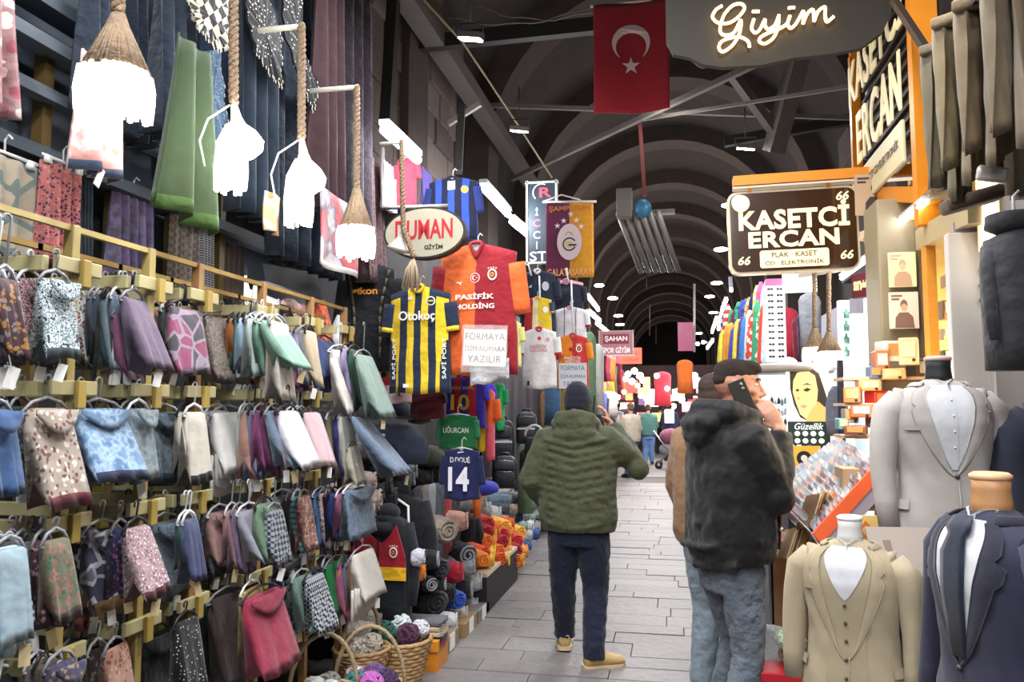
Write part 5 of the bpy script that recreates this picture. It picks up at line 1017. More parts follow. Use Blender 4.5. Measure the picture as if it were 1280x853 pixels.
# backpacks
def backpack(px, py, Y, wpx, hpx, col, label, band=None):
    c = at(px, py, Y=Y); s = ppm(c); w, h = wpx/s, hpx/s; t = thing('backpack', label, 'bag', c); m = M_(col, .5, bump=.3, bs=25); R = rotz(.15, c)
    b = MB(); b.M = R; b.loft([[Vector((w/2*k*(abs(math.cos(a))**.5)*(1 if math.cos(a) > 0 else -1), w*.3*k*(abs(math.sin(a))**.6)*(1 if math.sin(a) > 0 else -1), z*h)) for a in [2*PI*j/20 for j in range(20)]] for z, k in ((-.5, .85), (-.46, .98), (0, 1.0), (.3, .97), (.42, .82), (.5, .5))]); b.build('body', m, t)
    b = MB(); b.M = R; b.box((0, -w*.33, -.2*h), (w*.8, w*.14, h*.42)); b.build('front_pocket', m, t, bev=.03); b = MB(); b.M = R; b.box((0, -w*.32, .2*h), (w*.82, w*.1, h*.24)); b.build('upper_pocket', M_('#2f3238', .5), t, bev=.025)
    b = MB(); b.M = R; b.tube([(-w*.36, -w*.36, .33*h), (0, -w*.38, .36*h), (w*.36, -w*.36, .33*h)], .006, 5); b.tube([(-w*.3, -w*.41, .02*h), (w*.3, -w*.41, .02*h)], .006, 5); b.build('zip', M_('#8f9298', .3, .6), t)
    b = MB(); b.M = R; b.tube([(-.04, 0, h*.48), (-.03, 0, h*.57), (.03, 0, h*.57), (.04, 0, h*.48)], .012, 6); b.build('carry_handle', m, t)
    if band: b = MB(); b.M = R; b.box((0, -w*.4, -.02*h), (w*.84, .015, h*.05)); b.build('reflective_band', M_(band, .3), t, smooth=False)
backpack(628, 551, 7.3, 30, 52, '#1c1e23', 'upper black backpack with grey top beside the green shirt', '#c9ccd2'); backpack(631, 590, 6.9, 32, 40, '#17191d', 'lower black backpack under the one with the grey top')
backpack(658, 535, 7.9, 26, 40, '#26282e', 'charcoal backpack with pale lower band near the green jacket', '#d5d6da'); backpack(664, 578, 7.8, 30, 34, '#2a2b30', 'dark handbag like pack on the shelf near the green jacket')
c = at(668, 548, Y=7.5); s = ppm(c); t = thing('handbag', 'black handbag with a pale round handle before the backpacks', 'bag', c); b = MB(); b.M = Matrix.Translation(c); b.box((0, 0, -10/s), (26/s, .1, 22/s), top=.8); b.build('body', M_('#1c1c20', .4), t, bev=.01); b = MB(); b.M = Matrix.Translation(c); b.tube([(12/s*math.cos(a), 0, 2/s+14/s*math.sin(a)) for a in [PI*k/12 for k in range(13)]], .012, 6); b.build('handle', M_('#b9bcc0', .4), t)
c = at(600, 610, Y=6.3); s = ppm(c); b = MB(); b.ell(c, (25/s, .14, 10/s)); tag(b.build('folded_shirt', f_('#3a3fb0', fold=1), loc=c, disp=.02, dsize=.08), 'violet blue shirt bundle right of the number fourteen', 'clothing')
c = at(596, 632, Y=6.2); s = ppm(c); b = MB(); b.tube([c+Vector((0, 0, -16/s)), c+Vector((0, 0, 14/s))], [.03, .035], 8); tag(b.build('rolled_scarf', f_('#e0702c'), loc=c), 'orange scarf roll standing beside the number fourteen shirt', 'scarf')
for k, (px, py, r, col, lab) in enumerate([(606, 622, 15, '#a9aeac', 'large pale grey fleece roll under the violet blue bundle'), (612, 640, 13, '#8f9498', 'grey fleece roll under the large pale one'), (598, 656, 12, '#9ea3a8', 'ash fleece roll above the bright pile'), (625, 645, 12, '#a4a8ac', 'silver fleece roll near the folded grey clothes'), (640, 655, 9, '#3a4aa0', 'indigo roll near the folded grey clothes'), (652, 660, 9, '#5a6470', 'steel roll near the folded grey clothes')]): roll(px, py, -1.75, r, 34, col, lab)
t, R, w, h = coat(577, 640, 6.6, 44, 76, 'black tracksuit top with lime trim standing behind the rolled clothes', f_('#1a1c22'), cat='jacket')
b = MB(); b.M = R; b.tube([(-.25*w, -.1, -.05*h), (-.1*w, -.11, -.2*h), (.1*w, -.11, -.25*h)], .01, 5); b.build('lime_trim', M_('#a8d83c', .5), t)
fold_stack(690, 660, -1.6, 10, 80, .3, [('#22252a', 'black one of the dark'), ('#2f3338', 'dark grey one of the dark'), ('#1b1c20', 'jet one of the dark')], 'coats stacked behind the green jacket')
# ------------------------------------------------ Turkish flag
c = at(789, 71, Y=6.0); s = ppm(c); t = thing('flag', 'red Turkish flag with white crescent and star hanging from the tie beam', 'flag', c)
def fl(x, z): return Vector((x/s, .018*math.sin(x*.06+1)*(1+(80-z)/120), z/s+(x*.02)/s))
b = MB(); b.M = Matrix.Translation(c); b.grid(lambda u, v: fl((u-.5)*93, 71-142*v), 24, 20, th=(0, .006, 0)); b.build('cloth', f_('#7e101c', fold=.35, fs=5), t)
def onf(pts, nm):
    n = len(pts); b = MB(); b.M = Matrix.Translation(c+Vector((0, -.006, 0))); b.add([fl(*p) for p in pts]+[fl(*p)+Vector((0, .004, 0)) for p in pts], [tuple(range(n)), tuple(reversed(range(n, 2*n)))]); b.build(nm, M_('#b9a4a4', .7), t, smooth=False)
cr = crescent(23.5, 0, 24, .8, .24, -PI/2); onf([(x, z+19) for x, z in [(x, z) for x, z in cr]], 'crescent'); onf([(x-.5, z-10.5) for x, z in star(11.5)], 'star')
b = MB(); b.tube([at(738, 8, Y=6.02), at(836, -2, Y=6.02)], .012, 6); b.build('flag_rod', M_('#b9a8a4', .6), t)
# electric heater cluster
c = at(806, 290, Y=9.4); s = ppm(c); t = thing('hanging_heater', 'grey bank of tube heaters hanging below the red pole', 'heater', c)
for k in range(6): b = MB(); x = (-26+k*9.5)/s; b.tube([c+Vector((x-.05, -.2, 20/s)), c+Vector((x+.18, .5, -42/s))], .035, 8); b.build('heater_tube', M_('#85827e', .4, .3), t)
b = MB(); b.box(c+Vector((-.22, -.25, 30/s)), (.18, .14, .34)); b.build('heater_box', M_('#6c6860', .5), t, smooth=False, bev=.01); b = MB(); b.ell(c+Vector((-.01, -.3, 22/s)), (.1, .08, .11)); b.build('blue_dome', M_('#2f6f90', .4), t)
b = MB(); b.box(c+Vector((.05, 0, 24/s)), (.6, .1, .05)); b.build('cross_bar', M_('#6a6662', .5), t, smooth=False)

b = MB(); b.box((-2.45, 6.8, 1.6), (.08, 4.2, 3.2)); tag(b.build('stall_wall', M_('#232022', .8, var=.2, bs=3), loc=(-2.45, 6.8, 0), smooth=False), 'dark stall wall behind the football shirts', 'wall')
# ================================================================== RIGHT SIDE: signs, shops and counters
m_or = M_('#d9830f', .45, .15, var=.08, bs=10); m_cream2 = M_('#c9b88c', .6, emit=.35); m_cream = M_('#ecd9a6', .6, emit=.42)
# orange-framed vertical sign, parallel to the street
XS = 1.22
t = thing('framed_shop_sign', 'large orange framed vertical shop sign with raised cream letters, parallel to the street', 'sign', (XS, 4.7, 3.2))
def vp(px, py): return at(px, py, X=XS)
def boxbar(name, a, b_, w, d, mat, parent):
    a, b_ = Vector(a), Vector(b_); b = MB(); b.M = frame((a+b_)/2, b_-a, (0, 0, 1) if abs((b_-a).normalized().z) < .9 else (1, 0, 0)); b.box((0, 0, 0), ((b_-a).length, w, d)); return b.build(name, mat, parent, smooth=False)
y0, y1 = 4.05, 5.46
boxbar('frame_post', (XS, y0, 2.5), (XS, y0, 4.9), .07, .12, m_or, t); boxbar('frame_post', (XS, y1, 3.0), (XS, y1, 3.95), .05, .06, m_or, t)
boxbar('frame_bar', (XS, y1, 3.95), (XS, y1-.22, 4.12), .05, .06, m_or, t); boxbar('frame_bar', (XS, y1-.22, 4.12), (XS, y0, 4.3), .05, .06, m_or, t)
boxbar('frame_bar', (XS, y0-.1, 2.62), (XS, y1, 3.03), .05, .08, m_or, t)
b = MB(); b.box((XS+.08, (y0+y1)/2, 3.55), (.03, y1-y0, 1.1)); b.build('back_panel', M_('#22140a', .6), t, smooth=False)
for k in range(14): b = MB(); b.box((XS+.05, (y0+y1)/2, 3.1+k*.075), (.02, y1-y0-.04, .02)); b.build('louvre', M_('#2c1a0e', .6), t, smooth=False)
MV = frame((XS-.03, (y0+y1)/2+.02, 3.72), (0, -1, 0), (0, 0, 1))
text('KASETCİ', t, frame((XS-.05, 4.76, 3.74), (0, -1, 0), (0, 0, 1)), 1.22, .36, m_cream2, ext=.008, bold=.018, space=1.08, name='raised_letter')
text('ERCAN', t, frame((XS-.05, 4.72, 3.30), (0, -1, 0), (0, 0, 1)), .96, .32, m_cream2, ext=.008, bold=.018, space=1.08, name='raised_letter')
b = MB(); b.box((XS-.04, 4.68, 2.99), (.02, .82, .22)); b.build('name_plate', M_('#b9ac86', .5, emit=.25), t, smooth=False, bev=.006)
text('KASET·CD·ELEKTRONİK', t, frame((XS-.052, 4.68, 3.0), (0, -1, 0), (0, 0, 1)), .7, .06, M_('#5a4030', .5))
# hanging sign facing the street
c = at(991, 288, Y=5.0); s = ppm(c); t = thing('hanging_shop_sign', 'dark brown hanging music shop sign with cream lettering on an orange bar', 'sign', c)
def rrect(w, h, r, n=5): return [(sx*(w/2-r)+r*math.cos(a0+PI/2*k/n), sz*(h/2-r)+r*math.sin(a0+PI/2*k/n)) for sx, sz, a0 in ((1, 1, 0), (-1, 1, PI/2), (-1, -1, PI), (1, -1, 3*PI/2)) for k in range(n+1)]
R = rotz(0, c) @ Matrix.Rotation(-.015, 4, 'Y'); W_, H_ = 150/s, 100/s
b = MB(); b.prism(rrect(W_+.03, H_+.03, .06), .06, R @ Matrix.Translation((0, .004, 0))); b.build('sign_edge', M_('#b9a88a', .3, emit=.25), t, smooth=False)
b = MB(); b.prism(rrect(W_, H_, .05), .01, R @ Matrix.Translation((0, -.006, 0))); b.build('sign_face', M_('#3a2414', .12, var=.25, bs=5, coat=.5), t, smooth=False)
def S(x, z): return R @ Matrix.Translation((x/s, -.008, z/s))
text('KASETCİ', t, S(1, 18.5), 132/s, 33/s, m_cream, ext=.006, bold=.036, space=1.06, name='sign_lettering'); text('ERCAN', t, S(0, -10.5), 108/s, 21/s, m_cream, ext=.006, bold=.036, space=1.06, name='sign_lettering')
b = MB(); b.prism(rrect(82/s, 22/s, .015), -.006, S(0, -35.5)); b.build('name_plate', m_cream, t, smooth=False)
text('PLAK · KASET', t, S(0, -30.5) @ Matrix.Translation((0, -.007, 0)), 54/s, 6.5/s, M_('#4a3020', .5), bold=.01); text('CD · ELEKTRONİK', t, S(0, -40) @ Matrix.Translation((0, -.007, 0)), 70/s, 6.5/s, M_('#4a3020', .5), bold=.01)
for x, z in ((60, 40), (-60, -36), (62, -34)): text('66', t, S(x, z), 15/s, 11/s, m_cream, bold=.02, shear=.25, name='sign_numerals')
b = MB(); b.lathe([(.02, .05), (.052, .03), (.045, .0), (.01, -.01)], S(-62, 36).translation, 16, M=Matrix.Rotation(PI/2, 4, 'X')); b.ell(S(-64, 38).translation+Vector((0, -.03, 0)), (.045, .02, .045)); b.build('round_lamp', M_('#ffe9b8', .4, emit=.9), t)
for x in (-50, 44): b = MB(); b.tube([S(x, 52).translation, S(x, 66).translation], .012, 6); b.build('hanging_link', m_or, t)
p0, p1 = at(916, 229, Y=5.0), at(1150, 213, Y=5.0); boxbar('hanging_bar', p0, p1, .1, .06, m_or, t); b = MB(); b.box(((p0+p1)/2)+Vector((0, 0, -.04)), ((p1-p0).length, .08, .012), R=(0, math.atan2(-(p1.z-p0.z), p1.x-p0.x), 0)); b.build('bar_lining', M_('#d8cfc4', .5), t, smooth=False)
boxbar('diagonal_brace', at(1085, 305, Y=5.2), at(1160, 220, Y=4.6), .05, .07, m_or, t); boxbar('diagonal_brace', at(1078, 296, Y=5.6), at(1158, 262, Y=4.3), .04, .06, M_('#c9982c', .5), t)
# record sleeves and portraits: flat cards with a printed figure
def card(px, py, wpx, hpx, label, bg, fg, sk, X=None, Y=None, ax=None, style=0, emit=0, name='record_sleeve', rot=0, cat='record sleeve'):
    c = at(px, py, X=X, Y=Y); s = ppm(c); w, h = wpx/s, hpx/s
    t = thing(name, label, cat, c); R = rotz(rot, c) if ax is None else frame(c, ax, (0, 0, 1)); b = MB(); b.M = R; b.box((0, .006, 0), (w, .012, h)); b.build('card', M_(bg, .45, emit=emit, var=.1, bs=9), t, smooth=False)
    d = lambda pts, m_, nm='printed_figure', y=-.0015: decal(t, R @ Matrix.Translation((0, 0, 0)), [(x*w, z*h) for x, z in pts], m_, nm, y)
    cx = (.12, .0, .2)[style % 3]
    d([(cx-.32, -.48), (cx-.3, -.2), (cx-.16, -.06), (cx+.14, -.06), (cx+.3, -.18), (cx+.34, -.48)], M_(fg, .6))
    d([(cx+.1*math.cos(a), .1+.13*math.sin(a)) for a in [2*PI*k/14 for k in range(14)]], M_(sk, .6), 'printed_face', -.0025)
    d([(cx+.125*math.cos(a), .13+.16*math.sin(a)) for a in [PI*k/10-.1 for k in range(12)]]+[(cx-.09, .14), (cx, .19), (cx+.09, .14)], M_(fg, .6), 'printed_hair', -.003)
    for k in range(2): d([(-.42, .42-.09*k), (-.05-.1*k, .42-.09*k), (-.05-.1*k, .37-.09*k), (-.42, .37-.09*k)], M_(fg, .6), 'printed_title')
    return t
card(1089, 243, 38, 52, 'brown record sleeve with a curly haired figure fixed to the orange bar', '#b89a7c', '#3c2c2a', '#a87858', Y=4.9)
card(1128, 337, 32, 44, 'pale yellow record sleeve, upper one on the beige pillar', '#ede0a8', '#c09a78', '#d8b494', Y=4.45, style=1)
card(1130, 388, 34, 46, 'cream record sleeve with a man in a dark shirt, lower on the pillar', '#e6d4bc', '#7c5c50', '#c9a084', Y=4.44, style=1)
card(1217, 297, 44, 42, 'lilac record sleeve hanging before the lit shop, upper right', '#a79cc8', '#6c4a44', '#c98c70', Y=3.5, style=2, rot=-.2)
# beige pillar, dark boards and the lit music shop behind
def wallbox(name, px0, px1, z0, z1, Y, dep, mat, label=None, cat='panel', **k):
    a, b_ = at(px0, 508, Y=Y), at(px1, 508, Y=Y); b = MB(); b.box(((a.x+b_.x)/2, Y+dep/2, (z0+z1)/2), (b_.x-a.x, dep, z1-z0)); o = b.build(name, mat, loc=((a.x+b_.x)/2, Y+dep/2, z0), smooth=False, **k); return tag(o, label, cat) if label else o
wallbox('shop_pillar', 1105, 1166, 0, 2.75, 4.5, .3, M_('#8f8266', .6, var=.06, bs=3), 'olive beige shop pillar carrying two record sleeves', 'pillar', bev=.01)
wallbox('pillar_edge', 1158, 1172, 0, 2.8, 4.42, .1, M_('#5a4a38', .5), 'dark brown upright strip at the edge of the beige pillar', 'trim')
wallbox('dark_post', 1098, 1106, 0, 2.8, 4.9, .1, M_('#2e2c34', .5), 'dark slate post left of the beige pillar', 'post')
wallbox('wooden_jamb', 1166, 1178, 0, 2.45, 4.1, .08, M_('#d08a2c', .5, var=.15), 'glowing orange wooden door jamb of the music shop', 'jamb')
wallbox('shop_back_wall', 1150, 1290, 0, 3.2, 5.2, .06, M_('#e9c67c', .6, var=.05), 'warm yellow back wall inside the music shop', 'wall')
wallbox('white_door_panel', 1194, 1246, 0, 2.34, 3.45, .05, M_('#c2bab3', .5, var=.04), 'tall off-white door panel before the music shop', 'door', bev=.004)
wallbox('white_door_panel', 1247, 1330, 0, 2.6, 3.4, .05, M_('#b0a8a2', .5), 'off-white wall panel behind the dark hanging jacket', 'panel')
b = MB(); p = at(1228, 360, Y=3.44); b.tube([at(1228, 328, Y=3.44), p, at(1229, 385, Y=3.44)], .005, 5)
for k in range(6): b.ell(at(1228+(-1)**k*2, 330+k*9, Y=3.435), .009, n=6, m=4)
tag(b.build('bead_strand', M_('#7a7068', .5), loc=p), 'small dark bead strand hanging on the off-white door', 'ornament')
area((2.2, 4.5, 2.5), .7, 26, (1, .78, .45)); point((1.9, 4.7, 1.9), 18, (1, .8, .5), .2)
ts = thing('wall_shelves', 'bright wall shelves with radios inside the music shop', 'shelf', at(1185, 400, Y=5.1))
for z in (1.35, 1.72, 2.1, 2.4): b = MB(); b.box((2.15, 5.05, z), (.8, .28, .02)); b.build('shelf_board', M_('#e9d8b0', .5), ts, smooth=False)
for px, py, w, h, col, lab in [(1185, 388, 18, 24, '#8c6c48', 'old radio with dark sides on the music shop shelf'), (1184, 418, 16, 14, '#e0c89c', 'pale small radio on the lower music shop shelf'), (1187, 352, 16, 16, '#c9a878', 'tan cassette player on the upper music shop shelf'), (1183, 445, 12, 14, '#4f7a3c', 'small green bottle shape on the music shop shelf')]:
    c = at(px, py, Y=4.98); s = ppm(c); t = thing('old_radio', lab, 'radio', c); b = MB(); b.box(c, (w/s, .1, h/s)); b.build('case', M_(col, .5), t, smooth=False, bev=.006); b = MB(); b.box(c+Vector((0, -.052, h*.1/s)), (w*.7/s, .006, h*.5/s)); b.build('dial', M_('#f4ecd2', .5), t, smooth=False)
    b = MB(); b.ell(c+Vector((w*.3/s, -.055, -h*.3/s)), .009, n=8, m=4); b.build('knob', cK, t)
# roller / soffit strips and lamps on the right
boxbar2 = lambda a, b_, w, d, mat, nm, lab, cat: tag(boxbar(nm, a, b_, w, d, mat, None), lab, cat)
def boxbar(name, a, b_, w, d, mat, parent):
    a, b_ = Vector(a), Vector(b_); b = MB(); b.M = frame((a+b_)/2, b_-a, (0, 0, 1) if abs((b_-a).normalized().z) < .9 else (1, 0, 0)); b.box((0, 0, 0), ((b_-a).length, w, d)); return b.build(name, mat, parent, loc=(a+b_)/2 if parent is None else None, smooth=False)
boxbar2(at(1158, 300, Y=4.3), at(1228, 262, Y=3.3), .1, .1, M_('#a8946c', .5), 'roller_blind', 'beige roller blind box over the music shop door', 'blind')
boxbar2(at(1155, 272, Y=4.6), at(1195, 215, Y=3.4), .12, .03, M_('#6c604c', .6), 'shop_soffit', 'dark beige soffit board under the hanging trousers', 'board')
tube_lamp(at(1127, 277, Y=4.5), at(1157, 253, Y=3.9), .014, 'short warm tube lamp beside the orange braces', e=10)
tube_lamp(at(1052, 348, Y=6.6), at(1100, 313, Y=5.1), .016, 'long white tube lamp above the small red shop sign', e=12, power=12)
b = MB(); b.box(at(1238, 290, Y=3.3), (.05, .02, .4)); tag(b.build('light_strip', M_('#fff4dc', .5, emit=2.5), loc=at(1238, 290, Y=3.3), smooth=False), 'glowing vertical light strip right of the lilac sleeve', 'light')
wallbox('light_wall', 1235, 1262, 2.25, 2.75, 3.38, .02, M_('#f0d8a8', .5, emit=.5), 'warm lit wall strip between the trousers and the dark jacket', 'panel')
# small red sign and bright cosmetic shop front beyond
t, R, w, h, s = flatsign(1076, 357, 5.6, 27, 30, 'small maroon shop sign with cream lettering above the bright shop', '#7c1f2e', None, rot=-.9, d=.04)
text('sarı', t, R @ Matrix.Translation((-w*.18, 0, 0)), w*.4, h*.4, m_cream, bold=.03); text('plak', t, R @ Matrix.Translation((w*.22, 0, .0)), w*.4, h*.42, m_cream, bold=.03)
m_glass = M_('#dfeaf2', .1, emit=.9); m_glass2 = M_('#a9bccb', .2, emit=.5)
def panelX(name, py0, py1, Ya, Yb, X, mat, label, cat='panel', th=.02):
    z0, z1 = py0, py1; b = MB(); b.box((X, (Ya+Yb)/2, (z0+z1)/2), (th, abs(Yb-Ya), z1-z0)); return tag(b.build(name, mat, loc=(X, (Ya+Yb)/2, z0), smooth=False), label, cat)
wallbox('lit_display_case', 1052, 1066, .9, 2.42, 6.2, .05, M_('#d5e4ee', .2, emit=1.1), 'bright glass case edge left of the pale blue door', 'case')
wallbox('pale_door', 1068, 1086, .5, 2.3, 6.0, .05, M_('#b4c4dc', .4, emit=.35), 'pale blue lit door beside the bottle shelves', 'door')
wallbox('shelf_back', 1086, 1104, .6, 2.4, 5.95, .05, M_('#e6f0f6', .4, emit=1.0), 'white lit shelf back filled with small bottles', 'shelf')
rr = random.Random(2)
for k in range(14):
    for j in range(3):
        c = at(1089+j*5, 348+k*9, Y=5.9); b = MB(); b.lathe([(.016, -.03), (.016, .01), (.007, .02), (.007, .035)], c, 8)
        tag(b.build('small_bottle', M_(rr.choice(['#7c8fa0', '#4060a8', '#3c4a58', '#8fb0a8', '#c9ccd0']), .3), loc=c), 'small cosmetic bottle on the lit shelves left of the beige pillar', 'bottle', 'cosmetic bottles on the lit shelves')
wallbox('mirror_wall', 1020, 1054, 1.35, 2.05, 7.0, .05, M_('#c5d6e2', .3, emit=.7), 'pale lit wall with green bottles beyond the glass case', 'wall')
for k in range(4):
    c = at(1058, 392+k*16, Y=6.15); b = MB(); b.lathe([(.02, -.035), (.022, .01), (.009, .02), (.009, .04)], c, 8); tag(b.build('green_bottle', M_('#6fa08c', .3), loc=c), 'green bottle standing in the bright glass case', 'bottle', 'green bottles in the glass case')
# perfume shop interior with the beauty poster
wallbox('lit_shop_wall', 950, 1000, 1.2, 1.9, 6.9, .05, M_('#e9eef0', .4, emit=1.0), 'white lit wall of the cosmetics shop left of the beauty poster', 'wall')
for k in range(5):
    for j in range(8):
        c = at(965+j*4.2, 502+k*13+(j % 2)*2, Y=6.7); hh = rr.uniform(.02, .05); b = MB(); b.box(c, (.022, .02, hh)); b.box(c+Vector((0, 0, hh*.6)), (.01, .01, .02))
        tag(b.build('perfume_box', M_(rr.choice(['#5b6f94', '#2c3a5c', '#8fa4b8', '#d8dde2', '#3c3c44']), .4), loc=c, smooth=False), 'tiny perfume bottle on the cosmetics shop shelves behind the phone', 'perfume', 'perfume bottles behind the black jacket')
for z in (1.62, 1.53, 1.43, 1.33): b = MB(); a_ = at(952, 508, Y=6.75); b.box((a_.x+.2, 6.8, z-.04), (.42, .2, .012)); tag(b.build('glass_shelf', M_('#c9d8e4', .2), loc=(a_.x, 6.8, z), smooth=False), {1.62: 'top', 1.53: 'second', 1.43: 'third', 1.33: 'bottom'}[z]+' glass shelf of perfume bottles in the cosmetics shop', 'shelf')
b = MB(); c = at(985, 462, Y=6.3); b.lathe([(.32, -.03), (.34, 0), (.3, .03), (.1, .05)], c, 24); tag(b.build('round_canopy', M_('#a39c94', .5), loc=c), 'grey round canopy edge above the beauty poster', 'canopy')
c = at(1010, 500, Y=6.0); s = ppm(c); t = thing('beauty_poster', 'lit beauty poster of a woman\'s face over a dark green footer', 'poster', c); R = Matrix.Translation(c)
def pz(x, z): return (x/s, z/s)
b = MB(); b.M = R; b.box((0, .02, -8/s), (50/s, .04, 96/s)); b.build('light_box', M_('#dfe3da', .4, emit=.75), t, smooth=False)
D_ = lambda pts, c_, nm, y=-.002, e=.45: decal(t, R, [pz(*p) for p in pts], M_(c_, .5, emit=e), nm, y)
D_([(-21, 36), (-12, 41), (4, 41), (14, 33), (20, 12), (24, -4), (23, -26), (-2, -26), (-10, -22), (-17, -6), (-21, 14)], '#3d3428', 'printed_hair', -.002, .15)
D_([(-17, 24), (-12, 34), (0, 37), (9, 30), (12, 12), (10, -6), (4, -18), (-3, -24), (-10, -18), (-15, -2), (-18, 10)], '#e6c684', 'printed_face', -.004)
D_([(2, -14), (12, -2), (18, -8), (24, -12), (24, -27), (-4, -27)], '#dca860', 'printed_neck', -.005)
D_([(-6, 12), (-1, 15), (4, 13), (-1, 10)], '#3c3428', 'printed_eye', -.006, 0); D_([(-7, 18), (-1, 21), (6, 18), (-1, 19)], '#5a4834', 'printed_brow', -.006, 0); D_([(-15, 12), (-12, 14), (-10, 12), (-12, 10)], '#3c3428', 'printed_eye', -.006, 0)
D_([(-10, -8), (-6, -6), (-1, -8), (-5, -11)], '#d08a7c', 'printed_lips', -.006); D_([(-13, 4), (-9, 2), (-10, 0), (-14, 1)], '#c99c60', 'printed_nose', -.006)
D_([(-25, -27), (25, -27), (25, -56), (-25, -56)], '#1f332e', 'footer', -.003, .1)
text('Güzellik', t, R @ Matrix.Translation((0, -.006, -33/s)), 34/s, 8/s, M_('#e6efe8', .5, emit=.8), shear=.3)
for k in range(8): D_([(-14+(k % 4)*9.5+3.4*math.cos(a), -42-9*(k//4)+3.2*math.sin(a)) for a in [2*PI*j/12 for j in range(12)]], '#dfe8e2', 'product_disc', -.006)
t, R, w, h, s = flatsign(1005, 573, 5.9, 40, 30, 'yellow promotional board with a dark round picture under the poster', '#d8a93c', None, d=.03, em=.2, name='promo_board')
decal(t, R, circ(9/s, 16), cK, 'dark_disc'); decal(t, R @ Matrix.Translation((0, -.003, 0)), circ(4/s, 12), cW, 'white_disc')
c = at(1046, 505, Y=5.7); s = ppm(c); b = MB(); b.loft([[c+Vector((x/s*math.cos(a)*1.0, .06*math.sin(a), z/s)) for a in [2*PI*j/16 for j in range(16)]] for x, z in ((5, 22), (10, 14), (13, 0), (14, -20), (12, -40))]); tag(b.build('hooded_garment', f_('#6d7280', fold=1), loc=c), 'grey hooded garment hanging right of the beauty poster', 'jacket')
wallbox('dark_upright', 1049, 1056, .8, 1.95, 5.6, .05, M_('#1f2536', .5), 'dark navy upright behind the grey hooded garment', 'post')
# rope lamps in front of the far right shops
for px, y0, y1, w, Y, lab in [(1004, 345, 470, 0, 6.6, 'rope'), (1018, 335, 430, 30, 6.2, 'lit rope pendant at the left of the pair before the cosmetics shop'), (1036, 340, 435, 34, 6.0, 'lit rope pendant at the right of the pair before the cosmetics shop')]:
    if w: pendant(px, y0, y1-20, y1+22, w, Y, lab, power=6, tufts=30)
boxbar2(at(1000, 345, Y=6.7), at(1045, 338, Y=6.0), .03, .03, M_('#c9b8a0', .5), 'lamp_arm', 'pale arm carrying the rope pendants before the cosmetics shop', 'bracket')
b = MB(); c = at(985, 455, Y=6.4); b.ell(c, (.07, .07, .05)); tag(b.build('dome_lamp', M_('#fff4e0', .4, emit=6), loc=c), 'round bulb lamp beside the rope pendants above the phone man', 'light')
# eyewear tower with pink top and colourful scarves behind the hanging sign
c = at(968, 405, Y=7.6); s = ppm(c); t = thing('eyewear_tower', 'white tower of dark sunglasses with a pink top below the hanging sign', 'display stand', c)
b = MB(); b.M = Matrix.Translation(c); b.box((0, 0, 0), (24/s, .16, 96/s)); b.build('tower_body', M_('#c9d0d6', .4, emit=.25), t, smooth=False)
b = MB(); b.M = Matrix.Translation(c); b.box((0, 0, 51/s), (24/s, .17, 9/s), top=.8); b.build('tower_top', M_('#d05a8c', .5), t, smooth=False)
for k in range(12):
    for j in (-1, 1): b = MB(); q = c+Vector((j*5.5/s, -.09, (42-k*7.6)/s)); b.ell(q+Vector((-.014, 0, 0)), (.014, .006, .011), n=8, m=4); b.ell(q+Vector((.014, 0, 0)), (.014, .006, .011), n=8, m=4); b.tube([q+Vector((-.02, 0, .006)), q+Vector((.02, 0, .006))], .002, 4); b.build('sunglasses', M_('#1a1c22', .2), t)
rr = random.Random(12)
sc = ['#d85a8c', '#4f48b0', '#e8e4ea', '#3a7cc0', '#d84430', '#7c2450', '#e89a3c', '#c2d8e8', '#3c9c6c', '#e8d84c', '#f0c8d4', '#28305c', '#c03c68', '#9cc8e0']
for k in range(26):
    px = 905+(k % 13)*4.6; yt = 392-(px-905)*.85+rr.uniform(-8, 8)+(24 if k > 12 else 0); yb = 455+rr.uniform(-4, 8); Y = 8.6-(px-905)*.012+(0 if k > 12 else .4)
    col = rr.choice(sc); a_ = at(px, max(342, yt), Y=Y); d_ = at(px, yb, Y=Y); b = MB(); w_ = .05+.02*rr.random()
    b.loft([[a_.lerp(d_, q)+Vector((w_*kk*math.cos(g), .04*kk*math.sin(g)*(1+.2*math.sin(5*g)), 0)) for g in [2*PI*j/12 for j in range(12)]] for q, kk in ((0, .25), (.12, .7), (.5, .95), (.9, 1.1), (1, .9))])
    nm = {'#d85a8c': 'pink', '#4f48b0': 'violet', '#e8e4ea': 'white', '#3a7cc0': 'blue', '#d84430': 'red', '#7c2450': 'purple', '#e89a3c': 'orange', '#c2d8e8': 'icy', '#3c9c6c': 'green', '#e8d84c': 'yellow', '#f0c8d4': 'blush', '#28305c': 'navy', '#c03c68': 'raspberry', '#9cc8e0': 'sky'}[col]
    tag(b.build('hanging_scarf', f_(col, rr.choice(['plain', 'plain', 'floral', 'stripez']), '#f4f0f2' if k % 2 else '#3c4a8c', s=.3, fold=.9), loc=a_), '%s scarf hanging in the colourful curtain under the hanging sign' % nm, 'scarf', '%s scarves under the hanging sign' % nm)
point(at(940, 400, Y=7.2), 10, (1, .98, .95), .1)
t, R, w, h, s = flatsign(1000, 352, 7.4, 40, 26, 'bright white lit panel just under the hanging sign', '#fff2d8', None, em=1.5, name='lit_signboard')
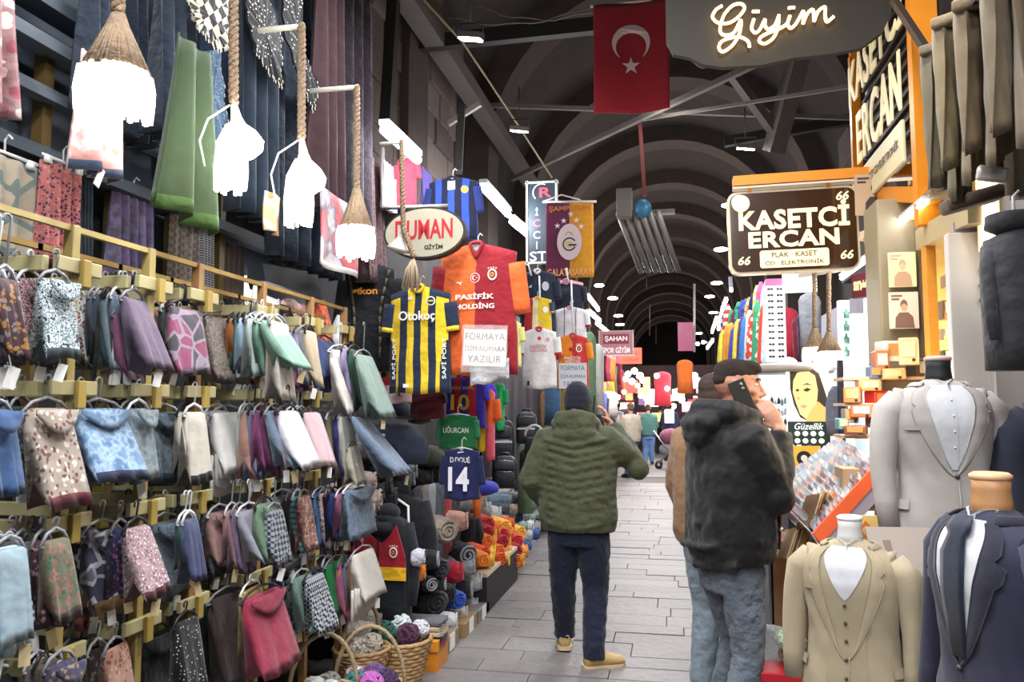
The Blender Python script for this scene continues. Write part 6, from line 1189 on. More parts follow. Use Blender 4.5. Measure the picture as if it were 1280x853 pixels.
# neon board
c = at(972, 30, Y=4.3); s = ppm(c); t = thing('neon_board', 'olive cloud-shaped board with glowing handwritten neon word', 'sign', c); R = Matrix.Translation(c)
out = [(-137, 40), (-137, -10), (-128, -28), (-108, -34), (-92, -44), (-68, -50), (-20, -51), (20, -45), (60, -44), (96, -40), (122, -22), (132, 0), (140, 40), (140, 130), (-137, 130)]
b = MB(); b.prism([pz2 for pz2 in [(x/s, z/s) for x, z in out]], .04, R); b.build('board', M_('#262117', .75, var=.06), t, smooth=False)
m_neon = M_('#ffd9a0', .5, emit=3.5, ec='#ffca84')
def stroke(pts, nm='neon_letter'):
    P_ = []; n = len(pts)
    for i in range(n-1):
        p0, p1, p2, p3 = [Vector((*pts[max(0, min(n-1, i+k))], 0)) for k in (-1, 0, 1, 2)]
        for j in range(5): u = j/5; P_.append(.5*((2*p1)+(p2-p0)*u+(2*p0-5*p1+4*p2-p3)*u*u+(3*p1-p0-3*p2+p3)*u**3))
    P_.append(Vector((*pts[-1], 0))); b = MB(); b.tube([c+Vector(((q.x-972)/s, -.03, (30-q.y)/s)) for q in P_], 1.9/s, 8); b.build(nm, m_neon, t)
stroke([(905, 3), (897, 8), (893, 17), (900, 25), (914, 26), (926, 18), (932, 9), (928, 3), (918, 4), (908, 14), (903, 26), (902, 37), (908, 42), (918, 40), (924, 30), (927, 24), (927, 32), (924, 44), (916, 56), (905, 63), (900, 58), (903, 50), (914, 46), (926, 46), (935, 52), (937, 60)])
stroke([(943, 24), (940, 36), (944, 42), (950, 38), (956, 26), (956, 34), (960, 39), (968, 34), (973, 22)]); stroke([(973, 22), (971, 38), (966, 50), (956, 57), (949, 54), (951, 48), (962, 43), (974, 39), (982, 34), (986, 24)])
stroke([(986, 24), (983, 34), (986, 40), (992, 36), (998, 26), (1002, 20), (1001, 36)]); stroke([(1001, 36), (1006, 24), (1013, 19), (1014, 34)]); stroke([(1014, 34), (1019, 22), (1027, 17), (1027, 28), (1029, 36), (1037, 30)])
stroke([(941, 14), (950, 15)]); stroke([(984, 14), (992, 14)])
point(c+Vector((0, -.3, 0)), .8, (1, .75, .45), .2)
# dark rods crossing at the orange post
boxbar2(at(1117, 0, Y=4.0), at(1168, 78, Y=3.6), .03, .03, M_('#2b2320', .5), 'dark_rod', 'dark rod slanting down to the orange post', 'rod'); boxbar2(at(1164, 78, Y=3.6), at(1225, -6, Y=2.6), .03, .03, M_('#2b2320', .5), 'dark_rod', 'dark rod from which the khaki trousers hang', 'rod')
boxbar2(at(1170, 75, Y=3.62), at(1175, 95, Y=3.6), .05, .05, cK, 'rod_joint', 'black joint where the dark rods meet', 'joint')
for px, py, r, col, lab in [(1172, 34, .06, '#4a3f36', 'dark metal clips on the rod beside the trousers')]: pass
# khaki trousers hanging top right
def trousers(px, yt, yb, Y, wpx, col, label, cut=0):
    c = at(px, yt, Y=Y); d_ = at(px, yb, Y=Y); s = ppm(c); w = wpx/s; t = thing('hanging_trousers', label, 'trousers', c); b = MB()
    b.M = rotz(.9, (c.x, c.y, 0))
    for sd in (-1, 1): b.loft([[Vector((sd*w*.05+w*.42*k*math.cos(a), sd*.035+(.022+.012*math.sin(3*a+sd))*k*math.sin(a)*(1 if abs(math.cos(a)) < .9 else .5)+.012*math.sin(5*math.cos(a)*2+q*4+sd), c.z+(d_.z-c.z)*q*(1 if sd < 0 else .88)+cut*.05*q*math.cos(a))) for a in [2*PI*j/28 for j in range(28)]] for q, k in ((0, .9), (.1, .98), (.3, 1), (.6, .96), (.9, .92), (1, .9))])
    b.build('leg_pair', f_(col, fold=.9, fs=5), t); b = MB(); b.M = rotz(.9, (c.x, c.y, 0)); b.box((0, 0, c.z-.005), (w*.9, .13, .04)); b.build('waistband', f_(col), t, bev=.01); b = MB(); b.tube([c+Vector((0, 0, .02)), c+Vector((0, 0, .1)), c+Vector((.02, .02, .13))], .005, 5); b.build('hanger_hook', m_hang, t)
trousers(1195, 26, 222, 2.9, 46, '#75664a', 'olive khaki trousers hanging by the orange post, first of the row', 1); trousers(1178, 60, 258, 3.1, 40, '#5f5540', 'darker khaki trousers behind the first pair by the orange post')
trousers(1225, 5, 200, 2.7, 56, '#6c5b43', 'brown khaki trousers hanging in the middle of the row', 1); trousers(1262, -20, 176, 2.5, 64, '#675945', 'taupe trousers hanging at the right edge of the picture', 1); trousers(1245, -40, 250, 2.95, 60, '#544835', 'dark olive trousers behind the middle pair', 0)
b = MB(); p = at(1240, 218, Y=2.75); b.M = Matrix.Translation(p); b.box((0, 0, 0), (.09, .03, .05), R=(0, .2, 0)); o = b.build('clear_clip', M_('#b9b4ac', .2), loc=p, bev=.01); tag(o, 'clear plastic clip at the hem of the trousers', 'clip')
b = MB(); p = at(1215, 250, Y=3.1); b.M = Matrix.Translation(p); b.box((0, 0, 0), (.2, .1, .05), R=(0, -.25, 0)); tag(b.build('cuff_end', f_('#57493a'), loc=p, bev=.012), 'turned brown trouser cuff hanging below the row', 'trousers')
# ================================================================== counters with records and cassettes
t = thing('wooden_counter', 'tan wooden counter with striped cloth side under the cassette rack', 'counter', (.95, 4.9, 0))
a_, b_ = at(966, 690, Y=4.95), at(1012, 690, Y=4.95)
b = MB(); b.box(((a_.x+1.5)/2, 5.2, .40), (1.5-a_.x, .5, .72)); b.build('counter_body', M_('#c9986c', .5, var=.05), t, smooth=False); b = MB(); b.box(((a_.x+1.5)/2, 5.18, .775), (1.54-a_.x+.04, .56, .03)); b.build('counter_top', M_('#c08c50', .45), t, smooth=False)
a0 = at(952, 690, Y=5.4); quad('striped_side', [(a_.x-.012, 4.96, .05), (a_.x-.012, 5.44, .05), (a_.x-.012, 5.44, .76), (a_.x-.012, 4.96, .76)], fab('#9a9ca4', 'stripe', '#d5d6da', '#7c7f88', s=1.2), None, None, .012, t)
fold_stack(960, 684, .62, 44, 14, .25, [('#e6dcc0', 'cream paper'), ('#9fb070', 'green edged paper')], 'pack lying on the tan counter corner', name='paper_pack')
c = at(963, 655, Y=4.9); s = ppm(c); b = MB(); b.M = Matrix.Translation(c); b.box((0, 0, 0), (26/s, .12, 18/s)); b.box((0, 0, 12/s), (24/s, .11, 8/s), top=.7); tag(b.build('pink_box', M_('#e07a98', .5), loc=c, bev=.008), 'small pink box standing on the tan counter', 'box')
b = MB(); c = at(963, 668, Y=4.88); b.M = Matrix.Translation(c); b.box((0, 0, 0), (26/s, .11, 14/s)); tag(b.build('white_box', M_('#efe8e2', .5), loc=c, bev=.004), 'white box under the small pink box', 'box')
# slanted cassette rack: corners in the photo, on a real tilted board
A, B = at(963, 612, Y=4.75), at(1022, 672, Y=3.75); C_ = at(1098, 588, Y=3.95); D2 = at(1050, 548, Y=4.95)
t = thing('cassette_rack', 'slanted rack of clear boxed cassettes above the tan counter', 'rack', (A+C_)/2)
def bil(u, v): return A.lerp(B, u).lerp(D2.lerp(C_, u), v)
nrm = (B-A).cross(D2-A).normalized(); nrm = nrm if nrm.z > 0 else -nrm
b = MB(); pts = [bil(0, 0), bil(1, 0), bil(1, 1), bil(0, 1)]; b.add([p-nrm*.02 for p in pts]+[p-nrm*.09 for p in pts], [(0, 1, 2, 3), (7, 6, 5, 4), (0, 4, 5, 1), (1, 5, 6, 2), (2, 6, 7, 3), (3, 7, 4, 0)]); b.build('tray', M_('#9a93a4', .3), t, smooth=False)
b = MB(); p0, p1 = bil(1.0, -.02), bil(1.0, 1.0); b.M = frame((p0+p1)/2, p1-p0, nrm); b.box((0, 0, -.0), ((p1-p0).length, .012, .06)); b.build('orange_edge', M_('#e0623a', .3), t, smooth=False)
rr = random.Random(5); pal = ['#d8dee6', '#c5d4e0', '#b9c8d4', '#e2dcd8', '#c9b8b8', '#a89ca0', '#d8c4b8', '#b4a8b8', '#e8e4e0', '#9fb4c4', '#c8a090', '#8c8490']
nU, nV = 6, 15
for i in range(nU):
    for j in range(nV):
        if i < 3 and rr.random() < 0: continue
        u0, u1, v0, v1 = (i+.05)/nU, (i+.95)/nU, (j+.08)/nV, (j+.92)/nV; q = [bil(u0, v0), bil(u1, v0), bil(u1, v1), bil(u0, v1)]; th = .016+.012*(i > 2)*rr.random(); lift = nrm*(.0+.02*(i > 2)*rr.random())
        b = MB(); tl = nrm*(.02 if i > 1 else .006); q = [q[0]+lift, q[1]+lift, q[2]+lift+tl, q[3]+lift+tl]
        b.add([p for p in q]+[p+nrm*th for p in q], [(3, 2, 1, 0), (4, 5, 6, 7), (0, 1, 5, 4), (1, 2, 6, 5), (2, 3, 7, 6), (3, 0, 4, 7)])
        col = rr.choice(pal[:4] if i < 3 else pal); o = b.build('cassette', M_(col, .12, coat=.6), loc=q[0], smooth=False)
        pp = [p+nrm*(th+.0006) for p in q]; cc = sum(pp, Vector())/4; pp = [cc+(p-cc)*.62 for p in pp]; b2 = MB(); b2.add(pp, [(0, 1, 2, 3)]); b2.build('printed_label', M_(rr.choice(['#8fa4b4', '#6a5c64', '#c9826c', '#b9c4cc', '#5f6a78', '#d8b090']), .3), o, smooth=False)
        tag(o, 'clear boxed cassette in the %s of the slanted rack' % ('pale upper columns' if i < 3 else 'mixed lower columns'), 'cassette', 'cassettes in the %s of the slanted rack' % ('pale upper columns' if i < 3 else 'mixed lower columns'))
# clear plastic front of the rack
b = MB(); pts = [bil(0.35, -.03)+nrm*.05, bil(1.02, -.03)+nrm*.05, bil(1.02, -.03)-nrm*.09, bil(.35, -.03)-nrm*.09]; b.add(pts+[p-(D2-A).normalized()*.006 for p in pts], [(0, 1, 2, 3), (7, 6, 5, 4), (0, 4, 5, 1), (1, 5, 6, 2), (2, 6, 7, 3), (3, 7, 4, 0)]); b.build('clear_front', M_('#dfe0ea', .08, alpha=.45), t, smooth=False)
# leaning records in crates beneath the rack
for cx0, cy0, cw, chh, n, lab, Y in [(1030, 640, 42, 44, 14, 'upper crate', 3.95), (1000, 680, 34, 36, 12, 'lower crate', 4.1), (1092, 592, 30, 40, 12, 'crate by the grey suit', 4.1)]:
    for k in range(n):
        p = at(cx0+(k-n/2)*cw/n*1.0, cy0+k*-.6, Y=Y+.02*k); s = ppm(p); b = MB(); b.M = Matrix.Translation(p) @ Matrix.Rotation(.35, 4, 'Y') @ Matrix.Rotation(-.15, 4, 'X'); b.box((0, 0, 0), (.007, .26, chh/s))
        tag(b.build('record', M_(rr.choice(['#b98c50', '#e0c89c', '#8c6440', '#d0a468', '#6c4a30', '#c9b48c', '#a85c3c']), .4), loc=p, smooth=False), 'record leaning in the %s below the cassette rack' % lab, 'record', 'records in the %s' % lab)
boxes = MB(); boxes.box((1.15, 4.2, .42), (.9, .75, .84)); tag(boxes.build('record_counter', M_('#8a6e52', .5, var=.1), loc=(1.15, 4.2, 0), smooth=False), 'brown counter holding the record crates behind the suits', 'counter')
b = MB(); p = at(1070, 610, Y=4.05); s = ppm(p); b.box(p, (40/s, .2, 50/s)); tag(b.build('cardboard_box', M_('#a8896c', .6, var=.06), loc=p, smooth=False), 'tan cardboard box between the record crates and the grey suit', 'box')
t, R, w, h, s = flatsign(1082, 664, 3.6, 36, 38, 'yellow poster with an orange diamond shape beside the beige suit collar', '#f0c878', None, d=.01, name='yellow_poster', cat='poster')
decal(t, R, [(-10/s, 0), (0, 13/s), (11/s, 0), (0, -12/s)], M_('#e07a2c', .5), 'printed_diamond'); decal(t, R @ Matrix.Translation((0, -.003, 0)), [(-5/s, 0), (0, 6/s), (5/s, 0), (0, -6/s)], M_('#f0b060', .5), 'printed_diamond')
# goods above the rack: small radios, red and amber bric-a-brac
for k, (px, py, w, h, col, lab) in enumerate([(1066, 494, 20, 20, '#a8603c', 'amber wooden box in the bric-a-brac beside the grey suit'), (1085, 482, 26, 14, '#d08a50', 'orange tray above the bric-a-brac'), (1096, 500, 20, 22, '#c42a2c', 'bright red tin in the bric-a-brac beside the grey suit'), (1078, 514, 26, 16, '#b5562c', 'rust coloured radio in the bric-a-brac'), (1062, 520, 16, 18, '#8c7c6c', 'grey brown small box above the cassette rack'), (1098, 526, 22, 18, '#a87840', 'ochre radio low in the bric-a-brac'), (1070, 538, 26, 12, '#6c3c30', 'dark brown box just above the cassette rack'),
      (1100, 452, 16, 26, '#b0603c', 'terracotta book on the upper ledge by the beige pillar'), (1112, 440, 26, 26, '#d8cfc4', 'white and blue record box on the ledge below the sleeves'), (1136, 440, 22, 34, '#c9a87c', 'cream dressed figurine box on the ledge below the sleeves'), (1092, 466, 14, 16, '#4c5a78', 'small framed picture on the upper ledge'), (1150, 462, 24, 26, '#5f5144', 'brown radio behind the grey suit collar'), (1118, 468, 26, 14, '#b9783c', 'honey coloured box behind the grey suit shoulder'), (1052, 530, 12, 14, '#5a8f98', 'teal small box left of the bric-a-brac')]):
    p = at(px, py, Y=4.25+.05*(k % 3)); s = ppm(p); t = thing('trinket_box', lab, 'box', p); b = MB(); b.M = rotz(.3*(k % 3-1), p); b.box((0, 0, 0), (w/s, .1, h/s)); b.build('case', M_(col, .4, var=.1), t, bev=.006, smooth=False)
    b = MB(); b.M = rotz(.3*(k % 3-1), p); b.box((0, -.052, h*.08/s), (w*.7/s, .006, h*.55/s)); b.build('front_panel', M_(['#b98850', '#d0b890', '#a87848', '#c4b8a8'][k % 4], .3), t, smooth=False); b = MB(); b.M = rotz(.3*(k % 3-1), p); b.ell((w*.25/s, -.056, -h*.32/s), .008, n=8, m=4); b.build('knob', cK, t)
for z, py in ((0, 474), (1, 546), (2, 506)): a_, b_ = at(1050, py, Y=4.35), at(1160 if z == 0 else 1110, py, Y=4.35); b = MB(); b.box(((a_.x+b_.x)/2, 4.4, a_.z), (b_.x-a_.x, .25, .015)); tag(b.build('ledge', M_('#c2a684', .5), loc=(a_.x, 4.4, a_.z), smooth=False), ('upper', 'lower', 'middle')[z]+' ledge carrying bric-a-brac in front of the beige pillar', 'shelf')
point(at(1080, 480, Y=3.9), 7, (1, .85, .6), .1)
# bagged greens in a red tray between counter and beige suit
b = MB(); p = at(975, 835, Y=3.9); b.M = Matrix.Translation(p)
t = thing('red_tray', 'red tray edge holding bagged green goods by the beige suit', 'tray', p); b.box((.03, 0, -.02), (.3, .2, .05)); b.build('tray', M_('#b81f2c', .4), t, smooth=False, bev=.006)
for k, (px, py, r) in enumerate([(982, 800, 13), (990, 812, 14), (998, 826, 14), (984, 818, 12), (1000, 806, 10)]):
    p = at(px, py, Y=3.88+.03*k); s = ppm(p); b = MB(); b.ell(p, r/s); tag(b.build('green_pack', f_('#8fa880', 'batik', '#c9d4b8', '#6c8c5c', s=1.5, fold=1), loc=p, disp=.03, dsize=.04), 'bagged pale green bundle %s in the red tray' % ('at the top', 'in the middle', 'at the bottom', 'at the left', 'at the right')[k], 'bundle')
b = MB(); p = at(955, 822, Y=4.3); s = ppm(p); b.M = Matrix.Translation(p); b.grid(lambda u, v: ((u-.5)*.22, -.03*math.sin(7*u+5*v), (.5-v)*.3+(u-.5)*-.2*v), 12, 10, th=(0, .02, 0)); tag(b.build('plastic_sheet', M_('#cdd0d6', .25, bump=.8, bs=20), loc=p), 'crumpled silvery plastic sheet on the floor by the counter', 'sheet')
b = MB(); b.box((.72, 3.9, .06), (.5, .5, .12)); tag(b.build('low_step', M_('#b89070', .6), loc=(.72, 3.9, 0), smooth=False), 'low wooden step below the red tray', 'step')
# ================================================================== SUITS ON MANNEQUINS
RINGS = [(0, .250, .150), (.10, .240, .145), (.22, .215, .130), (.32, .205, .122), (.44, .222, .132), (.55, .238, .138), (.63, .236, .125), (.68, .215, .105), (.715, .165, .085), (.74, .10, .070), (.76, .062, .058)]
def suit(px, py, Y, sc, rot, label, col, lapel='notch', shirt='#c6c7ca', vest=None, tie=None, neck='#17171b', cap='#c9a892', vz=.36, light=None, base=.0, pin=False, name='suit_mannequin', open_=False, lap2=None, btn='#3a302c', sleeves=True):
    """px,py: centre of the neck cap in the photograph; sc: size; rot: turn about the vertical"""
    c = at(px, py, Y=Y); z0 = c.z-.86*sc; t = thing(name, label, 'mannequin', (c.x, c.y, base)); R = rotz(rot, (c.x, c.y, z0)) @ Matrix.Scale(sc, 4)
    m = fab(col, 'plain', fold=.28, fs=5); m2 = m if not lap2 else fab(lap2, fold=.2)
    def prof(z):
        for (za, wa, da), (zb, wb, db) in zip(RINGS, RINGS[1:]):
            if za <= z <= zb: q = (z-za)/(zb-za); return wa+(wb-wa)*q, da+(db-da)*q
        return RINGS[0][1:] if z < 0 else RINGS[-1][1:]
    def S(th, z, off=0):                                # th = 0 faces the front (-y)
        w, d = prof(z); sx, sy = math.sin(th), -math.cos(th); e = .82
        return Vector(((w+off)*math.copysign(abs(sx)**e, sx), (d+off)*math.copysign(abs(sy)**e, sy), z))
    zs = [i*.76/30 for i in range(31)]
    b = MB(); b.M = R; b.loft([[S(2*PI*j/48, z, .004*math.sin(3*z*9+j)*(z < .5)) for j in range(48)] for z in zs]); b.build('jacket', m, t)
    def strip(lf, rf, z1, z2, off, nm, mat, nu=8, nv=14, thick=.004):
        b = MB(); b.M = R
        b.grid(lambda u, v: S(lf(v)+(rf(v)-lf(v))*u, z1+(z2-z1)*v, off), nu, nv); g2 = MB(); g2.M = R; g2.grid(lambda u, v: S(lf(v)+(rf(v)-lf(v))*(1-u), z1+(z2-z1)*v, off-thick), nu, nv)
        n = len(b.v); b.v += g2.v; b.f += [[i+n for i in f] for f in g2.f]; b.m += g2.m
        return b.build(nm, mat, t)
    V = .50                                             # half opening at the collar, narrowing to the button
    ve = lambda v: V*(v**.8)
    if vest:
        strip(lambda v: -ve(v)*1.0-.05, lambda v: ve(v)*1.0+.05, -.02 if open_ else vz-.04, .70, .003, 'waistcoat', fab(vest, fold=.25, fs=6)); vs_ = .50
        strip(lambda v: -V*(v**.9)*.95, lambda v: V*(v**.9)*.95, vs_-.02, .73, .007, 'shirt_front', fab(shirt, fold=.2))
        if open_: strip(lambda v: -.34-.1*v*0, lambda v: .34, -.02, vs_, .004, 'waistcoat_front', fab(vest, fold=.25, fs=6))
        for k in range(5): b = MB(); b.M = R; b.ell(S(.0, .46-k*.085, .012), .009, n=8, m=4); b.build('button', M_(btn, .4), t)
    else:
        strip(lambda v: -ve(v), lambda v: ve(v), vz-.01, .73, .005, 'shirt_front', fab(shirt, fold=.2))
        strip(lambda v: -.035, lambda v: .035, vz, .70, .009, 'shirt_placket', fab(shirt, fold=.1), nu=2)
        for k in range(0 if tie else 4): b = MB(); b.M = R; b.ell(S(0, .66-k*.075, .012), .005, n=6, m=4); b.build('shirt_button', M_('#d8d4d0', .4), t)
    for sd in (-1, 1):                                   # lapels
        lo = lambda v, sd=sd: sd*(ve(v)*.92 if not vest else .03+V*v**.75*.95)
        def hi(v, sd=sd):
            wd = .34*math.sin(min(1, v*1.25)*PI*.5)*(1 if v < .74 else (.62 if v < .80 else .9))+(.1 if lapel == 'peak' and .62 < v < .76 else 0); return sd*(abs(ve(v))+wd+.02)
        b = MB(); b.M = R; zz1, zz2 = (vz-.03 if not open_ else .2), .725; P_ = []
        def lf(u, v): return S(lo(v)+(hi(v)-lo(v))*u, zz1+(zz2-zz1)*v, .009+.003*math.sin(u*PI))
        b.grid(lf, 8, 22); n = len(b.v); g2 = MB(); g2.M = R; g2.grid(lambda u, v: S(lo(v)+(hi(v)-lo(v))*u, zz1+(zz2-zz1)*v, .004), 8, 22); b.v += g2.v; b.f += [[i+n for i in reversed(f)] for f in g2.f]; b.m += g2.m
        for j in range(22): a = j*9+8; b.f.append([a, a+9, a+9+n, a+n]); b.m.append(0); a = j*9; b.f.append([a+9, a, a+n, a+9+n]); b.m.append(0)
        b.build('lapel', m2, t)
        # shirt collar wings
        b = MB(); b.M = R; q = [S(sd*.02, .715, .022), S(sd*.62, .752, .022), S(sd*.75, .775, .01), S(sd*.1, .768, .014), S(sd*.5, .685, .03)]
        cv = [(.004, -.092, .706), (.046, -.098, .676), (.068, -.055, .722), (.064, -.022, .762), (.036, -.058, .760), (.004, -.074, .738)]; n_ = len(cv)
        b.add([Vector((sd*x, y-.006, z)) for x, y, z in cv]+[Vector((sd*x*.95, y+.002, z)) for x, y, z in cv], [tuple(range(n_)), tuple(reversed(range(n_, 2*n_)))]+[(i_, (i_+1) % n_, (i_+1) % n_+n_, i_+n_) for i_ in range(n_)]); b.build('shirt_collar', fab(shirt, fold=.1), t)
        strip(lambda v, sd=sd: sd*.95, lambda v, sd=sd: sd*1.55, .14, .185, .012, 'pocket_flap', m, 6, 2)
        if sleeves:
            b = MB(); b.M = R; pts = [(sd*.19, .0, .665), (sd*.245, .0, .60), (sd*.268, .0, .48), (sd*.285, -.012, .34), (sd*.285, -.035, .18), (sd*.28, -.055, .05)]; b.tube(pts, [.062, .074, .068, .06, .053, .047], 18, side=(1, 0, 0)); b.tube([pts[0], (sd*.17, 0, .672), (sd*.12, 0, .68)], [.06, .045, .015], 12); b.build('sleeve', m, t, disp=.006, dsize=.09)
            for k in range(3): b = MB(); b.M = R; b.ell((sd*.31, -.075, .075+k*.02), .006, n=6, m=4); b.build('cuff_button', M_(btn, .4), t)
    strip(lambda v: -.95, lambda v: -.55, .515, .54, .012, 'breast_pocket', m, 4, 2) if rot < 5 else None
    # jacket back collar
    b = MB(); b.M = R; b.tube([S(a, .735, .016) for a in [.85+(2*PI-1.7)*k/16 for k in range(17)]], [(.006, .020)]*17, 8); b.build('collar', m2, t)
    b = MB(); b.M = R; b.tube([S(.04, -.005, .006), S(.035, .15, .006), S(.03, vz-.02, .008)], .003, 5); b.build('front_edge', m, t)
    for k in range(1 if not vest else 0): b = MB(); b.M = R; b.ell(S(.02, vz-.03, .012), .011, n=10, m=5); b.build('button', M_(btn, .35), t)
    b = MB(); b.M = R; b.lathe([(.066, .74), (.060, .78), (.056, .82), (.058, .852)], n=20); b.build('neck', M_(neck, .6) if neck != 'wood' else M_('#b8865a', .5, var=.1), t)
    b = MB(); b.M = R; b.lathe([(.058, .850), (.062, .856), (.062, .866), (.05, .874), (.01, .876)], n=20); b.build('neck_cap', M_(cap, .5), t)
    if tie:
        b = MB(); b.M = R; b.loft([[S(a_*w_, z, o_) for a_ in (-1, -.5, 0, .5, 1)]+[S(-a_*w_, z, o_-.006) for a_ in (-1, -.5, 0, .5, 1)] for z, w_, o_ in ((vz+.0, .12, .012), (.5, .17, .016), (.62, .17, .018), (.68, .12, .02), (.70, .22, .028), (.735, .26, .03), (.74, .2, .02))]); b.build('tie', fab(tie, fold=.15, rough=.5), t)
    if pin: b = MB(); b.M = R; b.ell(S(.62, .60, .024), .007, n=8, m=4); b.tube([S(.62, .60, .024), S(.64, .57, .024)], .002, 4); b.build('lapel_pin', M_('#8c8a90', .3, .8), t)
    b = MB(); b.tube([(c.x, c.y, base+.03), (c.x, c.y, z0+.02)], .014, 8); b.lathe([(.14, base), (.14, base+.015), (.03, base+.03)], (c.x, c.y, 0), 20); b.build('stand', M_('#26262a', .4, .4), t)
    return t, R, S
suit(1172, 449, 3.02, .71, .12, 'light grey suit jacket with white shirt on a black-necked mannequin', '#aaa39d', neck='#141417', cap='#c2a396', vz=.33, pin=True)
suit(1062, 648, 2.72, .63, -.45, 'beige three-piece suit on a small white-necked mannequin', '#a3957b', vest='#9d9076', neck='#d5d3ce', cap='#dad8d4', vz=.24, open_=True, btn='#4a4038')
suit(1238, 596, 2.3, .81, -1.3, 'navy suit with peak lapels, white shirt and dark tie at the lower right', '#2a2a3e', 'peak', tie='#1b2436', neck='wood', cap='#d8ac80', vz=.30, lap2='#232333')
suit(1176, 700, 2.95, .80, -.3, 'black suit jacket between the beige suit and the navy suit', '#17181b', neck='#17171b', cap='#2a2622', vz=.3, shirt='#3a3c40')
suit(1362, 452, 3.0, .95, -.1, 'navy suit jacket at the right edge behind the grey suit', '#2a2c3c', neck='#17171b', vz=.33)
# dark casual jacket hung on the right wall
t, R, w, h = coat(1268, 285, 2.75, 74, 178, 'dark charcoal zip jacket hanging on the off-white wall panel', f_('#2d2c30', fold=.6), name='hanging_jacket', hood=False, rot=.2)
b = MB(); b.M = R; b.box((-.2*w, -.1, -.62*h), (.008, .01, .06)); b.build('pocket_zip', M_('#b9bcc0', .3, .8), t); b = MB(); b.M = R; b.lathe([(.05, 0), (.085, .02), (.08, .06)], (0, 0, -.04*h), 16); b.build('stand_collar', f_('#29282c'), t)
b = MB(); b.M = R; b.tube([(0, 0, .02), (0, 0, .1), (.02, 0, .12)], .005, 5); b.build('hanger_hook', m_hangW, t)
# boards behind the suits
b = MB(); b.box((1.1, 2.95, .45), (.6, .35, .9)); tag(b.build('plinth', M_('#6f5c4e', .6, var=.06), loc=(1.1, 2.95, 0), smooth=False), 'brown plinth behind the beige suit carrying sleeves of photographs', 'plinth')
for k, (px, py, rz) in enumerate([(1150, 706, .3), (1128, 690, .1)]):
    p = at(px, py, Y=2.78); b = MB(); b.M = rotz(rz, p) @ Matrix.Rotation(-.5, 4, 'X'); b.box((0, 0, 0), (.2, .008, .16)); tag(b.build('leaning_sleeve', M_(('#8c7d70', '#a69a90')[k], .3), loc=p, smooth=False), ('brown', 'pale grey')[k]+' sleeve leaning behind the beige suit shoulder', 'record sleeve')

# ================================================================== PEOPLE
m_skin = M_('#b9826a', .55, bump=.12, bs=60, var=.05)
def Hd(b, c, fwd, s=1.0, tilt=0):
    """head forms around c (centre of the skull) looking along fwd"""
    f = Vector(fwd).normalized(); r = f.cross(Vector((0, 0, 1))).normalized(); u = r.cross(f); M = Matrix((r, f, u)).transposed()
    def q(x, y, z): return Vector(c)+M @ (Vector((x, y, z))*s)
    E = lambda p, rr, rot=None: b.ell(q(*p), tuple(x*s for x in rr), M @ Euler(rot).to_matrix() if rot else M, 14, 10)
    E((0, -.012, .022), (.077, .098, .088)); E((0, .018, -.03), (.064, .080, .080)); E((0, .045, -.075), (.046, .048, .036)); E((0, .078, -.098), (.022, .018, .017))
    b.tube([q(0, .090, .018), q(0, .104, -.008), q(0, .118, -.033), q(0, .100, -.044)], [.008*s, .011*s, .015*s, .010*s], 8); E((.012, .098, -.038), (.010, .012, .008)); E((-.012, .098, -.038), (.010, .012, .008))
    E((0, .086, .030), (.052, .014, .010)); E((0, .092, -.062), (.024, .012, .006)); E((0, .090, -.073), (.021, .012, .007))
    for sd in (-1, 1): E((sd*.046, .060, -.022), (.022, .026, .020)); E((sd*.080, -.012, -.008), (.010, .020, .032), (0, sd*.15, 0))
    return q, M
def Hand(b, wr, palm_dir, finger_dir, side, curl=.5, s=1.0):
    """palm with four unequal bent fingers and a thumb leaving its side"""
    p = Vector(wr); d = Vector(finger_dir).normalized(); n = Vector(palm_dir); n = (n-d*n.dot(d)).normalized(); w = d.cross(n)*side
    b.tube([p-d*.02, p+d*.02, p+d*.055, p+d*.085], [(.020*s, .026*s), (.017*s, .034*s), (.015*s, .040*s), (.012*s, .038*s)], 12, side=tuple(n))
    for k, (off, ln) in enumerate(((.028, .070), (.010, .080), (-.009, .075), (-.027, .058))):
        a = p+d*.080+w*off*s; q1 = a+(d*math.cos(curl*.5)+n*math.sin(curl*.5))*ln*.45*s; q2 = q1+(d*math.cos(curl*1.3)+n*math.sin(curl*1.3))*ln*.32*s; q3 = q2+(d*math.cos(curl*2)+n*math.sin(curl*2))*ln*.25*s
        b.tube([p+d*.05+w*off*.8*s, a, q1, q2, q3], [.0095*s, .0095*s, .0088*s, .008*s, .0065*s], 8)
    a = p+d*.022+w*.030*s; b.tube([p+d*.005+w*.012, a, a+(d*.7+w*.6+n*.35).normalized()*.035, a+(d*.95+w*.55+n*.6).normalized()*.062], [.014*s, .012*s, .010*s, .008*s], 8)
def body_rings(b, rings, n=28, c=(0, 0)):
    b.loft([[Vector((c[0]+xo+w*math.copysign(abs(math.cos(a))**.85, math.cos(a)), c[1]+yo+d*math.copysign(abs(math.sin(a))**.85, math.sin(a)), z)) for a in [2*PI*j/n for j in range(n)]] for z, w, d, xo, yo in rings])
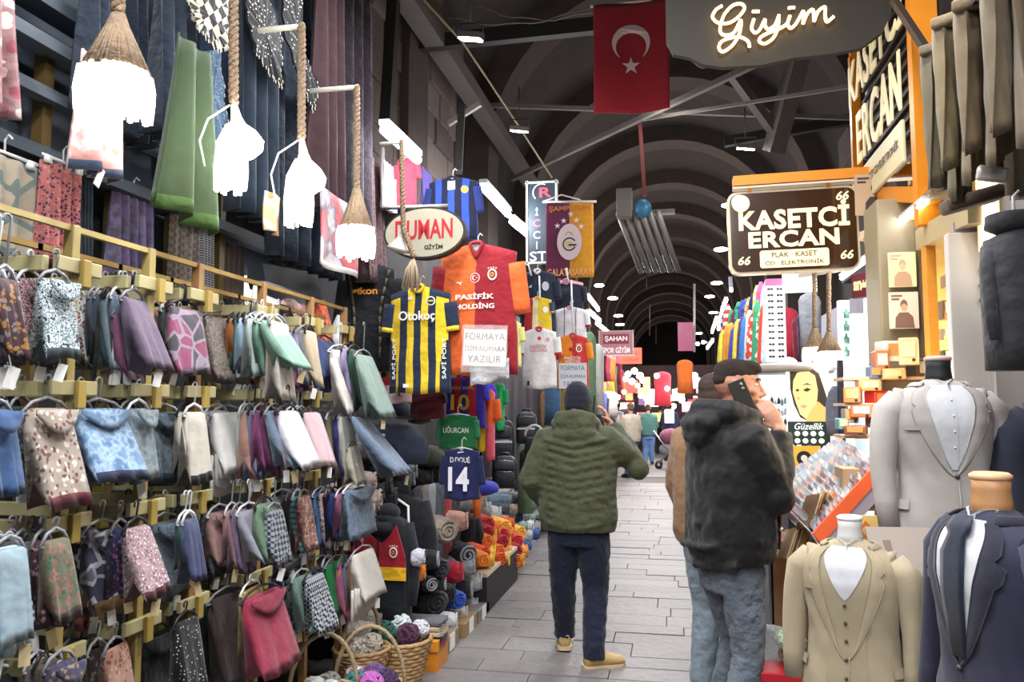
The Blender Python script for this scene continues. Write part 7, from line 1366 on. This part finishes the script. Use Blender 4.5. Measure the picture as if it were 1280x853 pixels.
def shoe(b, heel, toe, w=.052, h=.112):
    a, c = Vector(heel), Vector(toe); d = (c-a).normalized(); L_ = (c-a).length; s_ = d.cross(Vector((0, 0, 1)))
    def ring(q, ww, hh, z0=.012): p = a+d*L_*q; return [p+s_*(ww*math.cos(g))+Vector((0, 0, z0+max(0, hh*(.5+.5*math.sin(g))))) for g in [2*PI*j/16 for j in range(16)]]
    b.loft([ring(-.03, w*.55, h*.7), ring(.03, w*.9, h*1.1), ring(.2, w*.95, h*1.15), ring(.36, w*.92, h*1.05), ring(.5, w*1.0, h*.8), ring(.68, w*1.06, h*.66), ring(.88, w*1.0, h*.58), ring(1.0, w*.72, h*.42), ring(1.03, w*.4, h*.25)])
def sole(b, heel, toe, w=.056):
    a, c = Vector(heel), Vector(toe); d = (c-a).normalized(); L_ = (c-a).length; s_ = d.cross(Vector((0, 0, 1))); P_ = []
    for q, k in ((-.06, .5), (-.02, .8), (.1, .92), (.35, .82), (.65, 1.05), (.9, .9), (1.03, .5)): P_.append((q, k))
    pts = [a+d*L_*q+s_*w*k for q, k in P_]+[a+d*L_*q-s_*w*k for q, k in reversed(P_)]; n = len(pts)
    b.add([p for p in pts]+[p+Vector((0, 0, .024)) for p in pts], [tuple(reversed(range(n))), tuple(range(n, 2*n))]+[(i, (i+1) % n, (i+1) % n+n, i+n) for i in range(n)])
def person(label, loc, head_deg, H_, J, col, near=False, extra=None, name='person'):
    """J: joints in the body's own frame (x right, y forward, z up) for a 1.8 m figure"""
    s = H_/1.8; t = thing(name, label, 'person', loc); R = rotz(head_deg, loc) @ Matrix.Scale(s, 4); vox = .006 if near else .012; jv = .011 if near else .02
    b = MB(); b.M = R; hc = J.get('head', (0, .01, 1.68)); q, M = Hd(b, hc, J.get('look', (0, 1, 0)))
    b.tube([(0, -.02, 1.42), (hc[0]*.5, hc[1]-.02, 1.54), (hc[0], hc[1]-.01, 1.62)], [.065, .056, .055], 14); body_rings(b, [(.86, .15, .11, 0, 0), (1.1, .14, .10, 0, 0), (1.3, .16, .11, 0, 0), (1.42, .16, .09, 0, -.01), (1.47, .08, .06, 0, -.01)])
    for sd, k in ((-1, 'l'), (1, 'r')):
        sh = (sd*.17, -.01, 1.43); el, wr = J['el'+k], J['wr'+k]; b.tube([sh, el, wr], [.04, .028, .026], 12)
        hp = J.get('hd'+k); Hand(b, wr, hp[0] if hp else (-sd, 0, 0), hp[1] if hp else tuple(Vector(wr)-Vector(el)), (hp[3] if hp and len(hp) > 3 else sd), hp[2] if hp else .5)
        hipp = (sd*.085, 0, .90); b.tube([hipp, J['kn'+k], J['an'+k]], [.075, .05, .036], 12)
        an = Vector(J['an'+k]); td = Vector(J.get('toe'+k, (sd*.15, 1, 0))).normalized(); b.tube([an, an+Vector((0, 0, -.04)), (an.x+td.x*.1, an.y+td.y*.1, .035)], [.036, .036, .026], 8)
    b.build('body', m_skin, t, remesh=vox, sm=2)
    # jacket
    jr = J.get('jacket', [(.85, .235, .165, 0, 0), (.93, .26, .18, 0, 0), (1.1, .25, .175, 0, 0), (1.3, .262, .172, 0, 0), (1.42, .25, .15, 0, -.01), (1.49, .19, .12, 0, -.015), (1.53, .11, .10, 0, -.01)])
    b = MB(); b.M = R; body_rings(b, jr)
    for sd, k in ((-1, 'l'), (1, 'r')):
        sh = Vector((sd*.19, -.01, 1.44)); el, wr = Vector(J['el'+k]), Vector(J['wr'+k]); cu = el.lerp(wr, .93); aw = J.get('arm', 1)
        b.tube([sh-Vector((sd*.06, 0, 0)), sh, sh.lerp(el, .5), el, el.lerp(cu, .5), cu], [.085*aw, .088*aw, .08*aw, .074*aw, .066*aw, .052*aw], 16)
    for k in 'lr': b.ell(J['el'+k], .076)
    J.get('jx', lambda b: None)(b); b.build('jacket', col['jacket'], t, remesh=jv, sm=3, disp=.017 if near else .02, dsize=.075 if near else .09)
    # trousers
    b = MB(); b.M = R; body_rings(b, [(z_, w_*(.4+.6*J.get('leg', 1)), d_*(.4+.6*J.get('leg', 1)), 0, 0) for z_, w_, d_ in ((.76, .185, .13), (.84, .19, .14), (.92, .175, .13), (1.0, .16, .12))])
    for sd, k in ((-1, 'l'), (1, 'r')):
        kn, an = Vector(J['kn'+k]), Vector(J['an'+k]); hipp = Vector((sd*.09, 0, .84)); b.tube([hipp, hipp.lerp(kn, .5), kn, kn.lerp(an, .5), an+Vector((0, 0, .05)), an+Vector((0, 0, -.02))], [x_*J.get('leg', 1) for x_ in (.115, .105, .086, .078, .070, .072)], 16)
    b.build('trousers', col['trousers'], t, remesh=jv, sm=2, disp=.018, dsize=.05)
    for sd, k in ((-1, 'l'), (1, 'r')):
        an = Vector(J['an'+k]); td = Vector(J.get('toe'+k, (sd*.15, 1, 0))).normalized(); h0 = Vector((an.x, an.y, 0))-td*.06; lift = J.get('lift'+k, 0); h0.z = lift
        b = MB(); b.M = R; shoe(b, h0, h0+td*.26); o = b.build('shoe', col['shoe'], t, sub=1); b = MB(); b.M = R; sole(b, h0, h0+td*.26); b.build('sole', col.get('sole', M_('#d8cfc0', .6)), o, smooth=False)
    if 'hair' in col:
        b = MB(); b.M = R; hh = J.get('hairf')
        if hh: hh(b, q, M)
        else: b.ell(q(0, -.02, .045), (.082, .098, .082), M); b.ell(q(0, -.05, -.005), (.077, .065, .07), M)
        b.build('hair', col['hair'], t, remesh=.008, sm=1, disp=.008, dsize=.02)
    if extra: extra(t, R, q, M)
    return t
# man in the green jacket, from behind, phone at his right ear
def gx(t, R, q, M):
    b = MB(); b.M = R; b.ell(q(0, -.014, .030), (.087, .108, .106), M, 20, 12); b.ell(q(0, -.045, -.03), (.080, .078, .06), M, 20, 12); rs = []
    b.tube([q(.088*math.cos(a)*1.0, -.012+.108*math.sin(a), .005+.012*math.sin(a)) for a in [2*PI*k/24 for k in range(25)]], [(.026, .004)]*25, 8, side=(0, 0, 1)); b.build('beanie', fab('#151929', 'stripe', '#10131f', s=5, fold=.3), t, remesh=.007, sm=1)
    b = MB(); b.M = R; b.M = b.M @ Matrix.Translation(q(.098, .03, -.035)) @ Euler((-.5, .1, .2)).to_matrix().to_4x4(); b.box((0, 0, 0), (.010, .072, .145)); b.build('phone', M_('#17181c', .2), t, bev=.004, smooth=False)
    b = MB(); b.M = R
    for k, (zz, wv) in enumerate(((.0, .0), )): b.tube([(-.15, -.10, 1.485), (-.09, -.155, 1.475), (0, -.175, 1.465), (.09, -.155, 1.475), (.15, -.10, 1.485)], .008, 6)
    b.build('hood_seam', fab('#3a4230'), t)
    # quilting lines across the back
def gj(b):
    b.ell((0, -.075, 1.545), (.165, .115, .085)); b.ell((0, -.13, 1.475), (.15, .06, .06)); b.tube([(-.12, .02, 1.54), (-.10, -.11, 1.585), (0, -.155, 1.60), (.10, -.11, 1.585), (.12, .02, 1.54)], .038, 10)
    rr = random.Random(4)
    for k in range(11):                                  # puffed quilting channels, chevron shaped
        z = .90+k*.052; b.tube([(-.25, -.06, z+.03), (-.15, -.152, z+.012+rr.uniform(-.008, .008)), (0, -.170, z-.022), (.15, -.152, z+.012+rr.uniform(-.008, .008)), (.25, -.06, z+.03)], .016, 8)
m_green = fab('#42462f', 'plain', fold=1.0, fs=11, rough=.7)
gl = at(722, 508, Y=5.25)
person('man in an olive green hooded jacket and dark beanie, seen from behind, phoning', (gl.x, 5.25, 0), -.06, 1.79,
    dict(head=(.0, .02, 1.685), look=(.18, 1, -.05), ell=(-.31, -.06, 1.17), wrl=(-.23, .13, .99), elr=(.385, .07, 1.25), wrr=(.19, .13, 1.545), hdr=((-1, -.2, 0), (-.35, -.25, 1), .6, 1), hdl=((1, 0, 0), (.2, .6, -.7), .4),
         knl=(-.125, .1, .50), anl=(-.145, .26, .11), knr=(.10, .06, .49), anr=(.105, -.06, .085), toel=(-.2, 1, 0), toer=(.86, .5, 0), liftl=.02, jx=gj, arm=1.1),
    dict(jacket=m_green, trousers=fab('#171d33', 'plain', fold=.7, fs=16), shoe=M_('#b39868', .7, bump=.3, bs=40, var=.08), sole=M_('#c9b48c', .6)), True, gx)
# man in the black jacket, in profile, phone at his ear
def bx(t, R, q, M):
    for sd in (-1, 1):
        b = MB(); b.M = R; b.ell(q(sd*.032, .078, .008), (.012, .010, .008), M, 10, 6); o = b.build('eye', M_('#e0d8d0', .2), t); b = MB(); b.M = R; b.ell(q(sd*.033, .086, .008), (.005, .004, .005), M, 8, 5); b.build('iris', M_('#2b1c14', .2), o)
        b = MB(); b.M = R; b.tube([q(sd*.014, .098, .030), q(sd*.034, .094, .036), q(sd*.056, .078, .032)], .0045, 6); b.build('eyebrow', M_('#2b2019', .8), t)
    b = MB(); b.M = R; b.M = b.M @ Matrix.Translation(q(.098, .012, -.045)); b.M = b.M @ M.to_4x4() @ Euler((.42, .12, 0)).to_matrix().to_4x4(); b.box((0, 0, 0), (.010, .076, .150)); o = b.build('phone', M_('#3a3833', .3), t, bev=.004, smooth=False)
    b2 = MB(); b2.M = b.M.copy(); 
    for zz in (.05, .03): b2.ell((.006, .018, zz), (.004, .008, .008), n=10, m=5)
    b2.build('phone_camera', M_('#8c8a80', .2), o)
    b = MB(); b.M = R; b.ell(q(0, .07, -.085), (.055, .035, .032), M); b.ell(q(0, .084, -.058), (.03, .014, .006), M)
    b.build('beard', M_('#6a4a3c', .9), t, remesh=.008, sm=1)
    b = MB(); b.M = R; b.tube([(.12, .165, .95), (.13, .17, 1.1), (.13, .15, 1.3)], .012, 6); b.build('zip_flap', fab('#2e2622'), t)
    for z, x in ((1.05, .21), (1.04, .14)): b = MB(); b.M = R; b.ell((x, .12, z), .010, n=8, m=4); b.build('snap', M_('#e0ddd6', .2, .8), t)
    b = MB(); b.M = R; b.tube([(.05, .11, 1.49), (.09, .15, 1.42), (.10, .17, 1.30)], [.03, .035, .02], 8); b.build('inner_shirt', fab('#7c3a34', 'batik', '#5a6478', '#8c5a4c'), t)
def bh(b, q, M):
    b.ell(q(0, -.016, .066), (.077, .098, .062), M, 18, 12); b.ell(q(0, .045, .092), (.060, .055, .030), M); b.ell(q(0, .082, .080), (.045, .024, .02), M); b.ell(q(0, -.062, .03), (.068, .052, .05), M)
def bj(b):
    b.tube([(-.13, .06, 1.53), (-.13, -.07, 1.56), (0, -.14, 1.565), (.13, -.07, 1.56), (.13, .06, 1.53), (.05, .13, 1.5)], [.04, .05, .055, .05, .04, .03], 12); b.ell((0, -.145, 1.51), (.13, .075, .06)); b.ell((0, -.17, 1.46), (.10, .04, .05))
    b.tube([(-.22, -.0, .99), (-.10, -.185, .96), (.10, -.185, .97), (.24, .0, 1.01)], .016, 6); b.tube([(-.22, -.05, 1.12), (0, -.18, 1.06), (.2, -.1, 1.10)], .014, 6); b.tube([(-.2, -.05, .90), (0, -.18, .88), (.2, -.1, .90)], .018, 6)
m_black = fab('#0b0b0d', 'plain', fold=.8, fs=9, rough=.65)
bl = at(909, 508, Y=3.95)
person('man in a black hooded jacket and grey jeans in profile, phone at his ear', (bl.x, 3.95, 0), -1.05, 1.87,
    dict(leg=.82, head=(.0, .06, 1.675), look=(.52, .85, -.04), ell=(-.27, .10, 1.16), wrl=(-.15, .26, 1.02), elr=(.22, .10, 1.19), wrr=(.165, .155, 1.49), hdr=((-.86, .4, 0), (-.35, -.45, 1), .55, 1), hdl=((1, 0, 0), (.4, .6, -.5), .5),
         knl=(-.12, .10, .50), anl=(-.13, -.02, .09), knr=(.12, .0, .50), anr=(.16, -.14, .09), toel=(-.1, 1, 0), toer=(.1, 1, 0), jx=bj, hairf=bh, jacket=[(.90, .205, .16, 0, 0), (.93, .225, .165, 0, 0), (1.0, .235, .175, 0, 0), (1.15, .23, .17, 0, 0), (1.3, .235, .165, 0, 0), (1.42, .23, .15, 0, 0), (1.49, .18, .13, 0, 0), (1.53, .11, .11, 0, .01)], arm=1.05),
    dict(jacket=m_black, trousers=fab('#5f6873', fold=1.0, fs=20), shoe=M_('#1a1a1c', .5), hair=M_('#33261f', .9, bump=1, bs=300), sole=M_('#222', .6) if 0 else M_('#222226', .6)), True, bx)
# third man, mostly hidden behind him
tl = at(893, 508, Y=4.75)
def tx(t, R, q, M): b = MB(); b.M = R; b.tube([(-.13, .08, 1.50), (-.13, -.07, 1.53), (0, -.13, 1.54), (.13, -.07, 1.53), (.13, .08, 1.50)], .045, 10); b.build('fleece_collar', fab('#c9b9a4', fold=1, fs=60), t, remesh=.012)
person('man in a camel jacket with cream collar and pale jeans, hidden behind the black jacket', (tl.x, 4.75, 0), -.6, 1.83,
    dict(ell=(-.27, .02, 1.16), wrl=(-.25, .12, .92), elr=(.27, .02, 1.16), wrr=(.22, .2, 1.0), knl=(-.10, .05, .5), anl=(-.11, 0, .09), knr=(.1, .05, .5), anr=(.11, .05, .09)),
    dict(jacket=fab('#8c6a4a', fold=.6), trousers=fab('#8b9aa6', fold=.8), shoe=M_('#1c1c1e', .5), hair=M_('#3a2b24', .9), sole=M_('#2c2c30', .6)), False, tx)
# figures further down the street
def std(**k):
    d = dict(ell=(-.26, .0, 1.16), wrl=(-.24, .14, .95), elr=(.26, .0, 1.16), wrr=(.24, .14, .95), knl=(-.09, .04, .5), anl=(-.1, 0, .09), knr=(.09, .04, .5), anr=(.1, .05, .09)); d.update(k); return d
def far(px, pyfeet, label, hd, H_, jk, tr, hair, **k):
    p = at(px, pyfeet, Z=0); return person(label, (p.x, p.y, 0), hd, H_, std(**k), dict(jacket=fab(jk, fold=.6), trousers=fab(tr, fold=.5), shoe=M_('#22222a', .5), hair=M_(hair, .9), sole=M_('#2c2c30', .6)))
far(811, 581, 'woman in a teal hooded coat and light blue jeans pushing the stroller', .1, 1.7, '#3f6a68', '#5f82b8', '#3c2a24', elr=(.26, .15, 1.15), wrr=(.22, .38, 1.05), ell=(-.26, .15, 1.15), wrl=(-.2, .38, 1.05))
far(838, 574, 'man in a dark navy coat walking beyond the stroller', .0, 1.75, '#20264a', '#2a2c38', '#2a2220'); far(826, 568, 'person in black walking left of the navy coat', .0, 1.68, '#1c1f26', '#22242c', '#1c1816')
far(789, 597, 'person in a mottled beige coat partly hidden by the green sleeve', .6, 1.72, '#a39a88', '#3c4a78', '#5a4a3c', ell=(-.28, .1, 1.2), wrl=(-.1, .28, 1.2))
for px, py, hd, jk, lab in [(752, 560, 0, '#6c5a50', 'distant person in brown on the left beyond the beanie'), (862, 560, 3.1, '#5a2f3c', 'distant person in maroon beyond the black jacket hood'), (800, 553, 3.1, '#2c2c34', 'distant person in black under the warm shop lights')]: far(px+(14 if px < 760 else 0), py, lab, hd, 1.7, jk, '#22242c', '#1c1816')
# stroller
p = at(838, 586, Z=0); L0 = Vector((p.x, p.y, 0)); t = thing('stroller', 'pink and grey folding stroller on dark wheels beside the teal coat', 'stroller', L0); b = MB()
ms = M_('#aab0b6', .3, .6)
for sd in (-.24, .24): b.tube([L0+Vector((-.42, sd, .98)), L0+Vector((-.15, sd, .62)), L0+Vector((.28, sd, .16))], .014, 6); b.tube([L0+Vector((-.28, sd, .14)), L0+Vector((.0, sd, .5)), L0+Vector((.12, sd, .75))], .014, 6)
b.tube([L0+Vector((-.42, -.24, .98)), L0+Vector((-.42, .24, .98))], .016, 6); b.build('frame', ms, t)
for dx, sd in ((-.3, -.24), (-.3, .24), (.3, -.24), (.3, .24)): b = MB(); b.tube([L0+Vector((dx, sd-.025, .1)), L0+Vector((dx, sd+.025, .1))], .10, 14); o = b.build('wheel', M_('#22222a', .6), t); b = MB(); b.tube([L0+Vector((dx, sd-.03, .1)), L0+Vector((dx, sd+.03, .1))], .045, 10); b.build('hub', ms, o)
b = MB(); b.ell(L0+Vector((.02, 0, .84)), (.3, .25, .22)); b.build('canopy', f_('#8c5068'), t); b = MB(); b.ell(L0+Vector((-.05, 0, .5)), (.24, .22, .17)); b.build('seat', f_('#8c8a94'), t); b = MB(); b.box(L0+Vector((.05, 0, .26)), (.42, .4, .1)); b.build('basket', M_('#2b2d34', .7), t, bev=.02)

# ================================================================== THE STREET BEYOND: stalls on both sides
random.seed(31)
NMC = {'#7c2436': 'burgundy', '#c8384a': 'red', '#e0702c': 'orange', '#2c3a6c': 'navy', '#8c8f98': 'grey', '#d8d4d0': 'white', '#3c2c48': 'plum', '#4a6c8c': 'blue', '#2a2a30': 'black', '#b88a5c': 'tan', '#6c8c6a': 'green', '#c87898': 'pink', '#d8b43c': 'yellow'}
cl = list(NMC)
def garment(p, w, h, col, label, group, cat='garment', yaw=0, name='hanging_garment'):
    b = MB(); b.M = rotz(yaw, p); n = 12
    b.loft([[Vector((w/2*k*math.cos(a), .06*k2*math.sin(a)*(1+.25*math.sin(4*a)), -h*v)) for a in [2*PI*j/n for j in range(n)]] for v, k, k2 in ((0, .3, .4), (.05, .8, .7), (.12, 1, 1), (.6, .92, 1), (1, 1.02, 1.1))]); return tag(b.build(name, f_(col, fold=.6), loc=p), label, cat, group)
for side in (-1, 1):
    sn = 'left' if side < 0 else 'right'; y = 8.9 if side < 0 else 8.6
    while y < 34:
        xx = side*(1.62 if side < 0 else 1.45); st = .42+.02*(y-9)
        for z in ((2.75, 1.95, 1.2) if y < 22 else (2.6, 1.5)):
            if random.random() < .12: continue
            if side < 0 and y < 10.2 and z > 1.9: continue
            col = random.choice(cl); w = random.uniform(.35, .55)*(1+.02*(y-9))*(.5 if y < 12.5 else 1); h = random.uniform(.55, .8)
            garment((xx+random.uniform(-.12, .12), y, z+random.uniform(-.1, .1)), w, h, col, '%s garment hanging along the far %s-hand stalls, %s' % (NMC[col], sn, 'high up' if z > 2.2 else 'at waist height' if z < 1.4 else 'at head height'), '%s garments far %s %d' % (NMC[col], sn, int(z*2)), yaw=random.uniform(-.5, .5))
        y += st
    for k, y in enumerate((10.5, 15, 20, 26)):
        b = MB(); b.box((side*1.75, y+1.5, .4), (.7, 3.4 if k else 3.0, .8)); tag(b.build('stall_counter', M_('#3a3036', .7), loc=(side*1.75, y, 0), smooth=False), '%s stall counter along the %s side of the street' % (('first dark', 'second dark', 'third dark', 'last dark')[k], sn), 'counter')
        if k < 4:
            for j in range(7):
                col = random.choice(cl); p = (side*1.5+random.uniform(-.06, .06), y+.4*j, .86); b = MB(); b.ell(p, (random.uniform(.12, .17), .18, random.uniform(.07, .14)))
                tag(b.build('goods_bundle', f_(col, fold=.9), loc=p, disp=.03, dsize=.08), '%s bundle of goods on the %s counters far along the street' % (NMC[col], sn), 'goods', '%s bundles far %s' % (NMC[col], sn))
        b = MB(); b.box((side*2.3, y+1.6, 1.7), (.1, 4.4, 2.6)); tag(b.build('stall_wall', M_('#4a4448' if side < 0 else '#8a8690', .7, var=.3, bs=3), loc=(side*2.3, y, 0), smooth=False), '%s stall back wall on the %s side' % (('first', 'second', 'third', 'fourth')[k], sn), 'wall')
# shop signs in the distance
t, R, w, h, s = flatsign(770, 429, 16, 42, 30, 'pink and red square shop sign hanging in the distance', '#c98a90', '#e0d0d0'); decal(t, R, [(-16/s, -1/s), (16/s, -1/s), (16/s, 11/s), (-16/s, 11/s)], M_('#9c3040', .5), 'sign_band'); text('ŞAHAN', t, R @ Matrix.Translation((0, -.004, 5/s)), 28/s, 8/s, M_('#f0e4e4', .5, emit=.3), bold=.02); text('SPOR GİYİM', t, R @ Matrix.Translation((0, -.001, -8/s)), 34/s, 9/s, M_('#f0e4e4', .5, emit=.3), bold=.02)
t, R, w, h, s = flatsign(788, 445, 20, 28, 20, 'glowing red orange shop sign behind the pink square sign', '#e0422c', None, em=1.0); text('GÜN', t, R @ Matrix.Translation((0, 0, 4/s)), 16/s, 5/s, M_('#6c1c14', .5)); text('ÇORAP', t, R @ Matrix.Translation((0, 0, -5/s)), 20/s, 5/s, M_('#6c1c14', .5))
t, R, w, h, s = flatsign(763, 448, 19, 22, 12, 'second glowing red sign below the pink square sign', '#d8384a', None, em=.8); text('MODA', t, R, 14/s, 5/s, M_('#f0e4e4', .5))
t, R, w, h, s = flatsign(857, 421, 18.8, 19, 36, 'maroon banner hanging from the pale pole in the distance', '#6c2440', None, d=.01, name='banner', cat='banner')
c = at(812, 400, Y=26); 
for k, (px, y0, y1, Y) in enumerate([(808, 330, 360, 22), (812, 380, 420, 26), (820, 400, 430, 28)]): cable([at(px, y0, Y=Y), at(px, y1, Y=Y)], .02, m_dsteel, 'dark hanging rod number %s down the middle of the vault' % ('one', 'two', 'three')[k])
garment(at(856, 450, Y=15), .30, .62, '#e0702c', 'bright orange coat hanging alone left of the phone man', None, yaw=.2); garment(at(737, 415, Y=9.8), .16, 1.1, '#6c8c6a', 'green and white scarf bundle hanging right of the smaller club shirt', None)
garment(at(746, 430, Y=10.2), .18, .9, '#d8d4d0', 'pale scarf bundle hanging before the distant stalls', None); garment(at(828, 465, Y=24), .5, 1.0, '#c8384a', 'scarlet coat hanging near the far warm lights', None)
# warm cluster of lit lanterns at the far crossing
rr = random.Random(17)
lan = [(785, 468, 4), (793, 464, 4), (800, 470, 4.5), (782, 474, 3.5), (803, 476, 3.5), (790, 477, 4), (797, 482, 3), (821, 470, 3.5), (772, 497, 3.5), (801, 495, 3.5), (868, 470, 4.5), (862, 484, 4), (876, 480, 3.5), (846, 490, 4), (838, 498, 4), (830, 502, 3.5), (852, 500, 4), (842, 508, 3.5), (780, 490, 3), (812, 502, 3), (872, 430, 2.5), (879, 428, 2.5), (824, 496, 3), (834, 486, 3)]
for k, (px, py, r) in enumerate(lan):
    p = at(px, py, Y=22+rr.uniform(-2, 5)); b = MB(); b.ell(p, r/ppm(p), n=10, m=6)
    tag(b.build('lantern', M_('#fff0d8', .5, emit=9) if k % 3 else M_('#ffe0b0', .5, emit=7), loc=p), 'glowing round bulb in the warm cluster at the far crossing', 'lamp', 'far warm bulbs')
point((-.3, 22, 2.2), 70, (1, .9, .75), .3); point((.9, 24, 2.2), 70, (1, .88, .7), .3); point((-1.0, 17, 2.0), 40, (1, .95, .9), .3); point((.6, 13, 2.6), 25, (.95, .97, 1), .3)
for k in range(34):                                     # lit display boxes and bright goods round the crossing
    p = at(742+rr.random()*140, 478+rr.random()*47, Y=27+rr.uniform(-2, 3)); p.x = max(-2.0, min(2.0, p.x)); col = rr.choice(['#f0e4c4', '#e89ab0', '#e8e0f0', '#d84440', '#f4d870', '#c0d8b0', '#f0b070', '#7c5a90', '#e8d8dc'])
    b = MB(); b.box(p, (rr.uniform(.2, .5), .1, rr.uniform(.2, .45))); tag(b.build('lit_display', M_(col, .5, emit=.7), loc=p, smooth=False, bev=.02), 'small bright display panel at the far crossing', 'display', 'bright panels at the far crossing')
b = MB(); b.box((0, 31, 1.6), (5.4, .1, 3.2)); tag(b.build('far_partition', M_('#57484a', .8, var=.4, bs=2), loc=(0, 31, 0), smooth=False), 'dim partition of stalls closing the far end of the street', 'wall')
